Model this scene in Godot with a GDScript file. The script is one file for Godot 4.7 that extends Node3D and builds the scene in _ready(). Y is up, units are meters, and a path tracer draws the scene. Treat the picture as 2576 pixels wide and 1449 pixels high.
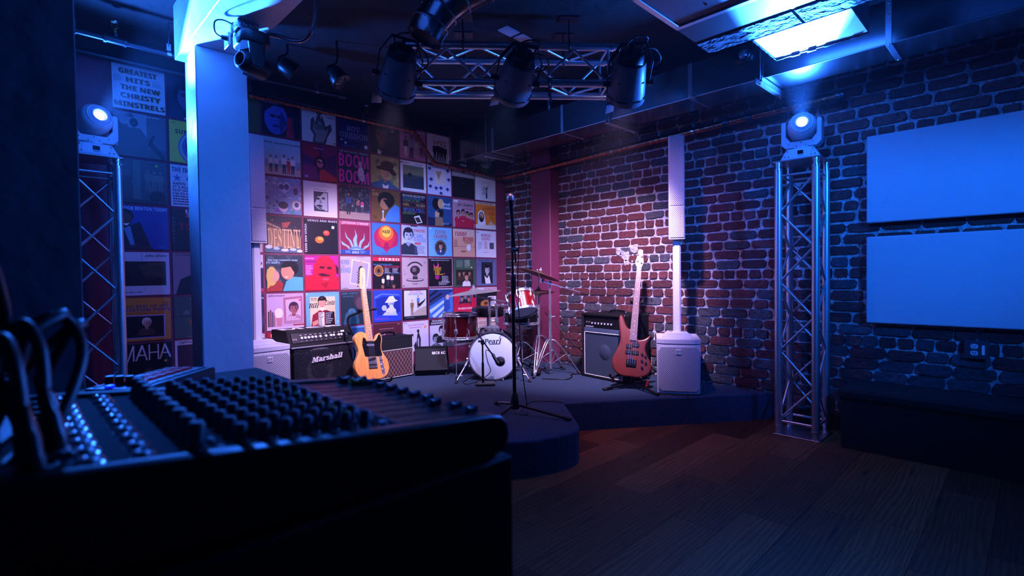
extends Node3D
# A small music venue at night, lit by stage lamps. Metres, y up; the floor is y = 0 and the camera stands over the origin.

const ST := 0.213      # stage top
const WX := 4.364      # brick wall
const WZ := -4.571     # wall of record sleeves
const CE := 2.86       # ceiling
const WASH := Color(0.05, 0.43, 1.0)          # colours of the lamps (sRGB)
const UNSEEN_WASH_ENERGY := 16.0
const BEAM := Color(0.155, 0.43, 1.0)
const BEAM_ENERGY := 300.0
const CAN := Color(0.88, 0.76, 1.0)
const CAN_BLUE := Color(0.50, 0.64, 1.0)
const CAN_ENERGY := 14.0

var rng := RandomNumberGenerator.new()
var mats := {}
var taken := {}
var sg := 0
var noise_images := {}

# ---------------------------------------------------------------- things
func numbered(called: String) -> String:
	if not taken.has(called):
		taken[called] = 0
		return called
	taken[called] += 1
	return "%s_%03d" % [called, taken[called]]

func thing(called: String, label: String, category: String, at := Vector3.ZERO, turn := 0.0, group := "") -> Node3D:
	var o := Node3D.new()
	o.name = numbered(called)
	add_child(o, true)
	o.position = at
	o.rotation.y = turn
	tag(o, label, category, group)
	return o

func tag(o: Node, label: String, category: String, group := "") -> void:
	o.set_meta("label", label)
	o.set_meta("category", category)
	if group != "":
		o.set_meta("group", group)

func put(st: SurfaceTool, called: String, m: Material, parent: Node = self) -> MeshInstance3D:
	st.generate_normals()
	return put_mesh(st.commit(), called, m, parent)

func put_mesh(mesh: Mesh, called: String, m: Material, parent: Node = self) -> MeshInstance3D:
	var o := MeshInstance3D.new()
	if parent == self:
		o.name = numbered(called)
	else:
		var n := called
		var k := 0
		while parent.has_node(NodePath(n)):
			k += 1
			n = "%s_%03d" % [called, k]
		o.name = n
	o.mesh = mesh
	o.material_override = m
	parent.add_child(o, true)
	return o

func struct(st: SurfaceTool, called: String, m: Material, label: String, category: String) -> MeshInstance3D:
	var o := put(st, called, m)
	o.set_meta("kind", "structure")
	tag(o, label, category)
	return o

# ---------------------------------------------------------------- shapes (corners run counter-clockwise seen from outside)
func begin() -> SurfaceTool:
	var st := SurfaceTool.new()
	st.begin(Mesh.PRIMITIVE_TRIANGLES)
	return st

func flat(st: SurfaceTool) -> void:
	st.set_smooth_group(-1)

func smooth(st: SurfaceTool) -> void:
	sg += 1
	st.set_smooth_group(sg)

func tri(st: SurfaceTool, a: Vector3, b: Vector3, c: Vector3) -> void:
	st.add_vertex(a)
	st.add_vertex(c)
	st.add_vertex(b)

func quad(st: SurfaceTool, a: Vector3, b: Vector3, c: Vector3, d: Vector3) -> void:
	tri(st, a, b, c)
	tri(st, a, c, d)

func quad_from(st: SurfaceTool, mid: Vector3, a: Vector3, b: Vector3, c: Vector3, d: Vector3) -> void:
	if (b - a).cross(d - a).dot((a + c) * 0.5 - mid) < 0.0:
		quad(st, a, d, c, b)
	else:
		quad(st, a, b, c, d)

func box(st: SurfaceTool, c: Vector3, s: Vector3, b := 0.0, B := Basis()) -> void:
	flat(st)
	var h := s * 0.5
	b = minf(b, 0.45 * minf(s.x, minf(s.y, s.z)))
	var v := func(k: int, g: Vector3) -> Vector3:
		var p := g * (h - Vector3(b, b, b))
		p[k] = g[k] * h[k]
		return c + B * p
	for k in 3:
		var u := (k + 1) % 3
		var w := (k + 2) % 3
		for s1: float in [-1.0, 1.0]:
			var q: Array[Vector3] = []
			for e: Array in [[-1, -1], [1, -1], [1, 1], [-1, 1]]:
				var g := Vector3.ZERO
				g[k] = s1
				g[u] = e[0]
				g[w] = e[1]
				q.append(v.call(k, g))
			quad_from(st, c, q[0], q[1], q[2], q[3])
			if b <= 0.0:
				continue
			for s2: float in [-1.0, 1.0]:
				var g0 := Vector3.ZERO
				g0[k] = s1
				g0[u] = s2
				g0[w] = -1.0
				var g1 := g0
				g1[w] = 1.0
				quad_from(st, c, v.call(k, g0), v.call(k, g1), v.call(u, g1), v.call(u, g0))
	if b > 0.0:
		for i in 8:
			var g := Vector3(1 if i & 1 else -1, 1 if i & 2 else -1, 1 if i & 4 else -1)
			var p0: Vector3 = v.call(0, g)
			var p1: Vector3 = v.call(1, g)
			var p2: Vector3 = v.call(2, g)
			if g.x * g.y * g.z > 0.0:
				tri(st, p0, p1, p2)
			else:
				tri(st, p0, p2, p1)

func frame_along(d: Vector3) -> Basis:
	var y := d.normalized()
	var x := y.cross(Vector3.FORWARD if absf(y.z) < 0.9 else Vector3.RIGHT).normalized()
	return Basis(x, y, x.cross(y))

# a turned shape: profile of (radius, height) points from bottom to top on the outside
func lathe(st: SurfaceTool, prof: Array, xf := Transform3D(), n := 24, oval := 1.0) -> void:
	var last := Vector2.ZERO
	smooth(st)
	for i in prof.size() - 1:
		var a: Vector2 = prof[i]
		var b: Vector2 = prof[i + 1]
		if a.is_equal_approx(b):
			continue
		var d := (b - a).normalized()
		if last != Vector2.ZERO and last.dot(d) < 0.75:
			smooth(st)
		last = d
		for k in n:
			var t0 := TAU * k / n
			var t1 := TAU * (k + 1) / n
			var e0 := Vector3(cos(t0), 0, -sin(t0) * oval)
			var e1 := Vector3(cos(t1), 0, -sin(t1) * oval)
			var p0 := xf * (e0 * a.x + Vector3(0, a.y, 0))
			var p1 := xf * (e1 * a.x + Vector3(0, a.y, 0))
			var p2 := xf * (e1 * b.x + Vector3(0, b.y, 0))
			var p3 := xf * (e0 * b.x + Vector3(0, b.y, 0))
			if a.x > 0.0:
				tri(st, p0, p1, p2 if b.x > 0.0 else p3)
			if b.x > 0.0:
				tri(st, p0, p2, p3)

func rod(st: SurfaceTool, a: Vector3, b: Vector3, r: float, r2 := -1.0, n := 12) -> void:
	if r2 < 0.0:
		r2 = r
	var l := a.distance_to(b)
	lathe(st, [Vector2(0, 0), Vector2(r, 0), Vector2(r2, l), Vector2(0, l)], Transform3D(frame_along(b - a), a), n)

func spline(pts: Array, steps := 6) -> Array:
	var out := []
	for i in pts.size() - 1:
		var p0: Vector3 = pts[maxi(i - 1, 0)]
		var p1: Vector3 = pts[i]
		var p2: Vector3 = pts[i + 1]
		var p3: Vector3 = pts[mini(i + 2, pts.size() - 1)]
		for k in steps:
			out.append(p1.cubic_interpolate(p2, p0, p3, float(k) / steps))
	out.append(pts[-1])
	return out

func tube(st: SurfaceTool, pts: Array, r: float, n := 8, closed := false) -> void:
	smooth(st)
	var rings := []
	var x := Vector3.ZERO
	var m := pts.size()
	for i in m:
		var p: Vector3 = pts[i]
		var before: Vector3 = pts[(i - 1 + m) % m] if closed else pts[maxi(i - 1, 0)]
		var after: Vector3 = pts[(i + 1) % m] if closed else pts[mini(i + 1, m - 1)]
		var d := (after - before).normalized()
		if x == Vector3.ZERO:
			x = frame_along(d).x
		x = (x - d * x.dot(d)).normalized()
		var z := x.cross(d)
		var ring := []
		for k in n:
			var t := TAU * k / n
			ring.append(p + (x * cos(t) - z * sin(t)) * r)
		rings.append(ring)
	for i in (m if closed else m - 1):
		var A: Array = rings[i]
		var B: Array = rings[(i + 1) % m]
		for k in n:
			var j := (k + 1) % n
			quad(st, A[k], A[j], B[j], B[k])
	if not closed:
		flat(st)
		for k in n - 2:
			tri(st, rings[0][0], rings[0][k + 2], rings[0][k + 1])
			tri(st, rings[-1][0], rings[-1][k + 1], rings[-1][k + 2])

func hoop(st: SurfaceTool, xf: Transform3D, R: float, r: float, n := 32, m := 8) -> void:
	var pts := []
	for k in n:
		pts.append(xf * Vector3(R * cos(TAU * k / n), 0, -R * sin(TAU * k / n)))
	tube(st, pts, r, m, true)

func inset(poly: PackedVector2Array, d: float) -> PackedVector2Array:
	var out := PackedVector2Array()
	var n := poly.size()
	for i in n:
		var a := (poly[i] - poly[(i - 1 + n) % n]).normalized()
		var b := (poly[(i + 1) % n] - poly[i]).normalized()
		var m := (Vector2(-a.y, a.x) + Vector2(-b.y, b.x))
		m = m / maxf(m.length_squared() * 0.5, 0.6)
		out.append(poly[i] + m * d)
	return out

# a plate cut to a counter-clockwise outline in x and y, from z0 to z1, with rounded rims
func plate(st: SurfaceTool, poly: PackedVector2Array, z0: float, z1: float, xf := Transform3D(), b := 0.0, round_back := true, soft := true) -> void:
	var rings := []
	var steps := 4 if b > 0.004 else 1
	if b > 0.0 and round_back:
		for k in steps:
			var t := PI * 0.5 * k / steps
			rings.append([inset(poly, b * (1.0 - sin(t))), z0 + b * (1.0 - cos(t))])
	else:
		rings.append([poly, z0])
	if b > 0.0:
		for k in steps + 1:
			var t := PI * 0.5 * k / steps
			rings.append([inset(poly, b * (1.0 - cos(t))), z1 - b * (1.0 - sin(t))])
	else:
		rings.append([poly, z1])
	var n := poly.size()
	if soft:
		smooth(st)
	else:
		flat(st)
	for i in rings.size() - 1:
		var A: PackedVector2Array = rings[i][0]
		var B: PackedVector2Array = rings[i + 1][0]
		for k in n:
			var j := (k + 1) % n
			quad(st, xf * Vector3(A[k].x, A[k].y, rings[i][1]), xf * Vector3(A[j].x, A[j].y, rings[i][1]), xf * Vector3(B[j].x, B[j].y, rings[i + 1][1]), xf * Vector3(B[k].x, B[k].y, rings[i + 1][1]))
	flat(st)
	var ids := Geometry2D.triangulate_polygon(poly)
	for e: Array in [[rings[0], -1], [rings[-1], 1]]:
		var q: PackedVector2Array = e[0][0]
		for i in range(0, ids.size(), 3):
			var a := q[ids[i]]
			var b2 := q[ids[i + 1]]
			var c := q[ids[i + 2]]
			var up: bool = (b2 - a).cross(c - a) > 0.0
			var va := xf * Vector3(a.x, a.y, e[0][1])
			var vb := xf * Vector3(b2.x, b2.y, e[0][1])
			var vc := xf * Vector3(c.x, c.y, e[0][1])
			if up == (e[1] > 0):
				tri(st, va, vb, vc)
			else:
				tri(st, va, vc, vb)

# a closed smooth outline through control points, counter-clockwise
func outline(pts: Array, steps := 6) -> PackedVector2Array:
	var out := PackedVector2Array()
	var n := pts.size()
	for i in n:
		var p0: Vector2 = pts[(i - 1 + n) % n]
		var p1: Vector2 = pts[i]
		var p2: Vector2 = pts[(i + 1) % n]
		var p3: Vector2 = pts[(i + 2) % n]
		for k in steps:
			out.append(p1.cubic_interpolate(p2, p0, p3, float(k) / steps))
	return out

func round_rect(w: float, h: float, r: float, n := 4) -> PackedVector2Array:
	var out := PackedVector2Array()
	for c: Array in [[1, -1, -0.5], [1, 1, 0.0], [-1, 1, 0.5], [-1, -1, 1.0]]:
		for k in n + 1:
			var t: float = PI * (c[2] + 0.5 * k / n)
			out.append(Vector2(c[0] * (w * 0.5 - r) + r * cos(t), c[1] * (h * 0.5 - r) + r * sin(t)))
	return out

func lettering(text: String, size: float, font := "Droid Sans", weight := 700, depth := 0.002) -> TextMesh:
	var t := TextMesh.new()
	var f := SystemFont.new()
	f.font_names = PackedStringArray([font])
	f.font_weight = weight
	t.font = f
	t.text = text
	t.font_size = 48
	t.pixel_size = size / 48.0
	t.depth = depth
	t.curve_step = 2.0
	return t

func letters(parent: Node, text: String, size: float, at: Transform3D, m: Material, font := "Droid Sans", depth := 0.002, called := "lettering") -> MeshInstance3D:
	var o := put_mesh(lettering(text, size, font, 700, depth), called, m, parent)
	o.transform = at
	return o

# ---------------------------------------------------------------- materials
func noise_tex(called: String, freq: float, size: int, octaves: int, lo: Color, hi: Color, as_normal := 0.0, kind := FastNoiseLite.TYPE_SIMPLEX_SMOOTH) -> Texture2D:
	if noise_images.has(called):
		return noise_images[called]
	var f := FastNoiseLite.new()
	f.seed = hash(called) % 1000
	f.noise_type = kind
	f.frequency = freq
	f.fractal_octaves = octaves
	var im := f.get_seamless_image(size, size)
	im.convert(Image.FORMAT_RGB8)
	var t: Texture2D
	if as_normal > 0.0:
		im.bump_map_to_normal_map(as_normal)
	else:
		for y in size:
			for x in size:
				im.set_pixel(x, y, lo.lerp(hi, im.get_pixel(x, y).r))
	im.generate_mipmaps(as_normal > 0.0)
	t = ImageTexture.create_from_image(im)
	noise_images[called] = t
	return t

func mat(called: String, col: Color, rough: float, metal := 0.0) -> StandardMaterial3D:
	if mats.has(called):
		return mats[called]
	var m := StandardMaterial3D.new()
	m.resource_name = called
	m.albedo_color = col
	m.roughness = rough
	m.metallic = metal
	mats[called] = m
	return m

func rough_up(m: StandardMaterial3D, called: String, freq: float, scale: float, amount: float, octaves := 4, world := true) -> StandardMaterial3D:
	m.normal_enabled = true
	m.normal_texture = noise_tex(called, freq, 256, octaves, Color.BLACK, Color.WHITE, 8.0)
	m.normal_scale = amount
	m.uv1_triplanar = true
	m.uv1_world_triplanar = world
	m.uv1_scale = Vector3.ONE * scale
	return m

func speckle(m: StandardMaterial3D, called: String, freq: float, lo: Color, hi: Color, octaves := 4) -> StandardMaterial3D:
	m.albedo_texture = noise_tex(called, freq, 256, octaves, lo, hi)
	return m

func glow(called: String, col: Color, energy: float) -> StandardMaterial3D:
	var m := mat(called, Color(0.02, 0.02, 0.02), 0.3)
	m.emission_enabled = true
	m.emission = col
	m.emission_energy_multiplier = energy
	return m

func grille_tex(called: String, ink: Color, hole: Color, cut := false) -> Texture2D:
	if noise_images.has(called):
		return noise_images[called]
	var im := Image.create(64, 64, false, Image.FORMAT_RGBA8)
	im.fill(ink)
	for y in 64:
		for x in 64:
			for c: Vector2 in [Vector2(16, 16), Vector2(48, 48), Vector2(-16, 48), Vector2(80, 16), Vector2(48, -16), Vector2(16, 80)]:
				var d := Vector2(x, y) - c
				var r := 14.5 if cut else 12.5
				if absf(d.x) < r and absf(d.y) < r and absf(d.x) * 0.6 + absf(d.y) < r * 1.12:
					im.set_pixel(x, y, Color(hole, 0.0 if cut else 1.0))
	im.generate_mipmaps()
	noise_images[called] = ImageTexture.create_from_image(im)
	return noise_images[called]

func make_materials() -> void:
	var m := mat("black_paint", Color(0.06, 0.06, 0.07), 0.85)
	rough_up(mat("ceiling_paint", Color(0.075, 0.075, 0.085), 0.8), "plaster", 0.02, 0.8, 0.25)
	rough_up(mat("purple_paint", Color(0.43, 0.16, 0.26), 0.55), "plaster", 0.02, 0.8, 0.15)
	rough_up(mat("dark_wall_paint", Color(0.25, 0.26, 0.30), 0.75), "plaster", 0.02, 0.8, 0.2)
	rough_up(mat("white_paint", Color(0.82, 0.83, 0.85), 0.38), "plaster", 0.02, 0.8, 0.12)
	m = rough_up(mat("mortar", Color(1, 1, 1), 0.95), "grit", 0.05, 3.0, 0.9, 5)
	speckle(m, "mortar_tone", 0.02, Color(0.46, 0.45, 0.46), Color(0.84, 0.82, 0.84))
	m = rough_up(mat("brick", Color(1, 1, 1), 0.85), "grit", 0.05, 3.0, 0.45, 5)
	m.vertex_color_use_as_albedo = true
	speckle(m, "brick_tone", 0.03, Color(0.62, 0.60, 0.60), Color(1.0, 1.0, 1.0))
	m = rough_up(mat("carpet", Color(1, 1, 1), 1.0), "pile", 0.25, 1.6, 0.35, 3)
	speckle(m, "pile_tone", 0.25, Color(0.0, 0.03, 0.06), Color(0.22, 0.36, 0.50), 2)
	mat("aluminium", Color(0.84, 0.85, 0.87), 0.36, 0.95)
	mat("brushed_aluminium", Color(0.72, 0.73, 0.75), 0.4, 1.0)
	m = rough_up(mat("galvanised", Color(0.62, 0.63, 0.66), 0.2, 1.0), "sheet", 0.006, 1.0, 0.05, 2)
	mat("chrome", Color(0.92, 0.92, 0.94), 0.2, 0.92)
	m = rough_up(mat("copper", Color(1, 1, 1), 0.32, 1.0), "grit", 0.05, 3.0, 0.12, 5)
	speckle(m, "copper_tone", 0.03, Color(0.30, 0.14, 0.10), Color(0.85, 0.45, 0.32))
	mat("steel_pipe", Color(0.25, 0.25, 0.27), 0.35, 0.9)
	mat("brass", Color(0.80, 0.62, 0.32), 0.22, 1.0)
	m = rough_up(mat("tolex", Color(0.02, 0.02, 0.023), 0.65), "grit", 0.05, 16.0, 0.4, 5)
	m.metallic_specular = 0.35
	mat("black_plastic", Color(0.035, 0.035, 0.04), 0.38)
	mat("black_metal", Color(0.04, 0.04, 0.045), 0.3, 0.3)
	mat("rubber", Color(0.03, 0.03, 0.03), 0.7)
	mat("cable", Color(0.02, 0.02, 0.024), 0.45)
	mat("white_plastic", Color(0.78, 0.78, 0.82), 0.45)
	mat("pale_grey_plastic", Color(0.72, 0.72, 0.75), 0.4)
	mat("white_print", Color(0.88, 0.88, 0.88), 0.5)
	mat("grey_print", Color(0.5, 0.5, 0.52), 0.5)
	mat("black_leather", Color(0.03, 0.03, 0.035), 0.3)
	m = mat("drum_head", Color(0.74, 0.79, 0.84), 0.45)
	m = mat("red_sparkle", Color(0.42, 0.015, 0.03), 0.22)
	m.clearcoat_enabled = true
	m.clearcoat = 0.4
	m.clearcoat_roughness = 0.05
	mat("glass_black", Color(0.01, 0.01, 0.012), 0.05)

# ---------------------------------------------------------------- the scene
func _ready() -> void:
	rng.seed = 7
	var cam := Camera3D.new()
	cam.name = "camera"
	cam.position = Vector3(0, 1.165, 0)
	cam.rotation_degrees = Vector3(-1.2536, -44.3112, -0.7221)
	cam.fov = 58.601
	cam.near = 0.02
	var lens := CameraAttributesPhysical.new()
	lens.frustum_focal_length = 21.38
	lens.frustum_focus_distance = 4.6
	lens.exposure_aperture = 3.6
	cam.attributes = lens
	add_child(cam)
	cam.fov = 58.601
	cam.current = true
	var we := WorldEnvironment.new()
	we.name = "environment"
	var env := Environment.new()
	env.background_mode = Environment.BG_COLOR
	env.background_color = Color(0, 0, 0)
	env.tonemap_mode = Environment.TONE_MAPPER_LINEAR
	env.tonemap_exposure = 1.0
	env.sdfgi_enabled = true
	env.ssao_enabled = true
	env.ssil_enabled = true
	# a trace of stage haze in the air
	env.volumetric_fog_enabled = true
	env.volumetric_fog_density = 0.0022
	env.volumetric_fog_albedo = Color(0.9, 0.93, 1.0)
	we.environment = env
	add_child(we)
	make_materials()
	# the lamps: spot beams leave the moving heads and the stage cans; two unseen blue washes light pillar and bricks from behind the camera
	wash()
	structure()
	rig()
	backline()
	drums()
	guitars()
	desk_corner()
	record_wall()

# ---------------------------------------------------------------- the room
func wash() -> void:
	# unseen blue washes behind the camera, placed to light the pillar and the brick wall
	for k in 2:
		var at := [Vector3(2.5, 2.55, 1.5), Vector3(1.1, 2.62, 1.7)][k] as Vector3
		var to := [Vector3(0.93, 1.45, -3.4), Vector3(4.3, 1.80, -0.75)][k] as Vector3
		var t := thing("unseen_wash_light", ["unseen blue wash light behind the camera placed to light the square pillar", "unseen blue wash light behind the camera placed to light the brick wall"][k], "light")
		t.look_at_from_position(at, to)
		var st := begin()
		lathe(st, [Vector2(0, -0.12), Vector2(0.07, -0.11), Vector2(0.11, -0.03), Vector2(0.115, 0.07), Vector2(0.10, 0.08), Vector2(0, 0.06)], Transform3D(Basis(Vector3(1, 0, 0), -PI * 0.5), Vector3.ZERO), 24)
		put(st, "housing", mat("black_metal", Color(0.04, 0.04, 0.045), 0.3, 0.3), t)
		st = begin()
		lathe(st, [Vector2(0.095, 0.078), Vector2(0.05, 0.09), Vector2(0, 0.093)], Transform3D(Basis(Vector3(1, 0, 0), -PI * 0.5), Vector3.ZERO), 24)
		put(st, "lens_glow", glow("unseen_wash_glow", WASH, 1.0), t)
		st = begin()
		rod(st, Vector3(0, 0.1, 0.02), t.to_local(Vector3(at.x, CE, at.z)), 0.012, -1.0, 8)
		put(st, "hanger", mats.black_metal, t)
		spot_lamp(t, at - t.global_basis.z * 0.11, to, WASH, [UNSEEN_WASH_ENERGY * 5.5, UNSEEN_WASH_ENERGY * 1.2][k], [15.0, 26.0][k], 1.0, 0.09)

func structure() -> void:
	var st := begin()
	box(st, Vector3(1.2, -0.11, -1.2), Vector3(8.0, 0.18, 8.2))
	var fl := struct(st, "floor", mat("subfloor", Color(0.05, 0.045, 0.04), 0.9), "dark wide plank wooden floor in front of the stage", "floor")
	planks(fl)
	st = begin()
	box(st, Vector3(1.2, CE + 0.1, -1.2), Vector3(8.0, 0.2, 8.2))
	struct(st, "ceiling", mats.ceiling_paint, "matt black ceiling above the stage rig", "ceiling")
	st = begin()
	box(st, Vector3(1.2, 1.36, WZ - 0.1), Vector3(8.0, 2.73, 0.2))
	struct(st, "wall_back", mats.purple_paint, "purple painted wall behind the grid of record sleeves", "wall")
	st = begin()
	box(st, Vector3(1.2, 2.80, WZ - 0.09), Vector3(8.0, 0.15, 0.2))
	struct(st, "trim_1", mats.black_paint, "black band between purple wall and black ceiling", "trim")
	st = begin()
	box(st, Vector3(-0.93, 1.43, -2.27), Vector3(2.2, 2.86, 0.14), 0.004)
	struct(st, "wall_left", mats.dark_wall_paint, "dark flat partition wall at the left edge of the view", "wall")
	st = begin()
	box(st, Vector3(-2.45, 1.43, -1.2), Vector3(0.2, 2.86, 8.2))
	struct(st, "wall_far_left", mats.dark_wall_paint, "dark side wall beyond the partition, left of the room", "wall")
	st = begin()
	box(st, Vector3(1.2, 1.43, 2.75), Vector3(8.0, 2.86, 0.2))
	struct(st, "wall_front", mats.dark_wall_paint, "dark wall behind the camera", "wall")
	brick_wall()
	st = begin()
	box(st, Vector3(4.29, 1.43, -3.855), Vector3(0.15, 2.86, 0.29), 0.006)
	struct(st, "trim_2", mats.purple_paint, "purple painted pilaster dividing the brick wall behind the drums", "pilaster")
	st = begin()
	for k in 3:
		box(st, Vector3(4.345, 0.06, -1.36 + 0.2 * k), Vector3(0.03, 0.12, 0.19), 0.003)
	struct(st, "baseboard_right", wood("baseboard_wood", Color(0.30, 0.20, 0.14)), "short wooden baseboard under the brick between stage and bench", "baseboard")
	# stage
	st = begin()
	var poly := PackedVector2Array()
	for p: Vector2 in [Vector2(4.338, -1.468), Vector2(4.338, -4.566), Vector2(1.15, -4.566), Vector2(1.15, -3.735), Vector2(2.09, -3.07), Vector2(1.80, -2.66), Vector2(1.78, -2.55), Vector2(1.83, -2.40), Vector2(1.93, -2.23), Vector2(2.05, -2.10), Vector2(2.16, -2.03), Vector2(2.29, -1.985), Vector2(2.38, -1.97), Vector2(2.46, -1.975), Vector2(2.53, -2.005), Vector2(2.58, -2.045), Vector2(2.62, -2.09), Vector2(2.94, -2.465)]:
		poly.append(Vector2(p.x, -p.y))
	poly.reverse()
	if Geometry2D.is_polygon_clockwise(poly):
		poly.reverse()
	plate(st, poly, 0.0, ST, Transform3D(Basis(Vector3(1, 0, 0), Vector3(0, 0, -1), Vector3(0, 1, 0)), Vector3.ZERO), 0.014, false, false)
	var sp := put(st, "stage_platform", mats.carpet)
	tag(sp, "low corner stage covered in dark blue grey carpet with a rounded tongue", "stage")
	# pillar and beam
	st = begin()
	box(st, Vector3(0.931, 1.263, -3.52), Vector3(0.28, 2.526, 0.24), 0.006)
	var pl := put(st, "pillar", mats.white_paint)
	tag(pl, "smooth white square pillar washed in blue light left of the stage", "pillar")
	st = begin()
	box(st, Vector3(0.905, 2.693, -1.15), Vector3(0.30, 0.334, 5.15), 0.004)
	var bm := put(st, "ceiling_beam", mats.white_paint)
	tag(bm, "white boxed ceiling beam resting on the square pillar", "beam")
	# acoustic panels
	for k in 2:
		var t := thing("acoustic_panel", ["upper of two plain pale acoustic panels on the brick wall", "lower of two plain pale acoustic panels on the brick wall"][k], "panel", Vector3(4.308, [1.8075, 1.1115][k], -0.228), 0.0, "acoustic panels on the brick wall")
		st = begin()
		box(st, Vector3.ZERO, Vector3(0.05, 0.60, 1.22), 0.006)
		put(st, "fabric_face", rough_up(mat("panel_fabric", Color(0.74, 0.76, 0.80), 0.9), "weave", 0.3, 6.0, 0.25, 2), t)
		st = begin()
		for z in [-0.4, 0.4]:
			box(st, Vector3(0.029, 0.1, z), Vector3(0.008, 0.08, 0.05), 0.002)
		put(st, "wall_clip", mats.brushed_aluminium, t)
	outlet()
	# bench
	var b := thing("bench", "low black upholstered bench against the brick wall right of the truss tower", "bench", Vector3(4.128, 0, 0.4))
	st = begin()
	box(st, Vector3(0, 0.163, 0), Vector3(0.39, 0.325, 2.62), 0.006)
	put(st, "base", mat("bench_vinyl", Color(0.006, 0.006, 0.007), 0.9), b)
	st = begin()
	box(st, Vector3(-0.005, 0.363, 0), Vector3(0.42, 0.075, 2.66), 0.02)
	put(st, "seat_cushion", mats.bench_vinyl, b)

func outlet() -> void:
	var t := thing("power_outlet", "grey metal double power outlet box on the brick wall below the panels", "outlet", Vector3(4.325, 0.672, -0.262))
	var st := begin()
	box(st, Vector3(0.01, 0, 0), Vector3(0.05, 0.105, 0.11), 0.004)
	put(st, "box", mats.brushed_aluminium, t)
	st = begin()
	box(st, Vector3(-0.017, 0, 0), Vector3(0.004, 0.112, 0.118), 0.0015)
	put(st, "cover_plate", mat("steel_plate", Color(0.45, 0.46, 0.5), 0.35, 0.9), t)
	for s: float in [-1.0, 1.0]:
		st = begin()
		plate(st, round_rect(0.036, 0.03, 0.012), 0.0, 0.004, Transform3D(Basis(Vector3(0, 0, 1), Vector3(0, 1, 0), Vector3(-1, 0, 0)), Vector3(-0.019, s * 0.021, -0.012)))
		var r := put(st, "receptacle", mats.white_plastic, t)
		st = begin()
		for q: float in [-0.007, 0.006]:
			box(st, Vector3(-0.0235, s * 0.021 + 0.003, -0.012 + q), Vector3(0.001, 0.009, 0.003))
		box(st, Vector3(-0.0235, s * 0.021 - 0.008, -0.012), Vector3(0.001, 0.005, 0.005))
		put(st, "slot", mats.black_plastic, r)
	st = begin()
	box(st, Vector3(-0.0195, 0, 0.03), Vector3(0.001, 0.06, 0.014))
	put(st, "sticker", mats.white_print, t)

# wood: rings and fibres along x, seen through world or own axes
func wood(called: String, tint: Color) -> StandardMaterial3D:
	if mats.has(called):
		return mats[called]
	var m := mat(called, tint, 0.6)
	m.metallic_specular = 0.3
	m.albedo_texture = grain_tex()
	return m

func grain_up_tex() -> Texture2D:
	if not noise_images.has("grain_up"):
		var im: Image = grain_tex().get_image().duplicate()
		im.clear_mipmaps()
		im.rotate_90(CLOCKWISE)
		im.generate_mipmaps()
		noise_images.grain_up = ImageTexture.create_from_image(im)
	return noise_images.grain_up

func grain_tex() -> Texture2D:
	if noise_images.has("grain"):
		return noise_images.grain
	var n := 512
	var im := Image.create(n, n, false, Image.FORMAT_RGB8)
	var f := FastNoiseLite.new()
	f.seed = 3
	f.frequency = 0.012
	f.fractal_octaves = 3
	var g := FastNoiseLite.new()
	g.seed = 9
	g.frequency = 0.09
	g.fractal_octaves = 3
	for y in n:
		for x in n:
			# u runs along the plank (x), v across it
			var w := f.get_noise_2d(x * 0.14, y * 0.45) * 13.0
			var ring := 0.5 + 0.5 * sin(y * 0.42 + w)
			var fibre := g.get_noise_2d(x * 0.12, y * 3.0) * 0.5 + 0.5
			var k := 0.56 + 0.22 * ring + 0.44 * (fibre - 0.5)
			# knots
			var d := Vector2((fposmod(x - 140.0, 360.0) - 180.0) / 30.0, (fposmod(y - 60.0, 250.0) - 125.0) / 10.0).length()
			if d < 1.0:
				k *= 0.35 + 0.65 * d
			im.set_pixel(x, y, Color(k, k * 0.94, k * 0.88))
	im.generate_mipmaps()
	noise_images.grain = ImageTexture.create_from_image(im)
	return noise_images.grain

# a wooden board with its own piece of the grain; long side along x
func board(c: Vector3, s: Vector3) -> ArrayMesh:
	var st := begin()
	flat(st)
	var u0 := rng.randf()
	var v0 := rng.randf()
	var h := s * 0.5
	var b := 0.0012
	var top: Array[Vector3] = [Vector3(-h.x + b, h.y, h.z - b), Vector3(h.x - b, h.y, h.z - b), Vector3(h.x - b, h.y, -h.z + b), Vector3(-h.x + b, h.y, -h.z + b)]
	var low: Array[Vector3] = [Vector3(-h.x, h.y - b, h.z), Vector3(h.x, h.y - b, h.z), Vector3(h.x, h.y - b, -h.z), Vector3(-h.x, h.y - b, -h.z)]
	var bot: Array[Vector3] = []
	for p in low:
		bot.append(Vector3(p.x, -h.y, p.z))
	var add := func(ps: Array) -> void:
		for i: int in [0, 2, 1, 0, 3, 2]:
			var p: Vector3 = ps[i]
			st.set_uv(Vector2(u0 + p.x * 0.55, v0 + p.z * 1.4 + p.y))
			st.add_vertex(c + p)
	add.call(top)
	for k in 4:
		var j := (k + 1) % 4
		add.call([low[k], low[j], top[j], top[k]])
		add.call([bot[k], bot[j], low[j], low[k]])
	st.generate_normals()
	return st.commit()

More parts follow.
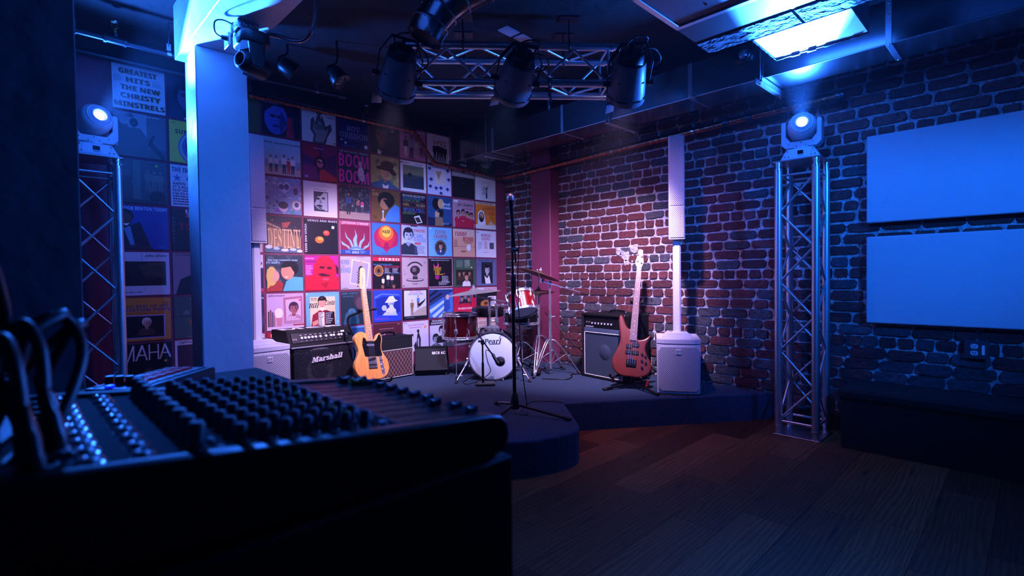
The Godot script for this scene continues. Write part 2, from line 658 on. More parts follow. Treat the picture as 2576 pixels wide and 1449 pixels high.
func planks(fl: Node) -> void:
	var tones := [Color(0.52, 0.31, 0.17), Color(0.61, 0.38, 0.21), Color(0.40, 0.23, 0.12), Color(0.54, 0.34, 0.19), Color(0.46, 0.27, 0.15), Color(0.65, 0.42, 0.25)]
	var w := 0.218
	var row := 0
	var z := -2.42
	while z < 0.8:
		var x := -0.4 - fposmod(row * 0.47, 1.0)
		while x < 4.35:
			var l := rng.randf_range(0.85, 1.5)
			var x1 := minf(x + l, 4.36)
			var under_stage := z < -2.1 and x1 < 2.7 and x > 1.5
			if x1 - x > 0.06 and not under_stage and x1 > 0.2:
				var k := rng.randi() % tones.size()
				var o := put_mesh(board(Vector3.ZERO, Vector3(x1 - x - 0.0007, 0.02, w - 0.0007)), "plank", wood("plank_wood_%d" % k, tones[k]), fl)
				o.position = Vector3((x + x1) * 0.5, -0.01, z)
			x = x1
		z += w
		row += 1

func brick_face(st: SurfaceTool, z: float, y: float, w: float, h: float, out: float, col: Color) -> void:
	var rim: Array[Vector2] = []
	var hw := w * 0.5
	var hh := h * 0.5
	for p: Vector2 in [Vector2(-1, -0.55), Vector2(-0.86, -1), Vector2(-0.1, -1), Vector2(0.86, -1), Vector2(1, -0.55), Vector2(1, 0.55), Vector2(0.86, 1), Vector2(0.1, 1), Vector2(-0.86, 1), Vector2(-1, 0.55)]:
		rim.append(Vector2(p.x * hw + rng.randf_range(-0.004, 0.004), p.y * hh + rng.randf_range(-0.0035, 0.0035)))
	st.set_color(col)
	smooth(st)
	var n := rim.size()
	var front: Array[Vector3] = []
	var back: Array[Vector3] = []
	var tip_x := rng.randf_range(-0.0025, 0.0025)
	var tip_z := rng.randf_range(-0.0025, 0.0025)
	for p in rim:
		var q := Vector2(p.x - signf(p.x) * 0.004, p.y - signf(p.y) * 0.004)
		front.append(Vector3(WX - out + tip_x * signf(q.y) + tip_z * signf(q.x) + rng.randf_range(-0.0012, 0.0012), y + q.y, z + q.x))
		back.append(Vector3(WX + 0.012, y + p.y, z + p.x))
	for k in n:
		var j := (k + 1) % n
		quad(st, back[k], back[j], front[j], front[k])
	flat(st)
	for k in range(1, n - 1):
		tri(st, front[0], front[k], front[k + 1])

func brick_wall() -> void:
	var st := begin()
	box(st, Vector3(WX + 0.106, 1.43, -1.2), Vector3(0.2, 2.86, 8.2))
	var wall := struct(st, "wall_right", mats.mortar, "old red brick wall with pale rough mortar behind drums and bass amp", "wall")
	var cam: Camera3D = get_node("camera")
	var inv := cam.transform.affine_inverse()
	var list := []
	var ch := 0.0815
	for row in 35:
		var y := ch * (row + 0.5) - 0.02
		var header := row % 6 == 2
		var z := -4.575 - rng.randf() * 0.1
		while z < 0.35:
			var l := (0.103 if header else 0.212) * rng.randf_range(0.93, 1.07)
			if not header and rng.randf() < 0.12:
				l *= 0.55
			var zc := z + l * 0.5
			var r := rng.randf()
			var low := clampf(1.25 - y, 0.0, 1.0)
			var col: Color
			if r < 0.18 + 0.3 * low:
				col = Color(0.24, 0.24, 0.27).lerp(Color(0.33, 0.33, 0.36), rng.randf())
			elif r < 0.62:
				col = Color(0.38, 0.17, 0.18).lerp(Color(0.46, 0.24, 0.24), rng.randf())
			else:
				col = Color(0.31, 0.15, 0.17).lerp(Color(0.43, 0.19, 0.20), rng.randf())
			var gap := rng.randf_range(0.011, 0.016) * (1.0 - 0.35 * low)
			var c := inv * Vector3(WX, y, zc)
			var score := l * ch / maxf(c.z * c.z, 0.01) * absf((Vector3(WX, y, zc) - cam.position).normalized().x)
			var u := c.x / -c.z
			var v := c.y / -c.z
			if c.z > -0.1 or absf(u) > 1.0 or absf(v) > 0.575:
				score = 0.0
			if zc > -0.83 and y > 0.82 and y < 2.1 and not (y > 1.40 and y < 1.52):
				score = 0.0
			if (zc > -0.9 and y < 0.38) or (zc < -1.5 and y < ST - 0.02) or (zc > -4.02 and zc < -3.7) or y > 2.6:
				score = 0.0
			list.append([score, zc, y, l - gap, ch - gap * 0.9, (0.004 + rng.randf() * 0.006) * (1.0 + low), col.srgb_to_linear()])
			z += l
	list.sort_custom(func(a: Array, b: Array) -> bool: return a[0] > b[0])
	var rest := begin()
	for i in list.size():
		var e: Array = list[i]
		if i < 300:
			var one := begin()
			brick_face(one, e[1], e[2], e[3], e[4], e[5], e[6])
			put(one, "brick", mats.brick, wall)
		else:
			brick_face(rest, e[1], e[2], e[3], e[4], e[5], e[6])
	var o := put(rest, "brickwork", mats.brick, wall)
	o.set_meta("kind", "stuff")
	# plaster left on the bricks behind the bass guitar head
	st = begin()
	for p: Vector3 in [Vector3(-2.86, 1.36, 0.05), Vector3(-2.93, 1.40, 0.035), Vector3(-2.75, 1.43, 0.045), Vector3(-2.68, 1.34, 0.03), Vector3(-2.84, 1.29, 0.03)]:
		var pts := []
		for k in 9:
			var a := TAU * k / 9
			pts.append(Vector2(cos(a), sin(a)) * p.z * rng.randf_range(0.6, 1.3))
		plate(st, outline(pts, 3), 0.0, 0.013, Transform3D(Basis(Vector3(0, 0, 1), Vector3(0, 1, 0), Vector3(-1, 0, 0)), Vector3(WX, p.y, p.x)), 0.002, false)
	put(st, "plaster_smear", mats.mortar, wall)

# ---------------------------------------------------------------- what hangs and stands round the stage
func spot_lamp(parent: Node3D, at: Vector3, towards: Vector3, col: Color, energy: float, angle: float, soft: float, size := 0.03) -> void:
	var s := SpotLight3D.new()
	s.name = "lamp_light"
	parent.add_child(s)
	s.global_transform = Transform3D(Basis.looking_at(towards - at, Vector3.UP if absf((towards - at).normalized().y) < 0.98 else Vector3.RIGHT), at)
	s.light_color = col
	s.light_energy = energy
	s.spot_angle = angle
	s.spot_angle_attenuation = soft
	s.light_size = size
	s.spot_range = 14.0
	s.spot_attenuation = 2.0
	s.shadow_enabled = true

func tower(label: String, at: Vector3) -> Node3D:
	var t := thing("truss_tower", label, "truss tower", at, 0.0, "aluminium truss towers")
	var st := begin()
	box(st, Vector3(0, 0.004, 0), Vector3(0.30, 0.008, 0.30), 0.001)
	put(st, "base_plate", mats.brushed_aluminium, t)
	st = begin()
	box(st, Vector3(0, 1.961, 0), Vector3(0.30, 0.008, 0.30), 0.001)
	put(st, "top_plate", mats.brushed_aluminium, t)
	for sx: float in [-0.12, 0.12]:
		for sz: float in [-0.12, 0.12]:
			st = begin()
			lathe(st, [Vector2(0.0, 0.07), Vector2(0.026, 0.07), Vector2(0.026, 1.9), Vector2(0, 1.9)], Transform3D(Basis(), Vector3(sx, 0, sz)), 20)
			var chord := put(st, "chord", mats.aluminium, t)
			for e: Array in [[0.008, 1.0], [1.957, -1.0]]:
				st = begin()
				var pr := [Vector2(0.0, 0), Vector2(0.024, 0), Vector2(0.024, 0.018), Vector2(0.021, 0.02), Vector2(0.021, 0.045), Vector2(0.028, 0.047), Vector2(0.028, 0.062), Vector2(0.0, 0.062)]
				lathe(st, pr, Transform3D(Basis() if e[1] > 0 else Basis(Vector3(1, 0, 0), PI), Vector3(sx, e[0], sz)), 20)
				rod(st, Vector3(sx - 0.03, e[0] + e[1] * 0.033, sz), Vector3(sx + 0.03, e[0] + e[1] * 0.033, sz), 0.005, -1.0, 8)
				put(st, "connector", mats.chrome, chord)
	# lacing on the four faces
	var y0 := 0.115
	var step := 0.247
	for f in 4:
		var B := Basis(Vector3.UP, PI * 0.5 * f)
		for y: float in [0.1, 1.86]:
			st = begin()
			rod(st, B * Vector3(-0.10, y, 0.12), B * Vector3(0.10, y, 0.12), 0.009, -1.0, 10)
			put(st, "rung", mats.aluminium, t)
		for k in 7:
			st = begin()
			var s := 1.0 if (k + f) % 2 == 0 else -1.0
			var a := Vector3(s * 0.10, y0 + step * k + 0.012, 0.12)
			var b := Vector3(-s * 0.10, y0 + step * (k + 1) - 0.012, 0.12)
			rod(st, B * a, B * b, 0.0085, -1.0, 10)
			put(st, "brace", mats.aluminium, t)
	return t

func moving_head(label: String, at: Vector3, turn: float, target: Vector3, energy: float, angle: float) -> void:
	var t := thing("moving_head_light", label, "stage light", at, turn, "pale moving head lights on the truss towers")
	var m: StandardMaterial3D = mats.pale_grey_plastic
	# base: a low housing with sloping ends
	var st := begin()
	var prof := PackedVector2Array([Vector2(-0.125, 0.004), Vector2(0.125, 0.004), Vector2(0.122, 0.02), Vector2(0.088, 0.078), Vector2(0.08, 0.083), Vector2(-0.08, 0.083), Vector2(-0.088, 0.078), Vector2(-0.122, 0.02)])
	plate(st, prof, -0.085, 0.085, Transform3D(), 0.012, true, false)
	for x: float in [-0.09, 0.09]:
		for z: float in [-0.06, 0.06]:
			box(st, Vector3(x, 0.003, z), Vector3(0.02, 0.007, 0.02))
	var base := put(st, "base", m, t)
	st = begin()
	plate(st, PackedVector2Array([Vector2(-0.078, 0.018), Vector2(0.078, 0.018), Vector2(0.062, 0.074), Vector2(-0.062, 0.074)]), 0.082, 0.0865, Transform3D(), 0.001, false, false)
	put(st, "panel", mats.white_plastic, base)
	st = begin()
	box(st, Vector3(0.004, 0.052, 0.087), Vector3(0.036, 0.026, 0.002))
	put(st, "display", mats.glass_black, base)
	st = begin()
	for k in 4:
		rod(st, Vector3(-0.008 + 0.009 * k, 0.031, 0.085), Vector3(-0.008 + 0.009 * k, 0.031, 0.089), 0.003, -1.0, 8)
	put(st, "button", mats.black_plastic, base)
	st = begin()
	for p: Vector2 in [Vector2(-0.094, 0.03), Vector2(0.094, 0.03), Vector2(-0.08, 0.068), Vector2(0.08, 0.068), Vector2(-0.07, 0.028), Vector2(0.07, 0.028)]:
		rod(st, Vector3(p.x, p.y, 0.08), Vector3(p.x, p.y, 0.0878), 0.004, -1.0, 8)
	put(st, "screw", mats.black_metal, base)
	# yoke: a broad U
	st = begin()
	var u := PackedVector2Array([Vector2(-0.128, 0.125), Vector2(-0.10, 0.095), Vector2(0.10, 0.095), Vector2(0.128, 0.125), Vector2(0.128, 0.275), Vector2(0.12, 0.286), Vector2(0.098, 0.286), Vector2(0.096, 0.18), Vector2(0.065, 0.14), Vector2(-0.065, 0.14), Vector2(-0.096, 0.18), Vector2(-0.098, 0.286), Vector2(-0.12, 0.286), Vector2(-0.128, 0.275)])
	plate(st, u, -0.045, 0.045, Transform3D(), 0.006, true, false)
	lathe(st, [Vector2(0, 0.08), Vector2(0.06, 0.08), Vector2(0.06, 0.1), Vector2(0, 0.1)], Transform3D(), 24)
	var yoke := put(st, "yoke", m, t)
	st = begin()
	for p: Vector2 in [Vector2(-0.075, 0.125), Vector2(0.075, 0.125), Vector2(-0.03, 0.108), Vector2(0.03, 0.108), Vector2(0.0, 0.128)]:
		rod(st, Vector3(p.x, p.y, 0.04), Vector3(p.x, p.y, 0.0465), 0.0035, -1.0, 8)
	put(st, "screw", mats.black_metal, yoke)
	# head, turned towards what it lights
	var c := t.transform * Vector3(0, 0.232, 0)
	var dir := (t.transform.basis.inverse() * (target - c)).normalized()
	var xf := Transform3D(frame_along(dir), Vector3(0, 0.232, 0))
	st = begin()
	lathe(st, [Vector2(0, -0.115), Vector2(0.05, -0.112), Vector2(0.078, -0.095), Vector2(0.086, -0.05), Vector2(0.094, 0.0), Vector2(0.094, 0.05), Vector2(0.088, 0.078), Vector2(0.07, 0.098), Vector2(0.062, 0.1), Vector2(0.062, 0.096), Vector2(0.057, 0.104), Vector2(0.052, 0.104), Vector2(0.05, 0.108), Vector2(0.047, 0.109), Vector2(0.037, 0.109), Vector2(0.035, 0.094), Vector2(0, 0.094)], xf, 16)
	var head := put(st, "head", m, t)
	st = begin()
	hoop(st, Transform3D(xf.basis, xf * Vector3(0, 0.0995, 0)), 0.066, 0.004, 32, 8)
	hoop(st, Transform3D(xf.basis, xf * Vector3(0, 0.109, 0)), 0.042, 0.0045, 32, 8)
	put(st, "lens_ring", mats.white_plastic, head)
	st = begin()
	lathe(st, [Vector2(0.030, 0.095), Vector2(0.025, 0.101), Vector2(0.012, 0.104), Vector2(0, 0.105)], xf, 20)
	put(st, "lens_glow", glow("beam_glow", Color(0.75, 0.86, 1.0), 9.0), head)
	var gl := t.transform * (xf * Vector3(0, 0.135, 0))
	spot_lamp(t, gl, gl + (t.transform.basis * dir), BEAM, energy, angle, 0.12, 0.04)
	# the faint wide spill of the front lens
	spot_lamp(t, gl, gl + (t.transform.basis * dir), BEAM, energy * 0.06, 80.0, 1.0, 0.06)

func hanging_head() -> void:
	var t := thing("moving_head_light", "dark moving head light hanging under the white beam by the pillar", "stage light", Vector3(0.945, 2.526, -2.96))
	var m := mat("graphite_plastic", Color(0.10, 0.105, 0.12), 0.42)
	var st := begin()
	plate(st, round_rect(0.15, 0.20, 0.05, 6), -0.115, -0.05, Transform3D(Basis(Vector3(1, 0, 0), Vector3(0, 0, -1), Vector3(0, 1, 0)), Vector3(0.012, 0, 0)), 0.012)
	put(st, "base", m, t)
	st = begin()
	var arm := PackedVector2Array([Vector2(-0.015, -0.235), Vector2(0.025, -0.245), Vector2(0.048, -0.22), Vector2(0.055, -0.11), Vector2(-0.03, -0.11)])
	for z: float in [-0.085, 0.065]:
		st = begin()
		plate(st, arm, z, z + 0.022, Transform3D(), 0.006, true, false)
		put(st, "yoke_arm", m, t)
	st = begin()
	var xf := Transform3D(frame_along(Vector3(-0.92, 0.05, 0.39)), Vector3(0.018, -0.205, 0.0))
	lathe(st, [Vector2(0, -0.085), Vector2(0.04, -0.083), Vector2(0.053, -0.07), Vector2(0.056, 0.03), Vector2(0.048, 0.075), Vector2(0.04, 0.085), Vector2(0.034, 0.085), Vector2(0.032, 0.074), Vector2(0, 0.074)], xf, 20)
	var head := put(st, "head", m, t)
	st = begin()
	hoop(st, Transform3D(xf.basis, xf * Vector3(0, 0.084, 0)), 0.036, 0.0035, 28, 8)
	put(st, "lens_ring", mats.white_plastic, head)
	st = begin()
	lathe(st, [Vector2(0.032, 0.076), Vector2(0.0, 0.083)], xf, 20)
	put(st, "lens", mats.glass_black, head)
	# junction box, outlet with plug, conduit
	var j := thing("junction_box", "square galvanised junction box under the white beam above the hanging light", "electrical box", Vector3(0.925, 2.526, -2.955))
	st = begin()
	box(st, Vector3(0, -0.026, 0), Vector3(0.105, 0.052, 0.105), 0.003)
	put(st, "box", mats.galvanised, j)
	st = begin()
	for k in 3:
		hoop(st, Transform3D(Basis(Vector3(1, 0, 0), PI * 0.5), Vector3(-0.032 + 0.032 * k, -0.026, 0.0525)), 0.011, 0.0012, 20, 6)
		hoop(st, Transform3D(Basis(Vector3(0, 0, 1), PI * 0.5), Vector3(-0.0525, -0.026, -0.032 + 0.032 * k)), 0.011, 0.0012, 20, 6)
	put(st, "knockout", mats.galvanised, j)
	var o := thing("power_outlet", "small steel outlet plate with plug under the beam beside the hanging light", "outlet", Vector3(0.85, 2.43, -3.0))
	st = begin()
	box(st, Vector3(0, 0, 0), Vector3(0.012, 0.07, 0.075), 0.002)
	put(st, "plate", mats.galvanised, o)
	st = begin()
	rod(st, Vector3(-0.006, 0.012, 0.0), Vector3(-0.03, 0.012, 0.0), 0.014, 0.011, 14)
	put(st, "plug", mats.black_plastic, o)
	st = begin()
	box(st, Vector3(0.02, 0.06, 0), Vector3(0.012, 0.075, 0.02), 0.002)
	put(st, "bracket", mats.galvanised, o)
	st = begin()
	tube(st, spline([Vector3(-0.028, 0.012, 0.0), Vector3(-0.06, 0.025, 0.01), Vector3(-0.065, 0.07, 0.03), Vector3(-0.03, 0.085, 0.04), Vector3(0.015, 0.075, 0.045)], 6), 0.004, 8)
	put(st, "power_cord", mats.cable, o)
	st = begin()
	tube(st, spline([Vector3(0.978, 2.50, -2.955), Vector3(1.09, 2.515, -2.955), Vector3(1.16, 2.50, -2.92), Vector3(1.20, 2.50, -2.87), Vector3(1.228, 2.545, -2.83), Vector3(1.245, 2.65, -2.81), Vector3(1.25, 2.86, -2.80)], 8), 0.0115, 12)
	tag(put(st, "conduit", mats.galvanised), "bent steel conduit running from the beam box up to the ceiling", "conduit")

func can_light(label: String, at: Vector3, target: Vector3, clamp_at: Vector3, energy: float, col: Color) -> void:
	var t := thing("par_can", label, "stage light", at, 0.0, "stage cans on the ceiling truss")
	t.scale = Vector3.ONE * 1.06
	var y := (at - target).normalized()
	var side := Vector3(0.76, 0, 0.65)
	var z := side.cross(y).normalized()
	var x := y.cross(z)
	var B := Basis(x, y, z)
	var m := mat("can_housing", Color(0.40, 0.41, 0.44), 0.4)
	var st := begin()
	lathe(st, [Vector2(0.104, -0.135), Vector2(0.113, -0.135), Vector2(0.116, -0.128), Vector2(0.116, -0.10), Vector2(0.112, -0.097), Vector2(0.109, -0.06), Vector2(0.098, 0.02), Vector2(0.088, 0.09), Vector2(0.084, 0.10), Vector2(0.07, 0.102), Vector2(0, 0.102)], Transform3D(B, Vector3.ZERO), 32)
	var body := put(st, "body", m, t)
	st = begin()
	for k in 8:
		var a := TAU * (k + 0.5) / 8
		var e := B * Vector3(cos(a), 0, sin(a))
		var s := B * Vector3(-sin(a), 0, cos(a))
		st = begin()
		box(st, e * 0.1135 + B * Vector3(0, -0.098, 0), Vector3(0.055, 0.008, 0.006), 0.0, Basis(s, B.y, e))
		put(st, "vent", mats.black_plastic, body)
	for k in 4:
		var a := TAU * (k + 0.5) / 4
		var e := B * Vector3(cos(a), 0, sin(a))
		var s := B * Vector3(-sin(a), 0, cos(a))
		st = begin()
		box(st, e * 0.099 + B * Vector3(0, 0.005, 0), Vector3(0.022, 0.008, 0.012), 0.003, Basis(s, B.y, e))
		put(st, "vent", mats.black_plastic, body)
	st = begin()
	box(st, B * Vector3(-0.10, -0.15, 0.055), Vector3(0.062, 0.075, 0.003), 0.0, Basis(B.y, 0.5) * B)
	put(st, "frame_flap", m, body)
	st = begin()
	lathe(st, [Vector2(0.0, 0.1), Vector2(0.079, 0.1), Vector2(0.074, 0.145), Vector2(0.066, 0.155), Vector2(0.0, 0.155)], Transform3D(B, Vector3.ZERO), 8)
	put(st, "driver_cap", mats.black_plastic, t)
	st = begin()
	for s: float in [-1.0, 1.0]:
		box(st, B * Vector3(s * 0.124, 0.03, 0), Vector3(0.006, 0.16, 0.03), 0.001, B)
		rod(st, B * Vector3(s * 0.095, -0.03, 0), B * Vector3(s * 0.148, -0.03, 0), 0.016, -1.0, 14)
	box(st, B * Vector3(0, 0.205, 0), Vector3(0.14, 0.006, 0.03), 0.001, B)
	for s: float in [-1.0, 1.0]:
		box(st, B * Vector3(s * 0.097, 0.155, 0), Vector3(0.006, 0.115, 0.03), 0.001, Basis(B.z, s * 0.5) * B)
	put(st, "yoke", mats.black_metal, t)
	st = begin()
	var hook := (clamp_at - at) / 1.06
	rod(st, B * Vector3(0, 0.2, 0), hook + Vector3(0, 0.06, 0), 0.009, -1.0, 10)
	hoop(st, Transform3D(Basis(side.normalized(), Vector3(-side.z, 0, side.x).normalized(), Vector3.UP).orthonormalized() * Basis(Vector3(1, 0, 0), 0), hook), 0.034, 0.008, 20, 8)
	put(st, "hook_clamp", mats.black_metal, t)
	st = begin()
	tube(st, spline([B * Vector3(-0.03, 0.15, 0.02), B * Vector3(-0.05, 0.21, 0.03), B * Vector3(0.01, 0.24, 0.0), B * Vector3(0.08, 0.20, -0.03), hook + Vector3(0.02, 0.05, 0.02)], 6), 0.005, 8)
	tube(st, spline([B * Vector3(0.03, 0.15, 0.02), B * Vector3(0.06, 0.20, 0.05), B * Vector3(0.13, 0.17, 0.03), B * Vector3(0.15, 0.08, 0), hook + Vector3(-0.02, 0.03, 0.03)], 6), 0.005, 8)
	put(st, "power_cable", mats.cable, t)
	st = begin()
	lathe(st, [Vector2(0, -0.125), Vector2(0.104, -0.125), Vector2(0.104, -0.12), Vector2(0, -0.12)], Transform3D(B, Vector3.ZERO), 24)
	put(st, "lens_glow", glow("can_glow_blue" if col == CAN_BLUE else "can_glow", col, 1.5), t)
	var p := at - y * 0.17
	spot_lamp(t, p, target, col, energy, 36.0, 0.9, 0.05)
	# unseen wide rosy spot at the can, placed to warm the floor
	spot_lamp(t, p, target - Vector3(0, 0.8, 0), Color(1.0, 0.62, 0.78), energy * 0.06, 62.0, 1.0, 0.09)

func ceiling_truss() -> void:
	var t := thing("ceiling_truss", "short square aluminium truss hung under the ceiling carrying three stage cans", "truss")
	var a := Vector3(1.83, 0, -2.905)
	var d := Vector3(0.757, 0, 0.654)
	var n := Vector3(0.654, 0, -0.757)
	var L := 1.46
	for y: float in [2.68, 2.44]:
		for w: float in [0.0, 0.24]:
			var p := a + n * w + Vector3(0, y, 0)
			var st := begin()
			rod(st, p + d * 0.05, p + d * (L - 0.05), 0.025, -1.0, 20)
			var c := put(st, "chord", mats.aluminium, t)
			for e: float in [0.0, L]:
				st = begin()
				var s := 1.0 if e == 0.0 else -1.0
				lathe(st, [Vector2(0, 0), Vector2(0.021, 0), Vector2(0.021, 0.045), Vector2(0.028, 0.047), Vector2(0.028, 0.058), Vector2(0, 0.058)], Transform3D(frame_along(d * s), p + d * e), 18)
				put(st, "connector", mats.chrome, c)
	var brace := func(p: Vector3, q: Vector3) -> void:
		var st := begin()
		rod(st, p, q, 0.0085, -1.0, 10)
		put(st, "brace", mats.aluminium, t)
	for k in 6:
		var x0 := 0.10 + 0.21 * k
		var x1 := x0 + 0.21
		var up := k % 2 == 0
		for w: float in [0.0, 0.24]:
			var flip := up if w == 0.0 else not up
			brace.call(a + n * w + d * x0 + Vector3(0, 2.46 if flip else 2.66, 0), a + n * w + d * x1 + Vector3(0, 2.66 if flip else 2.46, 0))
		for y: float in [2.44, 2.68]:
			brace.call(a + n * (0.02 if up else 0.22) + d * x0 + Vector3(0, y, 0), a + n * (0.22 if up else 0.02) + d * x1 + Vector3(0, y, 0))
	for e: float in [0.08, L - 0.08]:
		for w: float in [0.0, 0.24]:
			brace.call(a + n * w + d * e + Vector3(0, 2.46, 0), a + n * w + d * e + Vector3(0, 2.66, 0))
		for y: float in [2.44, 2.68]:
			brace.call(a + n * 0.02 + d * e + Vector3(0, y, 0), a + n * 0.22 + d * e + Vector3(0, y, 0))
	# hangers to the ceiling
	for e: float in [0.42, 1.12]:
		for w: float in [0.0, 0.24]:
			var p := a + n * w + d * e
			var st := begin()
			hoop(st, Transform3D(Basis(d, Vector3.UP, d.cross(Vector3.UP)) * Basis(Vector3(0, 0, 1), PI * 0.5), p + Vector3(0, 2.68, 0)), 0.03, 0.006, 20, 6)
			rod(st, p + Vector3(0, 2.71, 0), p + Vector3(0, CE - 0.004, 0), 0.005, -1.0, 8)
			put(st, "hanger", mats.steel_pipe, t)
			st = begin()
			box(st, p + Vector3(0, CE - 0.004, 0), Vector3(0.13, 0.007, 0.10), 0.001, Basis(Vector3.UP, -0.71))
			put(st, "ceiling_plate", mats.steel_pipe, t)
	# cables laid in the truss, the loom taped to the lower chord
	for k in 3:
		var st := begin()
		var pts := []
		for i in 9:
			pts.append(a + d * (0.12 + 0.15 * i) + n * (0.04 + 0.03 * k + 0.02 * sin(i * 1.7 + k)) + Vector3(0, 2.475 + 0.008 * k + 0.006 * sin(i * 2.3 + k), 0))
		tube(st, spline(pts, 4), 0.006, 7)
		tag(put(st, "truss_cable", mats.cable), ["black cable lying along the near side of the ceiling truss", "black cable lying along the middle of the ceiling truss", "black cable lying along the far side of the ceiling truss"][k], "cable", "cables in the ceiling truss")
	var tp := a + d * 0.98
	var tape := thing("tape_strip", "crumpled silver tape hanging from the lower truss tube", "tape", tp + Vector3(0, 2.42, 0))
	var st2 := begin()
	for k in 7:
		var w := 0.03 - 0.003 * k
		box(st2, Vector3(0.006 * sin(k * 2.1), 0.02 - 0.028 * k, 0.006 * cos(k * 1.7)) + n * -0.03, Vector3(w, 0.032, 0.003), 0.0, Basis(Vector3.UP, -0.71 + 0.35 * sin(k * 1.9)) * Basis(Vector3(1, 0, 0), 0.3 * cos(k * 2.3)))
	put(st2, "tape", mats.galvanised, tape)
	st2 = begin()
	hoop(st2, Transform3D(Basis(d, Vector3.UP, d.cross(Vector3.UP)) * Basis(Vector3(0, 0, 1), PI * 0.5), Vector3(0, 0.02, 0)), 0.03, 0.008, 18, 6)
	put(st2, "tape_wrap", mats.black_plastic, tape)

func rig() -> void:
	tower("aluminium truss tower standing between stage end and black bench", Vector3(4.08, 0, -1.185))
	tower("aluminium truss tower standing beside the dark partition on the left", Vector3(0.388, 0, -4.275))
	moving_head("pale moving head light on the tower in front of the brick wall", Vector3(4.08, 1.965, -1.185), deg_to_rad(-84.0), Vector3(3.07, 2.44, -0.91), BEAM_ENERGY * 0.9, 11.5)
	moving_head("pale moving head light on the tower by the dark partition", Vector3(0.40, 1.965, -4.27), deg_to_rad(4.0), Vector3(0.80, 2.57, -3.05), BEAM_ENERGY * 0.55, 13.0)
	hanging_head()
	ceiling_truss()
	can_light("leftmost of the three stage cans on the ceiling truss", Vector3(1.773, 2.449, -2.81), Vector3(2.35, 0.70, -4.5), Vector3(1.86, 2.44, -2.875), CAN_ENERGY * 0.85, CAN)
	can_light("middle of the three stage cans on the ceiling truss", Vector3(2.30, 2.42, -2.29), Vector3(3.4, 1.0, -4.4), Vector3(2.38, 2.44, -2.43), CAN_ENERGY * 0.62, CAN_BLUE)
	can_light("rightmost of the three stage cans on the ceiling truss", Vector3(2.80, 2.40, -1.80), Vector3(4.25, 0.60, -3.25), Vector3(2.89, 2.44, -1.99), CAN_ENERGY * 1.2, CAN)
	ducts()
	pipes()
	track_spots()

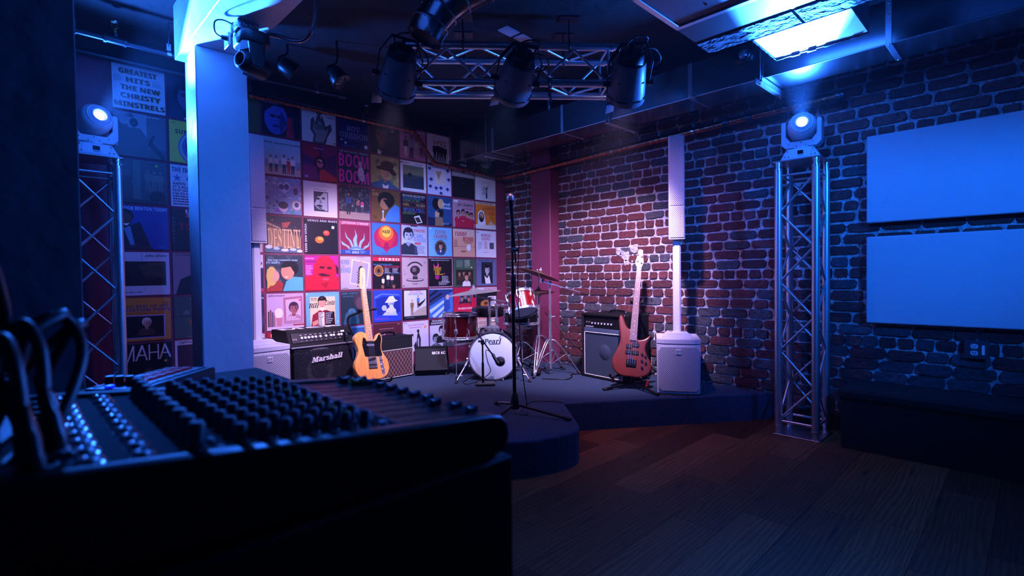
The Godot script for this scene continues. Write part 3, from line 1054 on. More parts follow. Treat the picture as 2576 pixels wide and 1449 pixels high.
func ducts() -> void:
	var g: StandardMaterial3D = mats.galvanised
	var t := thing("square_duct", "long rectangular galvanised air duct above the brick wall", "air duct")
	var cuts := [-4.566, -4.18, -3.95, -3.01, -1.79, -0.60, 0.60, 1.8]
	for i in cuts.size() - 1:
		var st := begin()
		var l: float = cuts[i + 1] - cuts[i] - 0.004
		box(st, Vector3(3.755, 2.585, (cuts[i] + cuts[i + 1]) * 0.5), Vector3(0.31, 0.244, l), 0.002)
		put(st, "duct_section", g, t)
	for i in range(2, cuts.size() - 1):
		var st := begin()
		var z: float = cuts[i]
		box(st, Vector3(3.597, 2.585, z), Vector3(0.006, 0.25, 0.03), 0.001)
		box(st, Vector3(3.755, 2.460, z), Vector3(0.32, 0.006, 0.03), 0.001)
		put(st, "seam_collar", mats.brushed_aluminium, t)
		st = begin()
		for q: Vector3 in [Vector3(3.592, 2.69, z), Vector3(3.592, 2.62, z), Vector3(3.60, 2.455, z), Vector3(3.9, 2.455, z)]:
			box(st, q, Vector3(0.008, 0.008, 0.008), 0.002)
		put(st, "screw", mats.chrome, t)
	var st := begin()
	rod(st, Vector3(3.6, 2.462, -4.56), Vector3(3.6, 2.462, 1.8), 0.004, -1.0, 8)
	put(st, "edge_seam", mats.brushed_aluminium, t)
	for z: float in [-4.03, -2.49, -1.29]:
		var h := thing("duct_hanger", {-4.03: "metal strut hanger under the duct nearest the corner", -2.49: "metal strut hanger under the middle of the duct", -1.29: "metal strut hanger under the duct beside the lit metal panel"}[z], "hanger", Vector3(3.77, 2.44, z), 0.0, "strut hangers under the air duct")
		st = begin()
		for s: float in [-1.0, 1.0]:
			box(st, Vector3(0, 0, s * 0.019), Vector3(0.44, 0.034, 0.003))
		box(st, Vector3(0, -0.016, 0), Vector3(0.44, 0.003, 0.041))
		put(st, "channel", mats.brushed_aluminium, h)
		for s: float in [-0.19, 0.19]:
			st = begin()
			rod(st, Vector3(s, -0.035, 0), Vector3(s, CE - 2.442, 0), 0.005, -1.0, 8)
			var r := put(st, "threaded_rod", mats.chrome, h)
			st = begin()
			for y: float in [-0.024, 0.022]:
				lathe(st, [Vector2(0, 0), Vector2(0.011, 0), Vector2(0.011, 0.009), Vector2(0, 0.009)], Transform3D(Basis(), Vector3(s, y, 0)), 6)
			put(st, "nut", mats.chrome, r)
	# round collar on the side of the duct
	var c := thing("duct_camera", "round dark fitting with a glass eye on the duct side", "ceiling fitting", Vector3(3.60, 2.646, -1.40))
	var side := Basis(Vector3(0, 0, 1), PI * 0.5)
	st = begin()
	lathe(st, [Vector2(0, 0.004), Vector2(0.062, 0.004), Vector2(0.06, 0.03), Vector2(0.048, 0.042), Vector2(0.04, 0.042), Vector2(0.038, 0.02), Vector2(0, 0.02)], Transform3D(side, Vector3.ZERO), 28)
	put(st, "collar", mats.black_plastic, c)
	st = begin()
	lathe(st, [Vector2(0.038, 0.022), Vector2(0.03, 0.034), Vector2(0.015, 0.042), Vector2(0, 0.044)], Transform3D(side, Vector3.ZERO), 24)
	put(st, "eye", mat("clear_dome", Color(0.55, 0.58, 0.62), 0.06, 0.6), c)
	# round duct drop
	t = thing("round_duct", "shiny round metal duct elbow dropping from the ceiling before the truss", "air duct")
	var pts := [Vector3(2.05, 2.875, -2.04), Vector3(1.925, 2.80, -2.155), Vector3(1.82, 2.725, -2.255), Vector3(1.748, 2.648, -2.323), Vector3(1.703, 2.572, -2.365), Vector3(1.68, 2.505, -2.385)]
	for i in pts.size() - 1:
		st = begin()
		var a: Vector3 = pts[i]
		var b: Vector3 = pts[i + 1]
		var d := (b - a).normalized()
		lathe(st, [Vector2(0.101, -0.012), Vector2(0.104, 0.0), Vector2(0.100, 0.006), Vector2(0.100, a.distance_to(b) + 0.012)], Transform3D(frame_along(d), a), 40)
		put(st, "duct_section", g, t)
		st = begin()
		hoop(st, Transform3D(frame_along(d), a), 0.1025, 0.0035, 40, 6)
		put(st, "bead", mats.brushed_aluminium, t)
	st = begin()
	var dd: Vector3 = (pts[5] - pts[4]).normalized()
	lathe(st, [Vector2(0, 0), Vector2(0.099, 0), Vector2(0.099, 0.012), Vector2(0, 0.012)], Transform3D(frame_along(dd), pts[5] - dd * 0.02), 40)
	put(st, "end_screen", mats.black_metal, t)
	st = begin()
	for k in 3:
		var a := 1.9 + 0.9 * k
		var B := frame_along((pts[4] - pts[3]).normalized())
		lathe(st, [Vector2(0.006, 0), Vector2(0.004, 0.005), Vector2(0, 0.006)], Transform3D(frame_along(B * Vector3(cos(a), 0, sin(a))), pts[3] + B * Vector3(cos(a) * 0.099, 0.04, sin(a) * 0.099)), 8)
	put(st, "screw", mats.chrome, t)
	# air handler, rough joist, bent metal panel
	t = thing("air_handler", "large flat metal air handling unit hung under the ceiling", "air unit", Vector3(2.395, 2.60, 0.0))
	st = begin()
	box(st, Vector3(0, 0.05, 0), Vector3(0.70, 0.41, 2.67), 0.006)
	put(st, "casing", mat("unit_casing", Color(0.10, 0.105, 0.12), 0.5, 0.2), t)
	st = begin()
	box(st, Vector3(-0.12, -0.158, 0), Vector3(0.39, 0.012, 2.58), 0.003)
	put(st, "access_panel", mat("unit_panel", Color(0.34, 0.35, 0.38), 0.5, 0.3), t)
	st = begin()
	box(st, Vector3(-0.12, -0.163, -1.30), Vector3(0.43, 0.02, 0.03), 0.002)
	box(st, Vector3(-0.33, -0.163, 0), Vector3(0.03, 0.02, 2.63), 0.002)
	box(st, Vector3(0.09, -0.163, 0), Vector3(0.03, 0.02, 2.63), 0.002)
	put(st, "angle_frame", mats.brushed_aluminium, t)
	st = begin()
	for k in 6:
		rod(st, Vector3(-0.02, -0.163, -1.1 + 0.4 * k), Vector3(-0.02, -0.167, -1.1 + 0.4 * k), 0.006, -1.0, 8)
	put(st, "screw", mats.black_metal, t)
	t = thing("ceiling_joist", "rough wrapped joist between air unit and pale metal panel", "joist")
	var rough := rough_up(mat("rough_wrap", Color(0.22, 0.225, 0.24), 0.9), "crumple", 0.03, 2.2, 1.3, 5)
	var z0 := -1.34
	for k in 5:
		var l := [0.50, 0.42, 0.55, 0.6, 0.6][k] as float
		st = begin()
		box(st, Vector3(2.84, 2.65, z0 + l * 0.5), Vector3(0.175, 0.42, l - 0.005), 0.006)
		put(st, "joist_section", rough, t)
		z0 += l
	t = thing("metal_panel", "pale sheet metal box panel catching the moving head beam", "panel", Vector3(3.113, 2.525, -0.865))
	st = begin()
	box(st, Vector3(0, 0, 0), Vector3(0.36, 0.17, 0.46), 0.003)
	put(st, "sheet", mat("white_sheet", Color(0.80, 0.80, 0.82), 0.5, 0.2), t)
	st = begin()
	for k in 11:
		box(st, Vector3(0.182, -0.087 + 0.004 * sin(k * 2.7), -0.21 + 0.042 * k), Vector3(0.004, 0.014, 0.044), 0.0, Basis(Vector3(1, 0, 0), 0.12 * sin(k * 3.1)))
	for k in 8:
		box(st, Vector3(-0.158 + 0.045 * k, -0.087, -0.232), Vector3(0.040, 0.008, 0.004), 0.0, Basis(Vector3(0, 0, 1), 0.1 * sin(k * 2.2)))
	put(st, "bent_flange", mats.galvanised, t)
	for k in 2:
		st = begin()
		box(st, Vector3([2.50, 2.657][k], CE - 0.003, [-2.56, -2.568][k]), Vector3(0.13, 0.006, 0.09), 0.001, Basis(Vector3.UP, 0.06))
		tag(put(st, "ceiling_plate", mats.pale_grey_plastic), ["pale blank cover plate on the black ceiling, the left of two", "pale cover plate on the black ceiling just above the middle can"][k], "cover plate", "ceiling cover plates")

func clamp_ring(p: Vector3, axis: Vector3, r: float, up: float, where: String) -> void:
	var t := thing("pipe_hanger", "steel ring hanger " + where, "hanger", p, 0.0, "ring hangers on the ceiling pipes")
	var st := begin()
	var B := frame_along(axis)
	lathe(st, [Vector2(r + 0.001, -0.012), Vector2(r + 0.004, -0.012), Vector2(r + 0.004, 0.012), Vector2(r + 0.001, 0.012)], Transform3D(B, Vector3.ZERO), 20)
	put(st, "ring", mats.galvanised, t)
	st = begin()
	box(st, Vector3(0, r + 0.025, 0), Vector3(0.004, 0.05, 0.026) if absf(axis.z) > 0.5 else Vector3(0.026, 0.05, 0.004), 0.001)
	rod(st, Vector3(0, r + 0.03, 0), Vector3(0, up, 0), 0.0045, -1.0, 8)
	put(st, "rod", mats.galvanised, t)

func sprinkler(p: Vector3, pipe: Node3D) -> void:
	var t := Node3D.new()
	t.name = "sprinkler_head"
	pipe.add_child(t, true)
	t.position = p
	var st := begin()
	lathe(st, [Vector2(0, 0), Vector2(0.014, 0), Vector2(0.014, 0.018), Vector2(0.009, 0.02), Vector2(0.009, 0.032), Vector2(0, 0.032)], Transform3D(), 8)
	put(st, "body", mats.brass, t)
	st = begin()
	for s: float in [-1.0, 1.0]:
		tube(st, spline([Vector3(s * 0.008, 0.03, 0), Vector3(s * 0.015, 0.045, 0), Vector3(s * 0.011, 0.066, 0), Vector3(0, 0.072, 0)], 4), 0.0025, 6)
	put(st, "frame", mats.brass, t)
	st = begin()
	lathe(st, [Vector2(0, 0.072), Vector2(0.017, 0.070), Vector2(0.018, 0.074), Vector2(0, 0.076)], Transform3D(), 16)
	put(st, "deflector", mats.chrome, t)

func pipes() -> void:
	var c: StandardMaterial3D = mats.copper
	var t := thing("copper_pipe", "copper pipe running along both walls and jogging down near the corner", "pipe")
	var runs := [[Vector3(1.15, 2.655, -4.45), Vector3(2.955, 2.655, -4.45)], [Vector3(2.985, 2.64, -4.45), Vector3(3.20, 2.40, -4.45)], [Vector3(3.235, 2.375, -4.45), Vector3(4.17, 2.335, -4.45)], [Vector3(4.2, 2.335, -4.42), Vector3(4.2, 2.395, -1.75)], [Vector3(4.2, 2.395, -1.75), Vector3(4.2, 2.41, -0.99)]]
	for r: Array in runs:
		var st := begin()
		rod(st, r[0], r[1], 0.030 if r[0].x > 4.19 else 0.018, -1.0, 18)
		put(st, "pipe_run", c, t)
	var bends := [[Vector3(2.92, 2.655, -4.45), Vector3(2.97, 2.655, -4.45), Vector3(3.015, 2.607, -4.45)], [Vector3(3.17, 2.433, -4.45), Vector3(3.215, 2.38, -4.45), Vector3(3.265, 2.374, -4.45)], [Vector3(4.13, 2.336, -4.45), Vector3(4.195, 2.335, -4.445), Vector3(4.2, 2.337, -4.38)]]
	for b: Array in bends:
		var st := begin()
		tube(st, spline(b, 5), 0.0215 if b[2].x < 4.19 else 0.033, 16)
		put(st, "elbow", c, t)
	for z: float in [-1.80, -1.62]:
		var sc := begin()
		lathe(sc, [Vector2(0.0, 0), Vector2(0.034, 0), Vector2(0.035, 0.05), Vector2(0, 0.05)], Transform3D(Basis(Vector3(1, 0, 0), PI * 0.5), Vector3(4.2, 2.397, z)), 18)
		put(sc, "coupling", mats.steel_pipe, t)
	var st := begin()
	lathe(st, [Vector2(0, 0), Vector2(0.038, 0), Vector2(0.038, 0.03), Vector2(0.033, 0.032), Vector2(0.033, 0.05), Vector2(0, 0.05)], Transform3D(Basis(Vector3(1, 0, 0), PI * 0.5), Vector3(4.2, 2.41, -1.0)), 8)
	put(st, "end_cap", mats.steel_pipe, t)
	var wheres := {-4.05: "on the copper pipe left of the purple pilaster", -2.88: "on the copper pipe above the bass guitar", -2.06: "on the copper pipe beside the white column speaker top", -1.33: "on the copper pipe behind the right moving head", 1.42: "on the copper pipe nearest the white pillar", 2.41: "on the copper pipe under the upright sprinkler", 3.43: "on the copper pipe just past its downward jog", 4.0: "on the copper pipe nearest the room corner"}
	for z: float in [-4.05, -2.88, -2.06, -1.33]:
		clamp_ring(Vector3(4.2, 2.335 + (z + 4.42) * 0.0222, z), Vector3(0, 0, 1), 0.030, 0.42, wheres[z])
	for x: float in [1.42, 2.41, 3.43, 4.0]:
		clamp_ring(Vector3(x, 2.655 if x < 3.0 else 2.37 - (x - 3.235) * 0.04, -4.45), Vector3(1, 0, 0), 0.018, 0.19 if x < 3.0 else 0.45, wheres[x])
	sprinkler(Vector3(2.395, 2.69, -4.35), t)
	t = thing("sprinkler_pipe", "dark sprinkler pipe on the black ceiling left of the pillar", "pipe")
	st = begin()
	rod(st, Vector3(0.05, 2.66, -4.0), Vector3(0.93, 2.655, -4.0), 0.0175, -1.0, 16)
	put(st, "pipe_run", mats.steel_pipe, t)
	st = begin()
	rod(st, Vector3(0.45, 2.66, -4.0), Vector3(0.545, 2.66, -4.0), 0.025, -1.0, 18)
	rod(st, Vector3(0.44, 2.66, -4.0), Vector3(0.455, 2.66, -4.0), 0.029, -1.0, 18)
	rod(st, Vector3(0.54, 2.66, -4.0), Vector3(0.555, 2.66, -4.0), 0.029, -1.0, 18)
	rod(st, Vector3(0.497, 2.66, -4.0), Vector3(0.497, 2.70, -4.0), 0.02, -1.0, 16)
	put(st, "tee", mats.steel_pipe, t)
	sprinkler(Vector3(0.497, 2.70, -4.0), t)
	clamp_ring(Vector3(0.30, 2.658, -4.0), Vector3(1, 0, 0), 0.0175, 0.2, "on the sprinkler pipe beside the dark partition")
	clamp_ring(Vector3(0.78, 2.656, -4.0), Vector3(1, 0, 0), 0.0175, 0.2, "on the sprinkler pipe nearest the white pillar")
	t = thing("wall_pipe", "dull steel pipe along the top of the wall behind the left tower", "pipe")
	st = begin()
	rod(st, Vector3(-0.3, 2.71, -4.49), Vector3(1.15, 2.715, -4.49), 0.024, -1.0, 18)
	put(st, "pipe_run", mats.steel_pipe, t)
	t = thing("branch_pipe", "thin dark branch pipe with a sprinkler below the two black spotlights", "pipe")
	st = begin()
	rod(st, Vector3(1.15, 2.705, -4.2), Vector3(2.05, 2.735, -4.2), 0.014, -1.0, 14)
	put(st, "pipe_run", mats.steel_pipe, t)
	st = begin()
	rod(st, Vector3(2.04, 2.735, -4.2), Vector3(2.11, 2.735, -4.2), 0.02, -1.0, 16)
	put(st, "elbow", mats.steel_pipe, t)
	sprinkler(Vector3(2.085, 2.752, -4.2), t)
	clamp_ring(Vector3(1.86, 2.729, -4.2), Vector3(1, 0, 0), 0.014, 0.12, "on the thin branch pipe under the black spotlight")

func track_spots() -> void:
	for k in 2:
		var p := [Vector3(1.465, 2.693, -3.79), Vector3(1.70, 2.61, -3.50)][k] as Vector3
		var t := thing("spotlight", ["small black round spotlight on the ceiling nearest the white pillar", "small black spotlight with a shiny lens right of its twin"][k], "spotlight", p, 0.0, "small black ceiling spotlights")
		var d := [Vector3(0.75, -0.45, 0.2), Vector3(0.35, -0.75, 0.45)][k] as Vector3
		var xf := Transform3D(frame_along(d), Vector3.ZERO)
		var st := begin()
		lathe(st, [Vector2(0, -0.06), Vector2(0.04, -0.058), Vector2(0.055, -0.04), Vector2(0.068, 0.05), Vector2(0.066, 0.055), Vector2(0.058, 0.05), Vector2(0, 0.03)], xf, 28)
		put(st, "housing", mats.black_plastic, t)
		st = begin()
		lathe(st, [Vector2(0.05, 0.04), Vector2(0.025, 0.052), Vector2(0, 0.055)], xf, 24)
		put(st, "lens", mat("lens_glass", Color(0.3, 0.32, 0.35), 0.08, 0.5), t)
		st = begin()
		tube(st, spline([xf * Vector3(-0.066, 0, 0), Vector3(-0.05, 0.06, -0.03), Vector3(0, 0.1, 0), Vector3(0, CE - p.y, 0)], 5), 0.008, 8)
		put(st, "arm", mats.black_metal, t)

# ---------------------------------------------------------------- amplifiers and speakers
const FRONT_UP := Basis(Vector3(1, 0, 0), Vector3(0, 0, -1), Vector3(0, 1, 0))   # plate outline in x and -z, rising along y

func grille(called: String, ink: Color, hole: Color, scale: float, rough := 0.5, metal := 0.0, cut := false) -> StandardMaterial3D:
	if mats.has(called):
		return mats[called]
	var m := mat(called, Color(1, 1, 1), rough, metal)
	m.albedo_texture = grille_tex(called, ink, hole, cut)
	m.uv1_triplanar = true
	m.uv1_scale = Vector3.ONE * scale
	if cut:
		m.transparency = BaseMaterial3D.TRANSPARENCY_ALPHA_SCISSOR
		m.alpha_scissor_threshold = 0.5
	return m

func badge(parent: Node, at: Vector3) -> void:
	var st := begin()
	box(st, at, Vector3(0.042, 0.042, 0.006), 0.002)
	var b := put(st, "badge", mats.white_plastic, parent)
	st = begin()
	for p: Array in [[-0.009, 0.009, 0.012, 0.003], [-0.009, 0.0, 0.012, 0.003], [-0.009, -0.009, 0.012, 0.003], [-0.014, 0.0, 0.003, 0.021], [0.012, 0.009, 0.016, 0.003]]:
		box(st, at + Vector3(p[0], p[1], 0.004), Vector3(p[2], p[3], 0.002))
	box(st, at + Vector3(0.008, -0.001, 0.004), Vector3(0.003, 0.02, 0.002), 0.0, Basis(Vector3(0, 0, 1), 0.4))
	put(st, "logo", mats.grey_print, b)

func column_speaker(label: String, at: Vector3, turn: float) -> void:
	var t := thing("column_speaker", label, "speaker", at, turn, "white column speakers on the stage")
	var w: StandardMaterial3D = mats.white_plastic
	var body := PackedVector2Array([Vector2(-0.166, 0.20), Vector2(-0.15, 0.21), Vector2(0.15, 0.21), Vector2(0.166, 0.20), Vector2(0.166, -0.175), Vector2(0.12, -0.205), Vector2(-0.12, -0.205), Vector2(-0.166, -0.175)])
	body.reverse()
	var up := Transform3D(Basis(Vector3(1, 0, 0), Vector3(0, 0, 1), Vector3(0, -1, 0)), Vector3.ZERO)   # outline y becomes depth z, grows downwards
	var st := begin()
	plate(st, PackedVector2Array([Vector2(-0.166, 0.205), Vector2(-0.166, -0.185), Vector2(-0.11, -0.205), Vector2(0.11, -0.205), Vector2(0.166, -0.185), Vector2(0.166, 0.205)]), 0.012, 0.40, Transform3D(FRONT_UP, Vector3.ZERO), 0.004, true, false)
	var cab := put(st, "cabinet", w, t)
	st = begin()
	var g := PackedVector2Array([Vector2(-0.155, 0.06), Vector2(-0.13, 0.03), Vector2(0.13, 0.03), Vector2(0.155, 0.06), Vector2(0.155, 0.35), Vector2(0.13, 0.385), Vector2(-0.13, 0.385), Vector2(-0.155, 0.35)])
	plate(st, g, 0.195, 0.214, Transform3D(), 0.004, false, false)
	put(st, "grille", grille("white_grille", Color(0.72, 0.72, 0.76), Color(0.10, 0.10, 0.11), 60.0, 0.45), cab)
	badge(cab, Vector3(0.0, 0.345, 0.217))
	st = begin()
	plate(st, PackedVector2Array([Vector2(-0.167, 0.206), Vector2(-0.167, -0.187), Vector2(-0.11, -0.209), Vector2(0.11, -0.209), Vector2(0.167, -0.187), Vector2(0.167, 0.206)]), 0.405, 0.445, Transform3D(FRONT_UP, Vector3.ZERO), 0.006, true, false)
	var lid := put(st, "lid", w, t)
	st = begin()
	plate(st, PackedVector2Array([Vector2(-0.12, 0.445), Vector2(0.12, 0.445), Vector2(0.075, 0.485), Vector2(-0.075, 0.485)]), -0.10, 0.09, Transform3D(), 0.004, true, false)
	put(st, "pole_socket", w, lid)
	st = begin()
	box(st, Vector3(-0.05, 0.481, 0.0), Vector3(0.03, 0.012, 0.08), 0.004)
	box(st, Vector3(0.055, 0.481, 0.0), Vector3(0.03, 0.012, 0.08), 0.004)
	put(st, "hand_recess", mats.grey_print, lid)
	st = begin()
	for x: float in [-0.13, 0.13]:
		for z: float in [-0.15, 0.15]:
			rod(st, Vector3(x, 0, z), Vector3(x, 0.014, z), 0.018, -1.0, 12)
	put(st, "foot", mats.rubber, t)
	st = begin()
	plate(st, round_rect(0.028, 0.075, 0.013), 0.0, 0.003, Transform3D(Basis(Vector3(0, 0, -1), Vector3(0, 1, 0), Vector3(1, 0, 0)), Vector3(0.1655, 0.27, 0.02)), 0.0)
	put(st, "side_handle", mats.grey_print, cab)
	st = begin()
	box(st, Vector3(0, 0.86, -0.02), Vector3(0.062, 0.80, 0.062), 0.012)
	put(st, "pole", w, t)
	# the line array, its lower third leaning forward
	st = begin()
	var side := PackedVector2Array([Vector2(-0.085, 0), Vector2(0.075, 0.0), Vector2(0.062, 0.26), Vector2(0.062, 0.84), Vector2(-0.085, 0.84)])
	plate(st, side, -0.062, 0.062, Transform3D(Basis(Vector3(0, 0, 1), Vector3(0, 1, 0), Vector3(-1, 0, 0)), Vector3(0, 1.24, -0.01)), 0.008, true, false)
	var arr := put(st, "line_array", w, t)
	st = begin()
	box(st, Vector3(0, 1.795, 0.0545), Vector3(0.112, 0.565, 0.012), 0.004)
	box(st, Vector3(0, 1.378, 0.0605), Vector3(0.112, 0.255, 0.012), 0.004, Basis(Vector3(1, 0, 0), -0.05))
	put(st, "array_grille", mats.white_grille, arr)

func speaker_cone(parent: Node, c: Vector3, r: float) -> void:
	var B := Transform3D(Basis(Vector3(1, 0, 0), PI * 0.5), c)
	var st := begin()
	lathe(st, [Vector2(r * 1.12, -0.009), Vector2(r * 1.12, 0.004), Vector2(r * 0.98, 0.006), Vector2(r * 0.93, 0.012), Vector2(r * 0.86, 0.004), Vector2(r * 0.3, -0.008)], B, 40)
	lathe(st, [Vector2(r * 0.36, -0.008), Vector2(r * 0.3, 0.004), Vector2(r * 0.15, 0.011), Vector2(0, 0.013)], B, 32)
	put(st, "speaker_cone", mat("paper_cone", Color(0.62, 0.64, 0.68), 0.4), parent)

func knob_row(parent: Node, called: String, a: Vector3, b: Vector3, n: int, r: float, out: Vector3, m: Material, body: Material) -> void:
	for k in n:
		var p := a.lerp(b, float(k) / maxf(n - 1, 1))
		var st := begin()
		lathe(st, [Vector2(0, 0), Vector2(r, 0), Vector2(r * 0.85, r * 1.1), Vector2(0, r * 1.1)], Transform3D(frame_along(out), p), 14)
		var o := put(st, called, body, parent)
		st = begin()
		lathe(st, [Vector2(0, r * 1.08), Vector2(r * 0.72, r * 1.1), Vector2(r * 0.68, r * 1.2), Vector2(0, r * 1.22)], Transform3D(frame_along(out), p), 14)
		put(st, "cap", m, o)

func corner_guards(parent: Node, w: float, h: float, d: float) -> void:
	for x: float in [-1.0, 1.0]:
		for y: float in [0.0, 1.0]:
			for z: float in [-1.0, 1.0]:
				var st := begin()
				box(st, Vector3(x * (w * 0.5 - 0.014), 0.014 + y * (h - 0.028), z * (d * 0.5 - 0.014)), Vector3(0.034, 0.034, 0.034), 0.008)
				put(st, "corner_guard", mats.black_plastic, parent)

func backline() -> void:
	column_speaker("white column speaker on the stage right of the bass guitar", Vector3(3.925, ST, -2.075), deg_to_rad(-59.3))
	column_speaker("white column speaker half hidden behind the square pillar", Vector3(1.385, ST, -4.29), deg_to_rad(3.0))
	# big bass combo with a script logo
	var t := thing("guitar_amplifier", "wide black amplifier with white script lettering behind the blond guitar", "amplifier", Vector3(1.84, ST, -4.335), deg_to_rad(3.0))
	var W := 0.56
	var H := 0.535
	var D := 0.33
	var st := begin()
	plate(st, PackedVector2Array([Vector2(-D * 0.5, 0), Vector2(D * 0.5, 0), Vector2(D * 0.5, 0.415), Vector2(D * 0.5 - 0.055, H), Vector2(-D * 0.5, H)]), -W * 0.5, W * 0.5, Transform3D(Basis(Vector3(0, 0, 1), Vector3(0, 1, 0), Vector3(-1, 0, 0)), Vector3.ZERO), 0.008, true, false)
	var cab := put(st, "cabinet", mats.tolex, t)
	corner_guards(cab, W, 0.40, D)
	st = begin()
	box(st, Vector3(0, 0.205, D * 0.5 + 0.002), Vector3(W - 0.05, 0.36, 0.012), 0.003)
	put(st, "baffle", mat("baffle_black", Color(0.025, 0.025, 0.03), 0.8), t)
	speaker_cone(t, Vector3(-0.03, 0.205, D * 0.5 + 0.02), 0.165)
	st = begin()
	lathe(st, [Vector2(0.05, 0), Vector2(0.045, 0.006), Vector2(0.02, -0.012)], Transform3D(Basis(Vector3(1, 0, 0), PI * 0.5), Vector3(0.19, 0.335, D * 0.5 + 0.01)), 20)
	put(st, "tweeter", mats.paper_cone, t)
	st = begin()
	box(st, Vector3(0, 0.205, D * 0.5 + 0.036), Vector3(W - 0.045, 0.365, 0.003), 0.001)
	put(st, "metal_grille", grille("black_grille", Color(0.17, 0.175, 0.20), Color(0, 0, 0), 62.0, 0.4, 0.3, true), t)
	st = begin()
	box(st, Vector3(0, 0.402, D * 0.5 + 0.014), Vector3(W - 0.02, 0.012, 0.04), 0.003)
	put(st, "silver_trim", mats.aluminium, t)
	var lo := letters(t, "Marshall", 0.058, Transform3D(Basis(Vector3(1, 0, 0), Vector3(0.30, 1, 0), Vector3(0, 0, 1)) * Basis(Vector3(0, 0, 1), 0.06), Vector3(0.022, 0.300, D * 0.5 + 0.044)), mats.white_print, "Droid Serif", 0.008, "logo")
	lo.set_meta("label", "white raised script logo")
	# sloping control panel
	var pn := Basis(Vector3(1, 0, 0), -atan2(0.055, 0.12))
	var at := Vector3(0, 0.475, D * 0.5 - 0.024)
	st = begin()
	box(st, at, Vector3(W - 0.06, 0.085, 0.008), 0.002, pn)
	var panel := put(st, "control_panel", mat("panel_black", Color(0.03, 0.03, 0.035), 0.35), t)
	knob_row(panel, "knob", at + pn * Vector3(-0.17, -0.005, 0.004), at + pn * Vector3(-0.05, -0.005, 0.004), 5, 0.012, pn * Vector3(0, 0, 1), mats.white_print, mats.pale_grey_plastic)
	knob_row(panel, "knob", at + pn * Vector3(-0.01, -0.005, 0.004), at + pn * Vector3(0.04, -0.005, 0.004), 2, 0.012, pn * Vector3(0, 0, 1), mats.white_print, mats.pale_grey_plastic)
	knob_row(panel, "knob", at + pn * Vector3(0.085, -0.005, 0.004), at + pn * Vector3(0.11, -0.005, 0.004), 2, 0.012, pn * Vector3(0, 0, 1), mats.white_print, mats.pale_grey_plastic)
	knob_row(panel, "knob", at + pn * Vector3(0.155, -0.005, 0.004), at + pn * Vector3(0.18, -0.005, 0.004), 2, 0.012, pn * Vector3(0, 0, 1), mats.white_print, mats.pale_grey_plastic)
	st = begin()
	for x: float in [-0.235, -0.215]:
		lathe(st, [Vector2(0.008, 0.004), Vector2(0.008, 0.009), Vector2(0.004, 0.009), Vector2(0.004, 0.004)], Transform3D(pn * Basis(Vector3(1, 0, 0), PI * 0.5), at + pn * Vector3(x, -0.012, 0)), 12)
	box(st, at + pn * Vector3(0.232, 0, 0.006), Vector3(0.018, 0.03, 0.008), 0.002, pn)
	put(st, "input_jack", mats.chrome, panel)
	st = begin()
	for k in 9:
		box(st, at + pn * Vector3(-0.17 + 0.042 * k, 0.022, 0.0045), Vector3(0.018, 0.003, 0.001), 0.0, pn)
		box(st, at + pn * Vector3(-0.17 + 0.042 * k, -0.028, 0.0045), Vector3(0.012, 0.002, 0.001), 0.0, pn)
	box(st, at + pn * Vector3(0.20, 0.027, 0.0045), Vector3(0.035, 0.014, 0.001), 0.0, pn)
	put(st, "panel_print", mats.white_print, panel)
	letters(t, "MCR", 0.20, Transform3D(Basis(Vector3(1.25, 0, 0), Vector3(0, 0, -0.75), Vector3(0, 1, 0)), Vector3(0.0, H + 0.0005, -0.06)), mats.white_print)
	# small combo with diamond cloth
	t = thing("guitar_amplifier", "small black amplifier with brown diamond pattern cloth between guitar and floor monitor", "amplifier", Vector3(2.57, ST, -4.36), deg_to_rad(4.0))
	st = begin()
	box(st, Vector3(0, 0.20, 0), Vector3(0.46, 0.395, 0.22), 0.012)
	cab = put(st, "cabinet", mats.tolex, t)
	corner_guards(cab, 0.46, 0.40, 0.22)
	st = begin()
	box(st, Vector3(0, 0.145, 0.109), Vector3(0.43, 0.25, 0.006), 0.002)
	put(st, "diamond_cloth", diamond_cloth(), t)
	st = begin()
	box(st, Vector3(0, 0.33, 0.109), Vector3(0.43, 0.10, 0.006), 0.002)
	put(st, "upper_cloth", mat("black_cloth", Color(0.02, 0.02, 0.022), 0.8), t)
	st = begin()
	for y: float in [0.016, 0.275]:
		rod(st, Vector3(-0.217, y, 0.113), Vector3(0.217, y, 0.113), 0.0028, -1.0, 8)
	for x: float in [-0.217, 0.217]:
		rod(st, Vector3(x, 0.016, 0.113), Vector3(x, 0.385, 0.113), 0.0028, -1.0, 8)
	put(st, "piping", mats.white_print, t)
	st = begin()
	tube(st, spline([Vector3(-0.09, 0.398, 0), Vector3(-0.07, 0.425, 0), Vector3(0, 0.435, 0), Vector3(0.07, 0.425, 0), Vector3(0.09, 0.398, 0)], 6), 0.01, 10)
	put(st, "handle", mats.black_leather, t)
	# wedge monitor lying on its side
	t = thing("floor_monitor", "black wedge floor monitor between diamond cloth amplifier and drum kit", "speaker", Vector3(2.985, ST, -4.22), deg_to_rad(-36.0))
	st = begin()
	var sec := PackedVector2Array([Vector2(-0.15, 0.0), Vector2(0.12, 0.0), Vector2(0.165, 0.06), Vector2(0.07, 0.255), Vector2(0.03, 0.275), Vector2(-0.12, 0.23), Vector2(-0.15, 0.20)])
	plate(st, sec, -0.16, 0.16, Transform3D(Basis(Vector3(0, 0, 1), Vector3(0, 1, 0), Vector3(-1, 0, 0)), Vector3.ZERO), 0.008, true, false)
	cab = put(st, "cabinet", mats.tolex, t)
	st = begin()
	box(st, Vector3(0.1615, 0.12, 0.0), Vector3(0.006, 0.12, 0.14), 0.002, Basis(Vector3(1, 0, 0), 0.45))
	put(st, "handle_cup", mats.black_plastic, cab)
	st = begin()
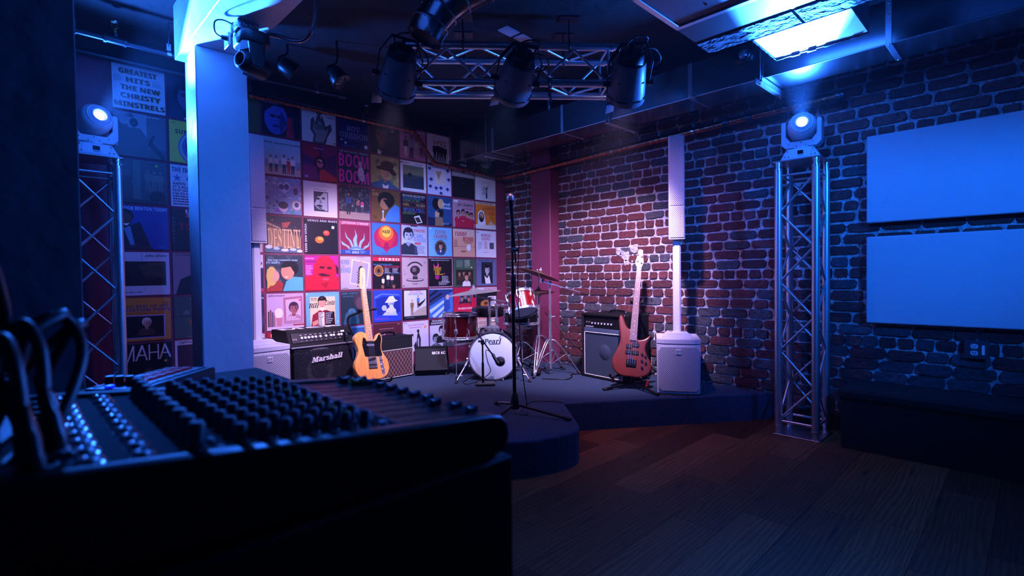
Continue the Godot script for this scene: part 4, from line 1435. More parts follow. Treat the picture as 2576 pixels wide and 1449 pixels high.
	box(st, Vector3(0.166, 0.12, 0), Vector3(0.012, 0.022, 0.16), 0.003, Basis(Vector3(1, 0, 0), 0.45))
	put(st, "handle", mats.black_metal, cab)
	st = begin()
	for p: Vector2 in [Vector2(-0.09, 0.03), Vector2(0.09, 0.03), Vector2(0.05, 0.21), Vector2(-0.09, 0.19)]:
		rod(st, Vector3(0.16, p.y, p.x), Vector3(0.1635, p.y, p.x), 0.006, -1.0, 8)
	put(st, "screw", mats.chrome, cab)
	var nrm := Vector3(0, 0.075, 0.1626).normalized()
	var o := letters(t, "MCR 6C", 0.036, Transform3D(Basis(Vector3(1, 0, 0), nrm.cross(Vector3(1, 0, 0)), nrm), Vector3(0.0, 0.20, 0.098) + nrm * 0.002), mats.white_print)
	o.position = Vector3(0.07, 0.213, 0.0912) + nrm * 0.002
	# bass combo
	t = thing("bass_amplifier", "black bass amplifier with white piped grille behind the bass guitar", "amplifier", Vector3(4.03, ST, -2.755), deg_to_rad(-97.0))
	W = 0.52
	H = 0.60
	D = 0.34
	st = begin()
	box(st, Vector3(0, H * 0.5 + 0.008, -0.01), Vector3(W, H - 0.016, D - 0.02), 0.012)
	cab = put(st, "cabinet", mats.tolex, t)
	st = begin()
	for x: float in [-1.0, 1.0]:
		box(st, Vector3(x * (W * 0.5 - 0.012), H * 0.5, D * 0.5 - 0.01), Vector3(0.024, H, 0.05), 0.008)
	for y: float in [0.012, H - 0.012]:
		box(st, Vector3(0, y, D * 0.5 - 0.01), Vector3(W, 0.024, 0.05), 0.008)
	put(st, "front_frame", mats.tolex, t)
	corner_guards(cab, W, H, D)
	st = begin()
	box(st, Vector3(0, 0.225, D * 0.5 - 0.012), Vector3(W - 0.05, 0.405, 0.012), 0.002)
	put(st, "grille_cloth", speckle(rough_up(mat("grille_cloth", Color(0.62, 0.78, 0.9), 0.8), "weave", 0.3, 8.0, 0.4, 2, false), "cloth_tone", 0.3, Color(0.10, 0.11, 0.13), Color(0.42, 0.45, 0.5), 2), t)
	st = begin()
	lathe(st, [Vector2(0.075, 0), Vector2(0.07, 0.004), Vector2(0, 0.006)], Transform3D(Basis(Vector3(1, 0, 0), PI * 0.5), Vector3(0.02, 0.25, D * 0.5 - 0.009)), 32)
	put(st, "dust_cap", mats.grille_cloth, t)
	st = begin()
	var fx := W * 0.5 - 0.032
	for y: float in [0.026, 0.425]:
		rod(st, Vector3(-fx, y, D * 0.5 + 0.002), Vector3(fx, y, D * 0.5 + 0.002), 0.0032, -1.0, 8)
	for x: float in [-fx, fx]:
		rod(st, Vector3(x, 0.026, D * 0.5 + 0.002), Vector3(x, 0.425, D * 0.5 + 0.002), 0.0032, -1.0, 8)
	put(st, "piping", mats.white_print, t)
	st = begin()
	box(st, Vector3(0, 0.448, D * 0.5 - 0.006), Vector3(W - 0.05, 0.034, 0.012), 0.002)
	put(st, "silver_strip", mat("strip_blue_grey", Color(0.38, 0.45, 0.55), 0.35, 0.6), t)
	st = begin()
	box(st, Vector3(0, 0.515, D * 0.5 - 0.012), Vector3(W - 0.05, 0.09, 0.01), 0.002)
	panel = put(st, "control_panel", mats.panel_black, t)
	knob_row(panel, "knob", Vector3(-0.125, 0.512, D * 0.5 - 0.007), Vector3(0.11, 0.512, D * 0.5 - 0.007), 7, 0.013, Vector3(0, 0, 1), mats.pale_grey_plastic, mats.black_plastic)
	st = begin()
	for x: float in [-0.205, -0.175]:
		lathe(st, [Vector2(0.009, 0), Vector2(0.009, 0.006), Vector2(0.004, 0.006), Vector2(0.004, 0)], Transform3D(Basis(Vector3(1, 0, 0), PI * 0.5), Vector3(x, 0.517, D * 0.5 - 0.007)), 12)
	put(st, "input_jack", mats.chrome, panel)
	st = begin()
	box(st, Vector3(-0.17, 0.478, D * 0.5 - 0.005), Vector3(0.10, 0.014, 0.002))
	put(st, "panel_print", mats.grey_print, panel)
	st = begin()
	tube(st, spline([Vector3(-0.10, H - 0.002, -0.04), Vector3(-0.08, H + 0.018, -0.04), Vector3(0, H + 0.022, -0.04), Vector3(0.08, H + 0.018, -0.04), Vector3(0.10, H - 0.002, -0.04)], 5), 0.01, 10)
	put(st, "handle", mats.black_leather, t)
	mic_stands()

func diamond_cloth() -> StandardMaterial3D:
	var m := mat("diamond_cloth", Color(1, 1, 1), 0.8)
	var im := Image.create(64, 96, false, Image.FORMAT_RGB8)
	for y in 96:
		for x in 64:
			var a := absf(fposmod(x / 64.0 + y / 96.0, 1.0) - 0.5)
			var b := absf(fposmod(x / 64.0 - y / 96.0, 1.0) - 0.5)
			var on := minf(a, b) < 0.035
			im.set_pixel(x, y, Color(0.72, 0.66, 0.62) if on else Color(0.26, 0.10, 0.09).lerp(Color(0.32, 0.14, 0.12), float((x * 7 + y * 13) % 5) / 5.0))
	im.generate_mipmaps()
	m.albedo_texture = ImageTexture.create_from_image(im)
	m.uv1_triplanar = true
	m.uv1_scale = Vector3(26, 18, 26)
	return m

func mic_shape(parent: Node, p: Vector3, d: Vector3, ball := 0.026) -> void:
	var xf := Transform3D(frame_along(d), p)
	var st := begin()
	lathe(st, [Vector2(0, -0.19), Vector2(0.009, -0.19), Vector2(0.012, -0.17), Vector2(0.018, -0.03), Vector2(0.022, -0.022), Vector2(0, -0.02)], xf, 18)
	put(st, "mic_body", mats.black_metal, parent)
	st = begin()
	lathe(st, [Vector2(ball * 0.8, -0.024), Vector2(ball, -0.008), Vector2(ball, 0.004), Vector2(ball * 0.86, 0.018), Vector2(ball * 0.5, 0.026), Vector2(0, 0.028)], xf, 20)
	put(st, "mic_grille", grille("mic_mesh", Color(0.75, 0.76, 0.78), Color(0.2, 0.2, 0.2), 120.0, 0.35, 0.8), parent)

func mic_stands() -> void:
	var c := Vector3(2.487, ST, -2.535)
	var t := thing("microphone_stand", "tall black tripod microphone stand at the front of the stage", "microphone stand", c)
	var st := begin()
	rod(st, Vector3(0, 0.06, 0), Vector3(-0.004, 0.90, 0), 0.0125, -1.0, 14)
	put(st, "lower_tube", mats.black_metal, t)
	st = begin()
	rod(st, Vector3(-0.004, 0.88, 0), Vector3(-0.002, 1.42, -0.004), 0.0085, -1.0, 12)
	put(st, "upper_tube", mats.black_metal, t)
	st = begin()
	lathe(st, [Vector2(0, 0.84), Vector2(0.016, 0.84), Vector2(0.019, 0.86), Vector2(0.019, 0.95), Vector2(0.013, 0.97), Vector2(0, 0.97)], Transform3D(), 14)
	put(st, "clutch", mats.black_plastic, t)
	st = begin()
	lathe(st, [Vector2(0, 0.035), Vector2(0.03, 0.035), Vector2(0.034, 0.05), Vector2(0.022, 0.13), Vector2(0.015, 0.145), Vector2(0, 0.145)], Transform3D(), 16)
	put(st, "leg_hub", mats.black_plastic, t)
	for e: Vector3 in [Vector3(0.085, 0.012, -0.285), Vector3(0.115, 0.012, 0.395), Vector3(-0.32, 0.012, 0.09)]:
		st = begin()
		var s := e.normalized() * 0.02 + Vector3(0, 0.065, 0)
		rod(st, s, e, 0.010, -1.0, 10)
		var leg := put(st, "leg", mats.black_metal, t)
		st = begin()
		rod(st, e.lerp(s, 0.10), e + (e - s).normalized() * 0.01, 0.014, 0.013, 10)
		put(st, "rubber_foot", mats.rubber, leg)
	# boom folded up along the mast
	st = begin()
	rod(st, Vector3(0.014, 1.05, 0.012), Vector3(-0.002, 1.46, -0.006), 0.006, -1.0, 10)
	put(st, "boom_rod", mats.black_metal, t)
	st = begin()
	rod(st, Vector3(-0.02, 1.14, 0.01), Vector3(0.035, 1.14, 0.01), 0.014, -1.0, 12)
	rod(st, Vector3(-0.03, 1.0, 0.0), Vector3(-0.055, 1.0, 0.0), 0.009, 0.012, 10)
	rod(st, Vector3(0.012, 1.26, 0.0), Vector3(0.03, 1.26, 0.0), 0.007, -1.0, 8)
	put(st, "boom_joint", mats.black_plastic, t)
	st = begin()
	rod(st, Vector3(-0.002, 1.40, -0.004), Vector3(-0.002, 1.45, -0.014), 0.015, 0.017, 14)
	put(st, "mic_clip", mats.black_plastic, t)
	var m := thing("microphone", "silver ball headed microphone on top of the tall stand", "microphone", c + Vector3(-0.002, 1.50, -0.016))
	mic_shape(m, Vector3.ZERO, Vector3(0.02, 1, -0.12), 0.027)
	st = begin()
	tube(st, spline([c + Vector3(0.0, 1.31, 0.0), c + Vector3(0.03, 1.22, 0.03), c + Vector3(0.02, 0.95, 0.025), c + Vector3(0.026, 0.62, 0.03), c + Vector3(0.03, 0.3, 0.05), c + Vector3(0.06, 0.06, 0.06), c + Vector3(0.03, 0.006, 0.09), c + Vector3(-0.01, 0.006, 0.06), c + Vector3(0.06, 0.006, -0.01), c + Vector3(0.30, 0.006, -0.13), c + Vector3(0.42, 0.006, -0.03), c + Vector3(0.45, 0.006, 0.06)], 7), 0.0034, 7)
	tag(put(st, "microphone_cable", mats.cable), "black cable hanging down the tall microphone stand onto the carpet", "cable")
	# short stand in front of the bass drum
	t = thing("microphone_stand", "short black microphone stand with a slab base before the bass drum", "microphone stand", Vector3(2.965, ST, -3.40), deg_to_rad(-43.0))
	st = begin()
	box(st, Vector3(0.01, 0.014, 0), Vector3(0.17, 0.028, 0.11), 0.01)
	put(st, "base", mats.black_plastic, t)
	st = begin()
	rod(st, Vector3(-0.012, 0.02, 0), Vector3(-0.012, 0.20, 0), 0.011, -1.0, 12)
	rod(st, Vector3(-0.012, 0.19, 0), Vector3(-0.012, 0.375, 0), 0.0075, -1.0, 12)
	put(st, "mast", mats.black_metal, t)
	st = begin()
	box(st, Vector3(-0.012, 0.38, 0.0), Vector3(0.03, 0.05, 0.03), 0.008)
	rod(st, Vector3(-0.012, 0.385, 0.0), Vector3(-0.05, 0.39, 0.0), 0.008, 0.012, 10)
	put(st, "boom_joint", mats.black_plastic, t)
	st = begin()
	rod(st, Vector3(-0.085, 0.50, -0.02), Vector3(0.085, 0.255, 0.02), 0.0065, -1.0, 10)
	put(st, "boom_rod", mats.black_metal, t)
	st = begin()
	rod(st, Vector3(0.075, 0.27, 0.018), Vector3(0.125, 0.195, 0.03), 0.011, 0.02, 12)
	put(st, "mic_clip", mats.black_plastic, t)
	m = thing("microphone", "round dark bass drum microphone close to the white drum head", "microphone", Vector3(3.09, 0.418, -3.325))
	var xf := Transform3D(frame_along(Vector3(0.45, -0.35, -0.75)), Vector3.ZERO)
	st = begin()
	lathe(st, [Vector2(0, -0.055), Vector2(0.02, -0.055), Vector2(0.036, -0.03), Vector2(0.044, 0.0), Vector2(0, 0.0)], xf, 24)
	put(st, "mic_body", mats.black_metal, m)
	st = begin()
	lathe(st, [Vector2(0.044, 0.0), Vector2(0.046, 0.012), Vector2(0.038, 0.03), Vector2(0.02, 0.04), Vector2(0, 0.042)], xf, 24)
	put(st, "mic_grille", grille("dark_mesh", Color(0.28, 0.28, 0.3), Color(0.05, 0.05, 0.05), 120.0, 0.4, 0.6), m)
	st = begin()
	tube(st, spline([Vector3(3.06, 0.47, -3.36), Vector3(2.99, 0.52, -3.40), Vector3(2.98, 0.42, -3.37), Vector3(3.0, 0.33, -3.36), Vector3(2.93, 0.26, -3.42), Vector3(2.86, 0.225, -3.5), Vector3(2.90, ST + 0.006, -3.62), Vector3(3.0, ST + 0.006, -3.68)], 6), 0.0035, 7)
	tag(put(st, "microphone_cable", mats.cable), "thin cable drooping from the bass drum microphone to the carpet", "cable")

# ---------------------------------------------------------------- drums
func drum(t: Node3D, xf: Transform3D, r: float, h: float, lugs: int, shell: Material, hoops: Material, thick := 0.005) -> void:
	var st := begin()
	lathe(st, [Vector2(r - 0.004, 0), Vector2(r, 0.0), Vector2(r, h), Vector2(r - 0.004, h)], xf, 48)
	var body := put(st, "shell", shell, t)
	for e: Array in [[0.0, -1.0], [h, 1.0]]:
		st = begin()
		var s: float = e[1]
		hoop(st, Transform3D(xf.basis, xf * Vector3(0, e[0] + s * 0.002, 0)), r + 0.007, thick, 48, 8)
		hoop(st, Transform3D(xf.basis, xf * Vector3(0, e[0] - s * 0.018, 0)), r + 0.006, thick * 0.7, 48, 8)
		lathe(st, [Vector2(r + 0.007, minf(e[0], e[0] - s * 0.018)), Vector2(r + 0.007, maxf(e[0], e[0] - s * 0.018))], xf, 48)
		put(st, "hoop", hoops, t)
		st = begin()
		if s > 0.0:
			lathe(st, [Vector2(r, h - 0.004), Vector2(0, h - 0.004)], xf, 48)
		else:
			lathe(st, [Vector2(0, 0.004), Vector2(r, 0.004)], xf, 48)
		put(st, "head", mats.drum_head, t)
	for k in lugs:
		var a := TAU * (k + 0.5) / lugs
		var e := Vector3(cos(a), 0, sin(a))
		st = begin()
		lathe(st, [Vector2(0, -0.022), Vector2(0.006, -0.02), Vector2(0.009, -0.005), Vector2(0.009, 0.005), Vector2(0.006, 0.02), Vector2(0, 0.022)], Transform3D(xf.basis, xf * (e * (r + 0.005) + Vector3(0, h * 0.28, 0))), 8)
		lathe(st, [Vector2(0, -0.022), Vector2(0.006, -0.02), Vector2(0.009, -0.005), Vector2(0.009, 0.005), Vector2(0.006, 0.02), Vector2(0, 0.022)], Transform3D(xf.basis, xf * (e * (r + 0.005) + Vector3(0, h * 0.72, 0))), 8)
		rod(st, xf * (e * (r + 0.013) + Vector3(0, 0.0, 0)), xf * (e * (r + 0.013) + Vector3(0, h * 0.3, 0)), 0.003, -1.0, 6)
		rod(st, xf * (e * (r + 0.013) + Vector3(0, h * 0.7, 0)), xf * (e * (r + 0.013) + Vector3(0, h + 0.006, 0)), 0.003, -1.0, 6)
		put(st, "lug", mats.chrome, body)

func cymbal(t: Node3D, xf: Transform3D, r: float, m: Material) -> void:
	var st := begin()
	lathe(st, [Vector2(r, -0.0), Vector2(r, 0.0015), Vector2(r * 0.75, r * 0.055), Vector2(r * 0.45, r * 0.10), Vector2(r * 0.2, r * 0.125), Vector2(r * 0.17, r * 0.15), Vector2(r * 0.1, r * 0.20), Vector2(0, r * 0.215)], xf, 56)
	lathe(st, [Vector2(0, r * 0.205), Vector2(r * 0.1, r * 0.19), Vector2(r * 0.17, r * 0.14), Vector2(r * 0.2, r * 0.115), Vector2(r * 0.45, r * 0.09), Vector2(r * 0.75, r * 0.045), Vector2(r, -0.0)], xf, 56)
	put(st, "plate", m, t)
	st = begin()
	lathe(st, [Vector2(0, r * 0.21), Vector2(0.014, r * 0.21), Vector2(0.014, r * 0.21 + 0.014), Vector2(0.006, r * 0.21 + 0.016), Vector2(0.006, r * 0.21 + 0.03), Vector2(0, r * 0.21 + 0.03)], xf, 14)
	put(st, "felt_and_nut", mats.grey_print, t)

func double_legs(t: Node3D, top: Vector3, mid: float, feet: Array) -> void:
	for f: Vector3 in feet:
		var st := begin()
		var out := Vector3(f.x - top.x, 0, f.z - top.z).normalized()
		var s := out.cross(Vector3.UP) * 0.012
		var knee := top + (f - top) * 0.55 + Vector3(0, 0.05, 0)
		for q: float in [-1.0, 1.0]:
			tube(st, spline([top + out * 0.02 + s * q, top + out * 0.06 + Vector3(0, -0.02, 0) + s * q, knee + s * q, f + Vector3(0, 0.012, 0) + s * q * 0.6], 4), 0.005, 8)
		rod(st, Vector3(top.x, mid, top.z), knee, 0.004, -1.0, 6)
		var leg := put(st, "leg", mats.chrome, t)
		st = begin()
		rod(st, f + Vector3(0, 0.035, 0) - out * 0.03, f + Vector3(0, 0.011, 0) + out * 0.012, 0.013, 0.012, 10)
		put(st, "rubber_foot", mats.rubber, leg)

func drums() -> void:
	var cym := mat("cymbal_bronze", Color(0.86, 0.80, 0.72), 0.4, 0.8)
	var dark_cym := mat("cymbal_brown", Color(0.50, 0.36, 0.28), 0.4, 0.8)
	var wine := mat("wine_shell", Color(0.20, 0.012, 0.025), 0.2)
	wine.clearcoat_enabled = true
	wine.clearcoat = 1.0
	wine.clearcoat_roughness = 0.05
	# bass drum: axis points out to the room
	var n := Vector3(-0.69, 0.0, 0.724).normalized()
	var c := Vector3(3.147, 0.441, -3.485)
	var t := thing("bass_drum", "round bass drum with a white front head and black script logo", "drum", Vector3(c.x, ST, c.z))
	var right := Vector3.UP.cross(n)
	var xf := Transform3D(Basis(right, n, right.cross(n)), Vector3(0, c.y - ST, 0) - n * 0.36)
	var st := begin()
	lathe(st, [Vector2(0.215, 0.03), Vector2(0.215, 0.33), Vector2(0.21, 0.335)], xf, 56)
	var shell := put(st, "shell", wine, t)
	for y: float in [0.0, 0.325]:
		st = begin()
		lathe(st, [Vector2(0.216, y), Vector2(0.227, y), Vector2(0.227, y + 0.035), Vector2(0.216, y + 0.035), Vector2(0.216, y)], xf, 56)
		put(st, "wooden_hoop", mat("hoop_silver", Color(0.55, 0.56, 0.60), 0.2, 0.8), t)
	st = begin()
	lathe(st, [Vector2(0.217, 0.345), Vector2(0.205, 0.350), Vector2(0, 0.350)], xf, 56)
	put(st, "front_head", mats.drum_head, t)
	st = begin()
	lathe(st, [Vector2(0.0, 0.012), Vector2(0.217, 0.012)], xf, 56)
	put(st, "rear_head", mats.drum_head, t)
	for k in 8:
		var a := TAU * (k + 0.5) / 8
		var e := xf.basis * Vector3(cos(a), 0, sin(a))
		st = begin()
		box(st, xf.origin + e * 0.234 + n * 0.345, Vector3(0.02, 0.014, 0.045), 0.004, Basis(e.cross(n), e, n))
		rod(st, xf.origin + e * 0.236 + n * 0.09, xf.origin + e * 0.236 + n * 0.335, 0.0035, -1.0, 8)
		rod(st, xf.origin + e * 0.236 + n * 0.365, xf.origin + e * 0.236 + n * 0.395, 0.006, -1.0, 8)
		box(st, xf.origin + e * 0.222 + n * 0.17, Vector3(0.022, 0.02, 0.06), 0.006, Basis(e.cross(n), e, n))
		put(st, "tension_claw", mats.chrome, t)
	var bx := Basis(right, Vector3.UP, n)
	var o := letters(t, "Pearl", 0.058, Transform3D(Basis(right, Vector3.UP + right * 0.28, n), Vector3(0, c.y - ST, 0) + bx * Vector3(0.0, 0.135, -0.0085)), mat("black_print", Color(0.02, 0.02, 0.02), 0.5), "Droid Serif", 0.0012, "logo")
	o.set_meta("label", "black script logo on the drum head")
	st = begin()
	box(st, Vector3(0, c.y - ST, 0) + bx * Vector3(0.015, 0.108, -0.0088), Vector3(0.10, 0.005, 0.001), 0.0, bx)
	put(st, "logo_underline", mats.black_print, t)
	for s: float in [-1.0, 1.0]:
		st = begin()
		var a := Vector3(0, 0.19, 0) + right * s * 0.225 - n * 0.06
		var foot := Vector3(0, 0.008, 0) + right * s * 0.335 + n * 0.10
		rod(st, a, foot, 0.0075, 0.006, 10)
		rod(st, a - (foot - a).normalized() * 0.06, a.lerp(foot, 0.3), 0.011, -1.0, 10)
		rod(st, a - right * s * 0.02, a + right * s * 0.02, 0.018, -1.0, 12)
		rod(st, a.lerp(foot, 0.72), a.lerp(foot, 0.72) - right * s * 0.03, 0.006, 0.01, 8)
		var sp := put(st, "spur", mats.chrome, t)
		st = begin()
		rod(st, foot.lerp(a, 0.1), foot - Vector3(0, 0.006, 0), 0.011, 0.013, 10)
		put(st, "rubber_foot", mats.rubber, sp)
	# mount on the shell with two posts and the tom arm
	var top := Vector3(0, c.y - ST + 0.215, 0) - n * 0.13
	st = begin()
	box(st, top + Vector3(0, 0.022, 0), Vector3(0.125, 0.05, 0.07), 0.01, bx)
	for x: float in [-0.05, 0.0, 0.05]:
		rod(st, top + bx * Vector3(x, 0.03, 0.03), top + bx * Vector3(x, 0.03, 0.055), 0.009, -1.0, 10)
	var mount := put(st, "mount_bracket", mats.chrome, t)
	var pa := top + right * -0.03
	var pb := top + right * 0.035
	st = begin()
	rod(st, pa, pa + Vector3(0, 0.31, 0), 0.0105, -1.0, 14)
	rod(st, pb, pb + Vector3(0, 0.25, 0), 0.0105, -1.0, 14)
	for q: Vector3 in [pa + Vector3(0, 0.30, 0), pb + Vector3(0, 0.24, 0), pb + Vector3(0, 0.10, 0)]:
		lathe(st, [Vector2(0, -0.022), Vector2(0.019, -0.02), Vector2(0.021, 0), Vector2(0.019, 0.02), Vector2(0, 0.022)], Transform3D(Basis(), q), 14)
		rod(st, q, q + right * -0.045 + n * 0.01, 0.006, -1.0, 8)
	put(st, "post", mats.chrome, mount)
	st = begin()
	var tj := Vector3(3.275, 0.905, -3.40) - t.position
	rod(st, pb + Vector3(0, 0.24, 0), tj, 0.009, -1.0, 12)
	rod(st, pa + Vector3(0, 0.30, 0), Vector3(3.30, 0.93, -3.42) - t.position, 0.0065, -1.0, 12)
	for q: Vector3 in [tj, pb.lerp(tj, 0.5) + Vector3(0, 0.12, 0)]:
		lathe(st, [Vector2(0, -0.02), Vector2(0.014, -0.015), Vector2(0.018, 0), Vector2(0.014, 0.015), Vector2(0, 0.02)], Transform3D(Basis(), q), 14)
	put(st, "tom_arm", mats.chrome, mount)
	# floor tom
	t = thing("floor_tom", "dark wine red floor tom left of the bass drum", "drum", Vector3(3.06, ST, -3.855))
	drum(t, Transform3D(Basis(Vector3.UP, 0.25), Vector3(0, 0.375, 0)), 0.158, 0.232, 8, wine, mats.chrome)
	for a: float in [0.35, 2.45, 4.5]:
		st = begin()
		var e := Vector3(cos(a), 0, sin(a))
		rod(st, e * 0.178 + Vector3(0, 0.01, 0), e * 0.178 + Vector3(0, 0.52, 0), 0.005, -1.0, 10)
		box(st, e * 0.170 + Vector3(0, 0.45, 0), Vector3(0.03, 0.05, 0.03), 0.006, Basis(Vector3.UP, -a))
		rod(st, e * 0.18 + Vector3(0, 0.46, 0), e * 0.215 + Vector3(0, 0.46, 0), 0.005, 0.009, 8)
		var leg := put(st, "leg", mats.chrome, t)
		st = begin()
		rod(st, e * 0.178 + Vector3(0, 0.0, 0), e * 0.178 + Vector3(0, 0.04, 0), 0.011, 0.008, 10)
		put(st, "rubber_foot", mats.rubber, leg)
	# rack tom
	t = thing("rack_tom", "bright red rack tom tilted above the bass drum", "drum", Vector3(3.36, 0.835, -3.292))
	var ax := Vector3(0.17, 1, -0.47).normalized()
	var tx := Transform3D(Basis(frame_along(ax).x, ax, frame_along(ax).x.cross(ax)), Vector3.ZERO)
	drum(t, tx, 0.124, 0.185, 6, mats.red_sparkle, mats.chrome)
	st = begin()
	var fd := (Vector3(-0.72, 0, 0.70) - ax * Vector3(-0.72, 0, 0.70).dot(ax)).normalized()
	var fr := ax.cross(fd)
	lathe(st, [Vector2(0.024, 0), Vector2(0.022, 0.003), Vector2(0, 0.004)], Transform3D(Basis(fr, fd, fr.cross(fd)), tx * Vector3(0, 0.115, 0) + fd * 0.1235), 24, 0.55)
	var bd := put(st, "badge", mats.white_plastic, t)
	st = begin()
	for x: float in [-0.010, 0.010]:
		lathe(st, [Vector2(0.009, 0.0), Vector2(0.008, 0.0015), Vector2(0, 0.002)], Transform3D(Basis(fr, fd, fr.cross(fd)), tx * Vector3(0, 0.115, 0) + fd * 0.1272 + fr * x), 14, 0.5)
	put(st, "badge_print", mats.black_plastic, bd)
	# snare on its stand
	t = thing("snare_drum", "dark snare drum on a chrome stand behind the rack tom", "drum", Vector3(3.62, 0.70, -3.58))
	drum(t, Transform3D(), 0.17, 0.135, 8, mats.black_metal, mats.chrome)
	t = thing("snare_stand", "chrome snare drum stand with folded legs behind the bass drum", "drum stand", Vector3(3.62, ST, -3.58))
	st = begin()
	rod(st, Vector3(0, 0.1, 0), Vector3(0, 0.44, 0), 0.011, -1.0, 12)
	put(st, "tube", mats.chrome, t)
	for k in 3:
		var a := TAU * k / 3 + 0.4
		st = begin()
		tube(st, spline([Vector3(0, 0.42, 0), Vector3(cos(a) * 0.12, 0.45, sin(a) * 0.12), Vector3(cos(a) * 0.178, 0.478, sin(a) * 0.178), Vector3(cos(a) * 0.182, 0.50, sin(a) * 0.182)], 4), 0.006, 8)
		put(st, "basket_arm", mats.chrome, t)
	double_legs(t, Vector3(0, 0.30, 0), 0.12, [Vector3(-0.24, 0, 0.10), Vector3(0.22, 0, 0.14), Vector3(0.03, 0, -0.26)])
	# throne
	t = thing("drum_throne", "round black padded drum stool behind the drum kit", "stool", Vector3(3.535, ST, -3.985))
	st = begin()
	lathe(st, [Vector2(0, 0.545), Vector2(0.15, 0.545), Vector2(0.168, 0.56), Vector2(0.172, 0.60), Vector2(0.165, 0.635), Vector2(0.13, 0.648), Vector2(0, 0.645)], Transform3D(), 36)
	put(st, "seat", mats.black_leather, t)
	st = begin()
	rod(st, Vector3(0, 0.1, 0), Vector3(0, 0.55, 0), 0.014, -1.0, 14)
	put(st, "post", mats.chrome, t)
	double_legs(t, Vector3(0, 0.30, 0), 0.12, [Vector3(-0.24, 0, 0.12), Vector3(0.24, 0, 0.12), Vector3(0, 0, -0.27)])
	# ride on the bass drum post
	t = thing("ride_cymbal", "wide bronze ride cymbal lit above the floor tom", "cymbal", Vector3(3.068, 1.025, -3.645))
	cymbal(t, Transform3D(Basis(Vector3(0.716, 0, 0.698), 0.0) * Basis(Vector3(0.698, 0, -0.716), -0.10), Vector3(0, -0.012, 0)), 0.25, cym)
	st = begin()
	rod(st, Vector3(0, -0.03, 0), Vector3(0.005, 0.06, 0), 0.005, -1.0, 8)
	rod(st, Vector3(0, -0.03, 0), Vector3(0.125, -0.075, 0.115), 0.008, -1.0, 12)
	lathe(st, [Vector2(0, -0.02), Vector2(0.016, -0.015), Vector2(0.018, 0), Vector2(0.016, 0.015), Vector2(0, 0.02)], Transform3D(Basis(), Vector3(0, -0.03, 0)), 12)
	put(st, "tilter", mats.chrome, t)
	# crash on a boom stand
	t = thing("cymbal_stand", "chrome boom cymbal stand with a long counter rod beside the rack tom", "cymbal stand", Vector3(3.712, ST, -3.282))
	st = begin()
	rod(st, Vector3(0, 0.06, 0), Vector3(0, 0.55, 0), 0.0135, -1.0, 14)
	rod(st, Vector3(0, 0.54, 0), Vector3(0, 0.89, 0), 0.0095, -1.0, 14)
	put(st, "mast", mats.chrome, t)
	st = begin()
	for y: float in [0.56, 0.36]:
		lathe(st, [Vector2(0, y - 0.02), Vector2(0.018, y - 0.018), Vector2(0.018, y + 0.018), Vector2(0, y + 0.02)], Transform3D(), 14)
	rod(st, Vector3(0, 0.56, 0), Vector3(0.03, 0.565, 0.035), 0.005, 0.008, 8)
	lathe(st, [Vector2(0, 0.87), Vector2(0.018, 0.875), Vector2(0.021, 0.89), Vector2(0.018, 0.905), Vector2(0, 0.91)], Transform3D(), 14)
	put(st, "clamp", mats.chrome, t)
	st = begin()
	rod(st, Vector3(-0.05, 0.905, -0.06), Vector3(0.045, 0.79, 0.385), 0.0055, -1.0, 10)
	put(st, "boom_rod", mats.chrome, t)
	st = begin()
	rod(st, Vector3(0.036, 0.80, 0.345), Vector3(0.047, 0.787, 0.395), 0.0065, -1.0, 10)
	put(st, "rod_tip", mats.rubber, t)
	st = begin()
	lathe(st, [Vector2(0, -0.022), Vector2(0.02, -0.018), Vector2(0.024, 0), Vector2(0.02, 0.018), Vector2(0, 0.022)], Transform3D(Basis(), Vector3(-0.045, 0.91, -0.055)), 14)
	rod(st, Vector3(-0.045, 0.91, -0.055), Vector3(-0.07, 1.02, -0.10), 0.006, -1.0, 10)
	put(st, "tilter", mats.chrome, t)
	double_legs(t, Vector3(0, 0.34, 0), 0.10, [Vector3(-0.25, 0, 0.01), Vector3(0.33, 0, -0.15), Vector3(0.20, 0, 0.20)])
	t = thing("crash_cymbal", "brown crash cymbal tilted high on the boom stand", "cymbal", Vector3(3.655, 1.205, -3.37))
	cymbal(t, Transform3D(Basis(Vector3(0.698, 0, -0.716), 0.33) * Basis(Vector3(0.716, 0, 0.698), -0.07), Vector3(0, -0.025, 0)), 0.205, dark_cym)
	# hi-hat
	t = thing("hi_hat_stand", "chrome hi-hat stand between rack tom and boom stand", "cymbal stand", Vector3(3.755, ST, -3.47))
	st = begin()
	rod(st, Vector3(0, 0.05, 0), Vector3(0, 0.76, 0), 0.013, -1.0, 14)
	rod(st, Vector3(0, 0.75, 0), Vector3(0, 0.98, 0), 0.004, -1.0, 8)
	lathe(st, [Vector2(0, 0.74), Vector2(0.02, 0.745), Vector2(0.024, 0.775), Vector2(0.012, 0.785), Vector2(0, 0.785)], Transform3D(), 14)
	put(st, "mast", mats.chrome, t)
	double_legs(t, Vector3(0, 0.36, 0), 0.12, [Vector3(-0.24, 0, 0.16), Vector3(0.13, 0, -0.26), Vector3(0.24, 0, 0.12)])
	st = begin()
	box(st, Vector3(-0.10, 0.03, 0.06), Vector3(0.09, 0.012, 0.25), 0.004, Basis(Vector3.UP, -0.9))
	put(st, "foot_pedal", mats.black_metal, t)
	t = thing("hi_hat_cymbals", "pair of thin hi-hat cymbals beside the tilted crash", "cymbal", Vector3(3.755, 1.005, -3.47))
	cymbal(t, Transform3D(Basis(), Vector3(0, 0.004, 0)), 0.165, dark_cym)
	st = begin()
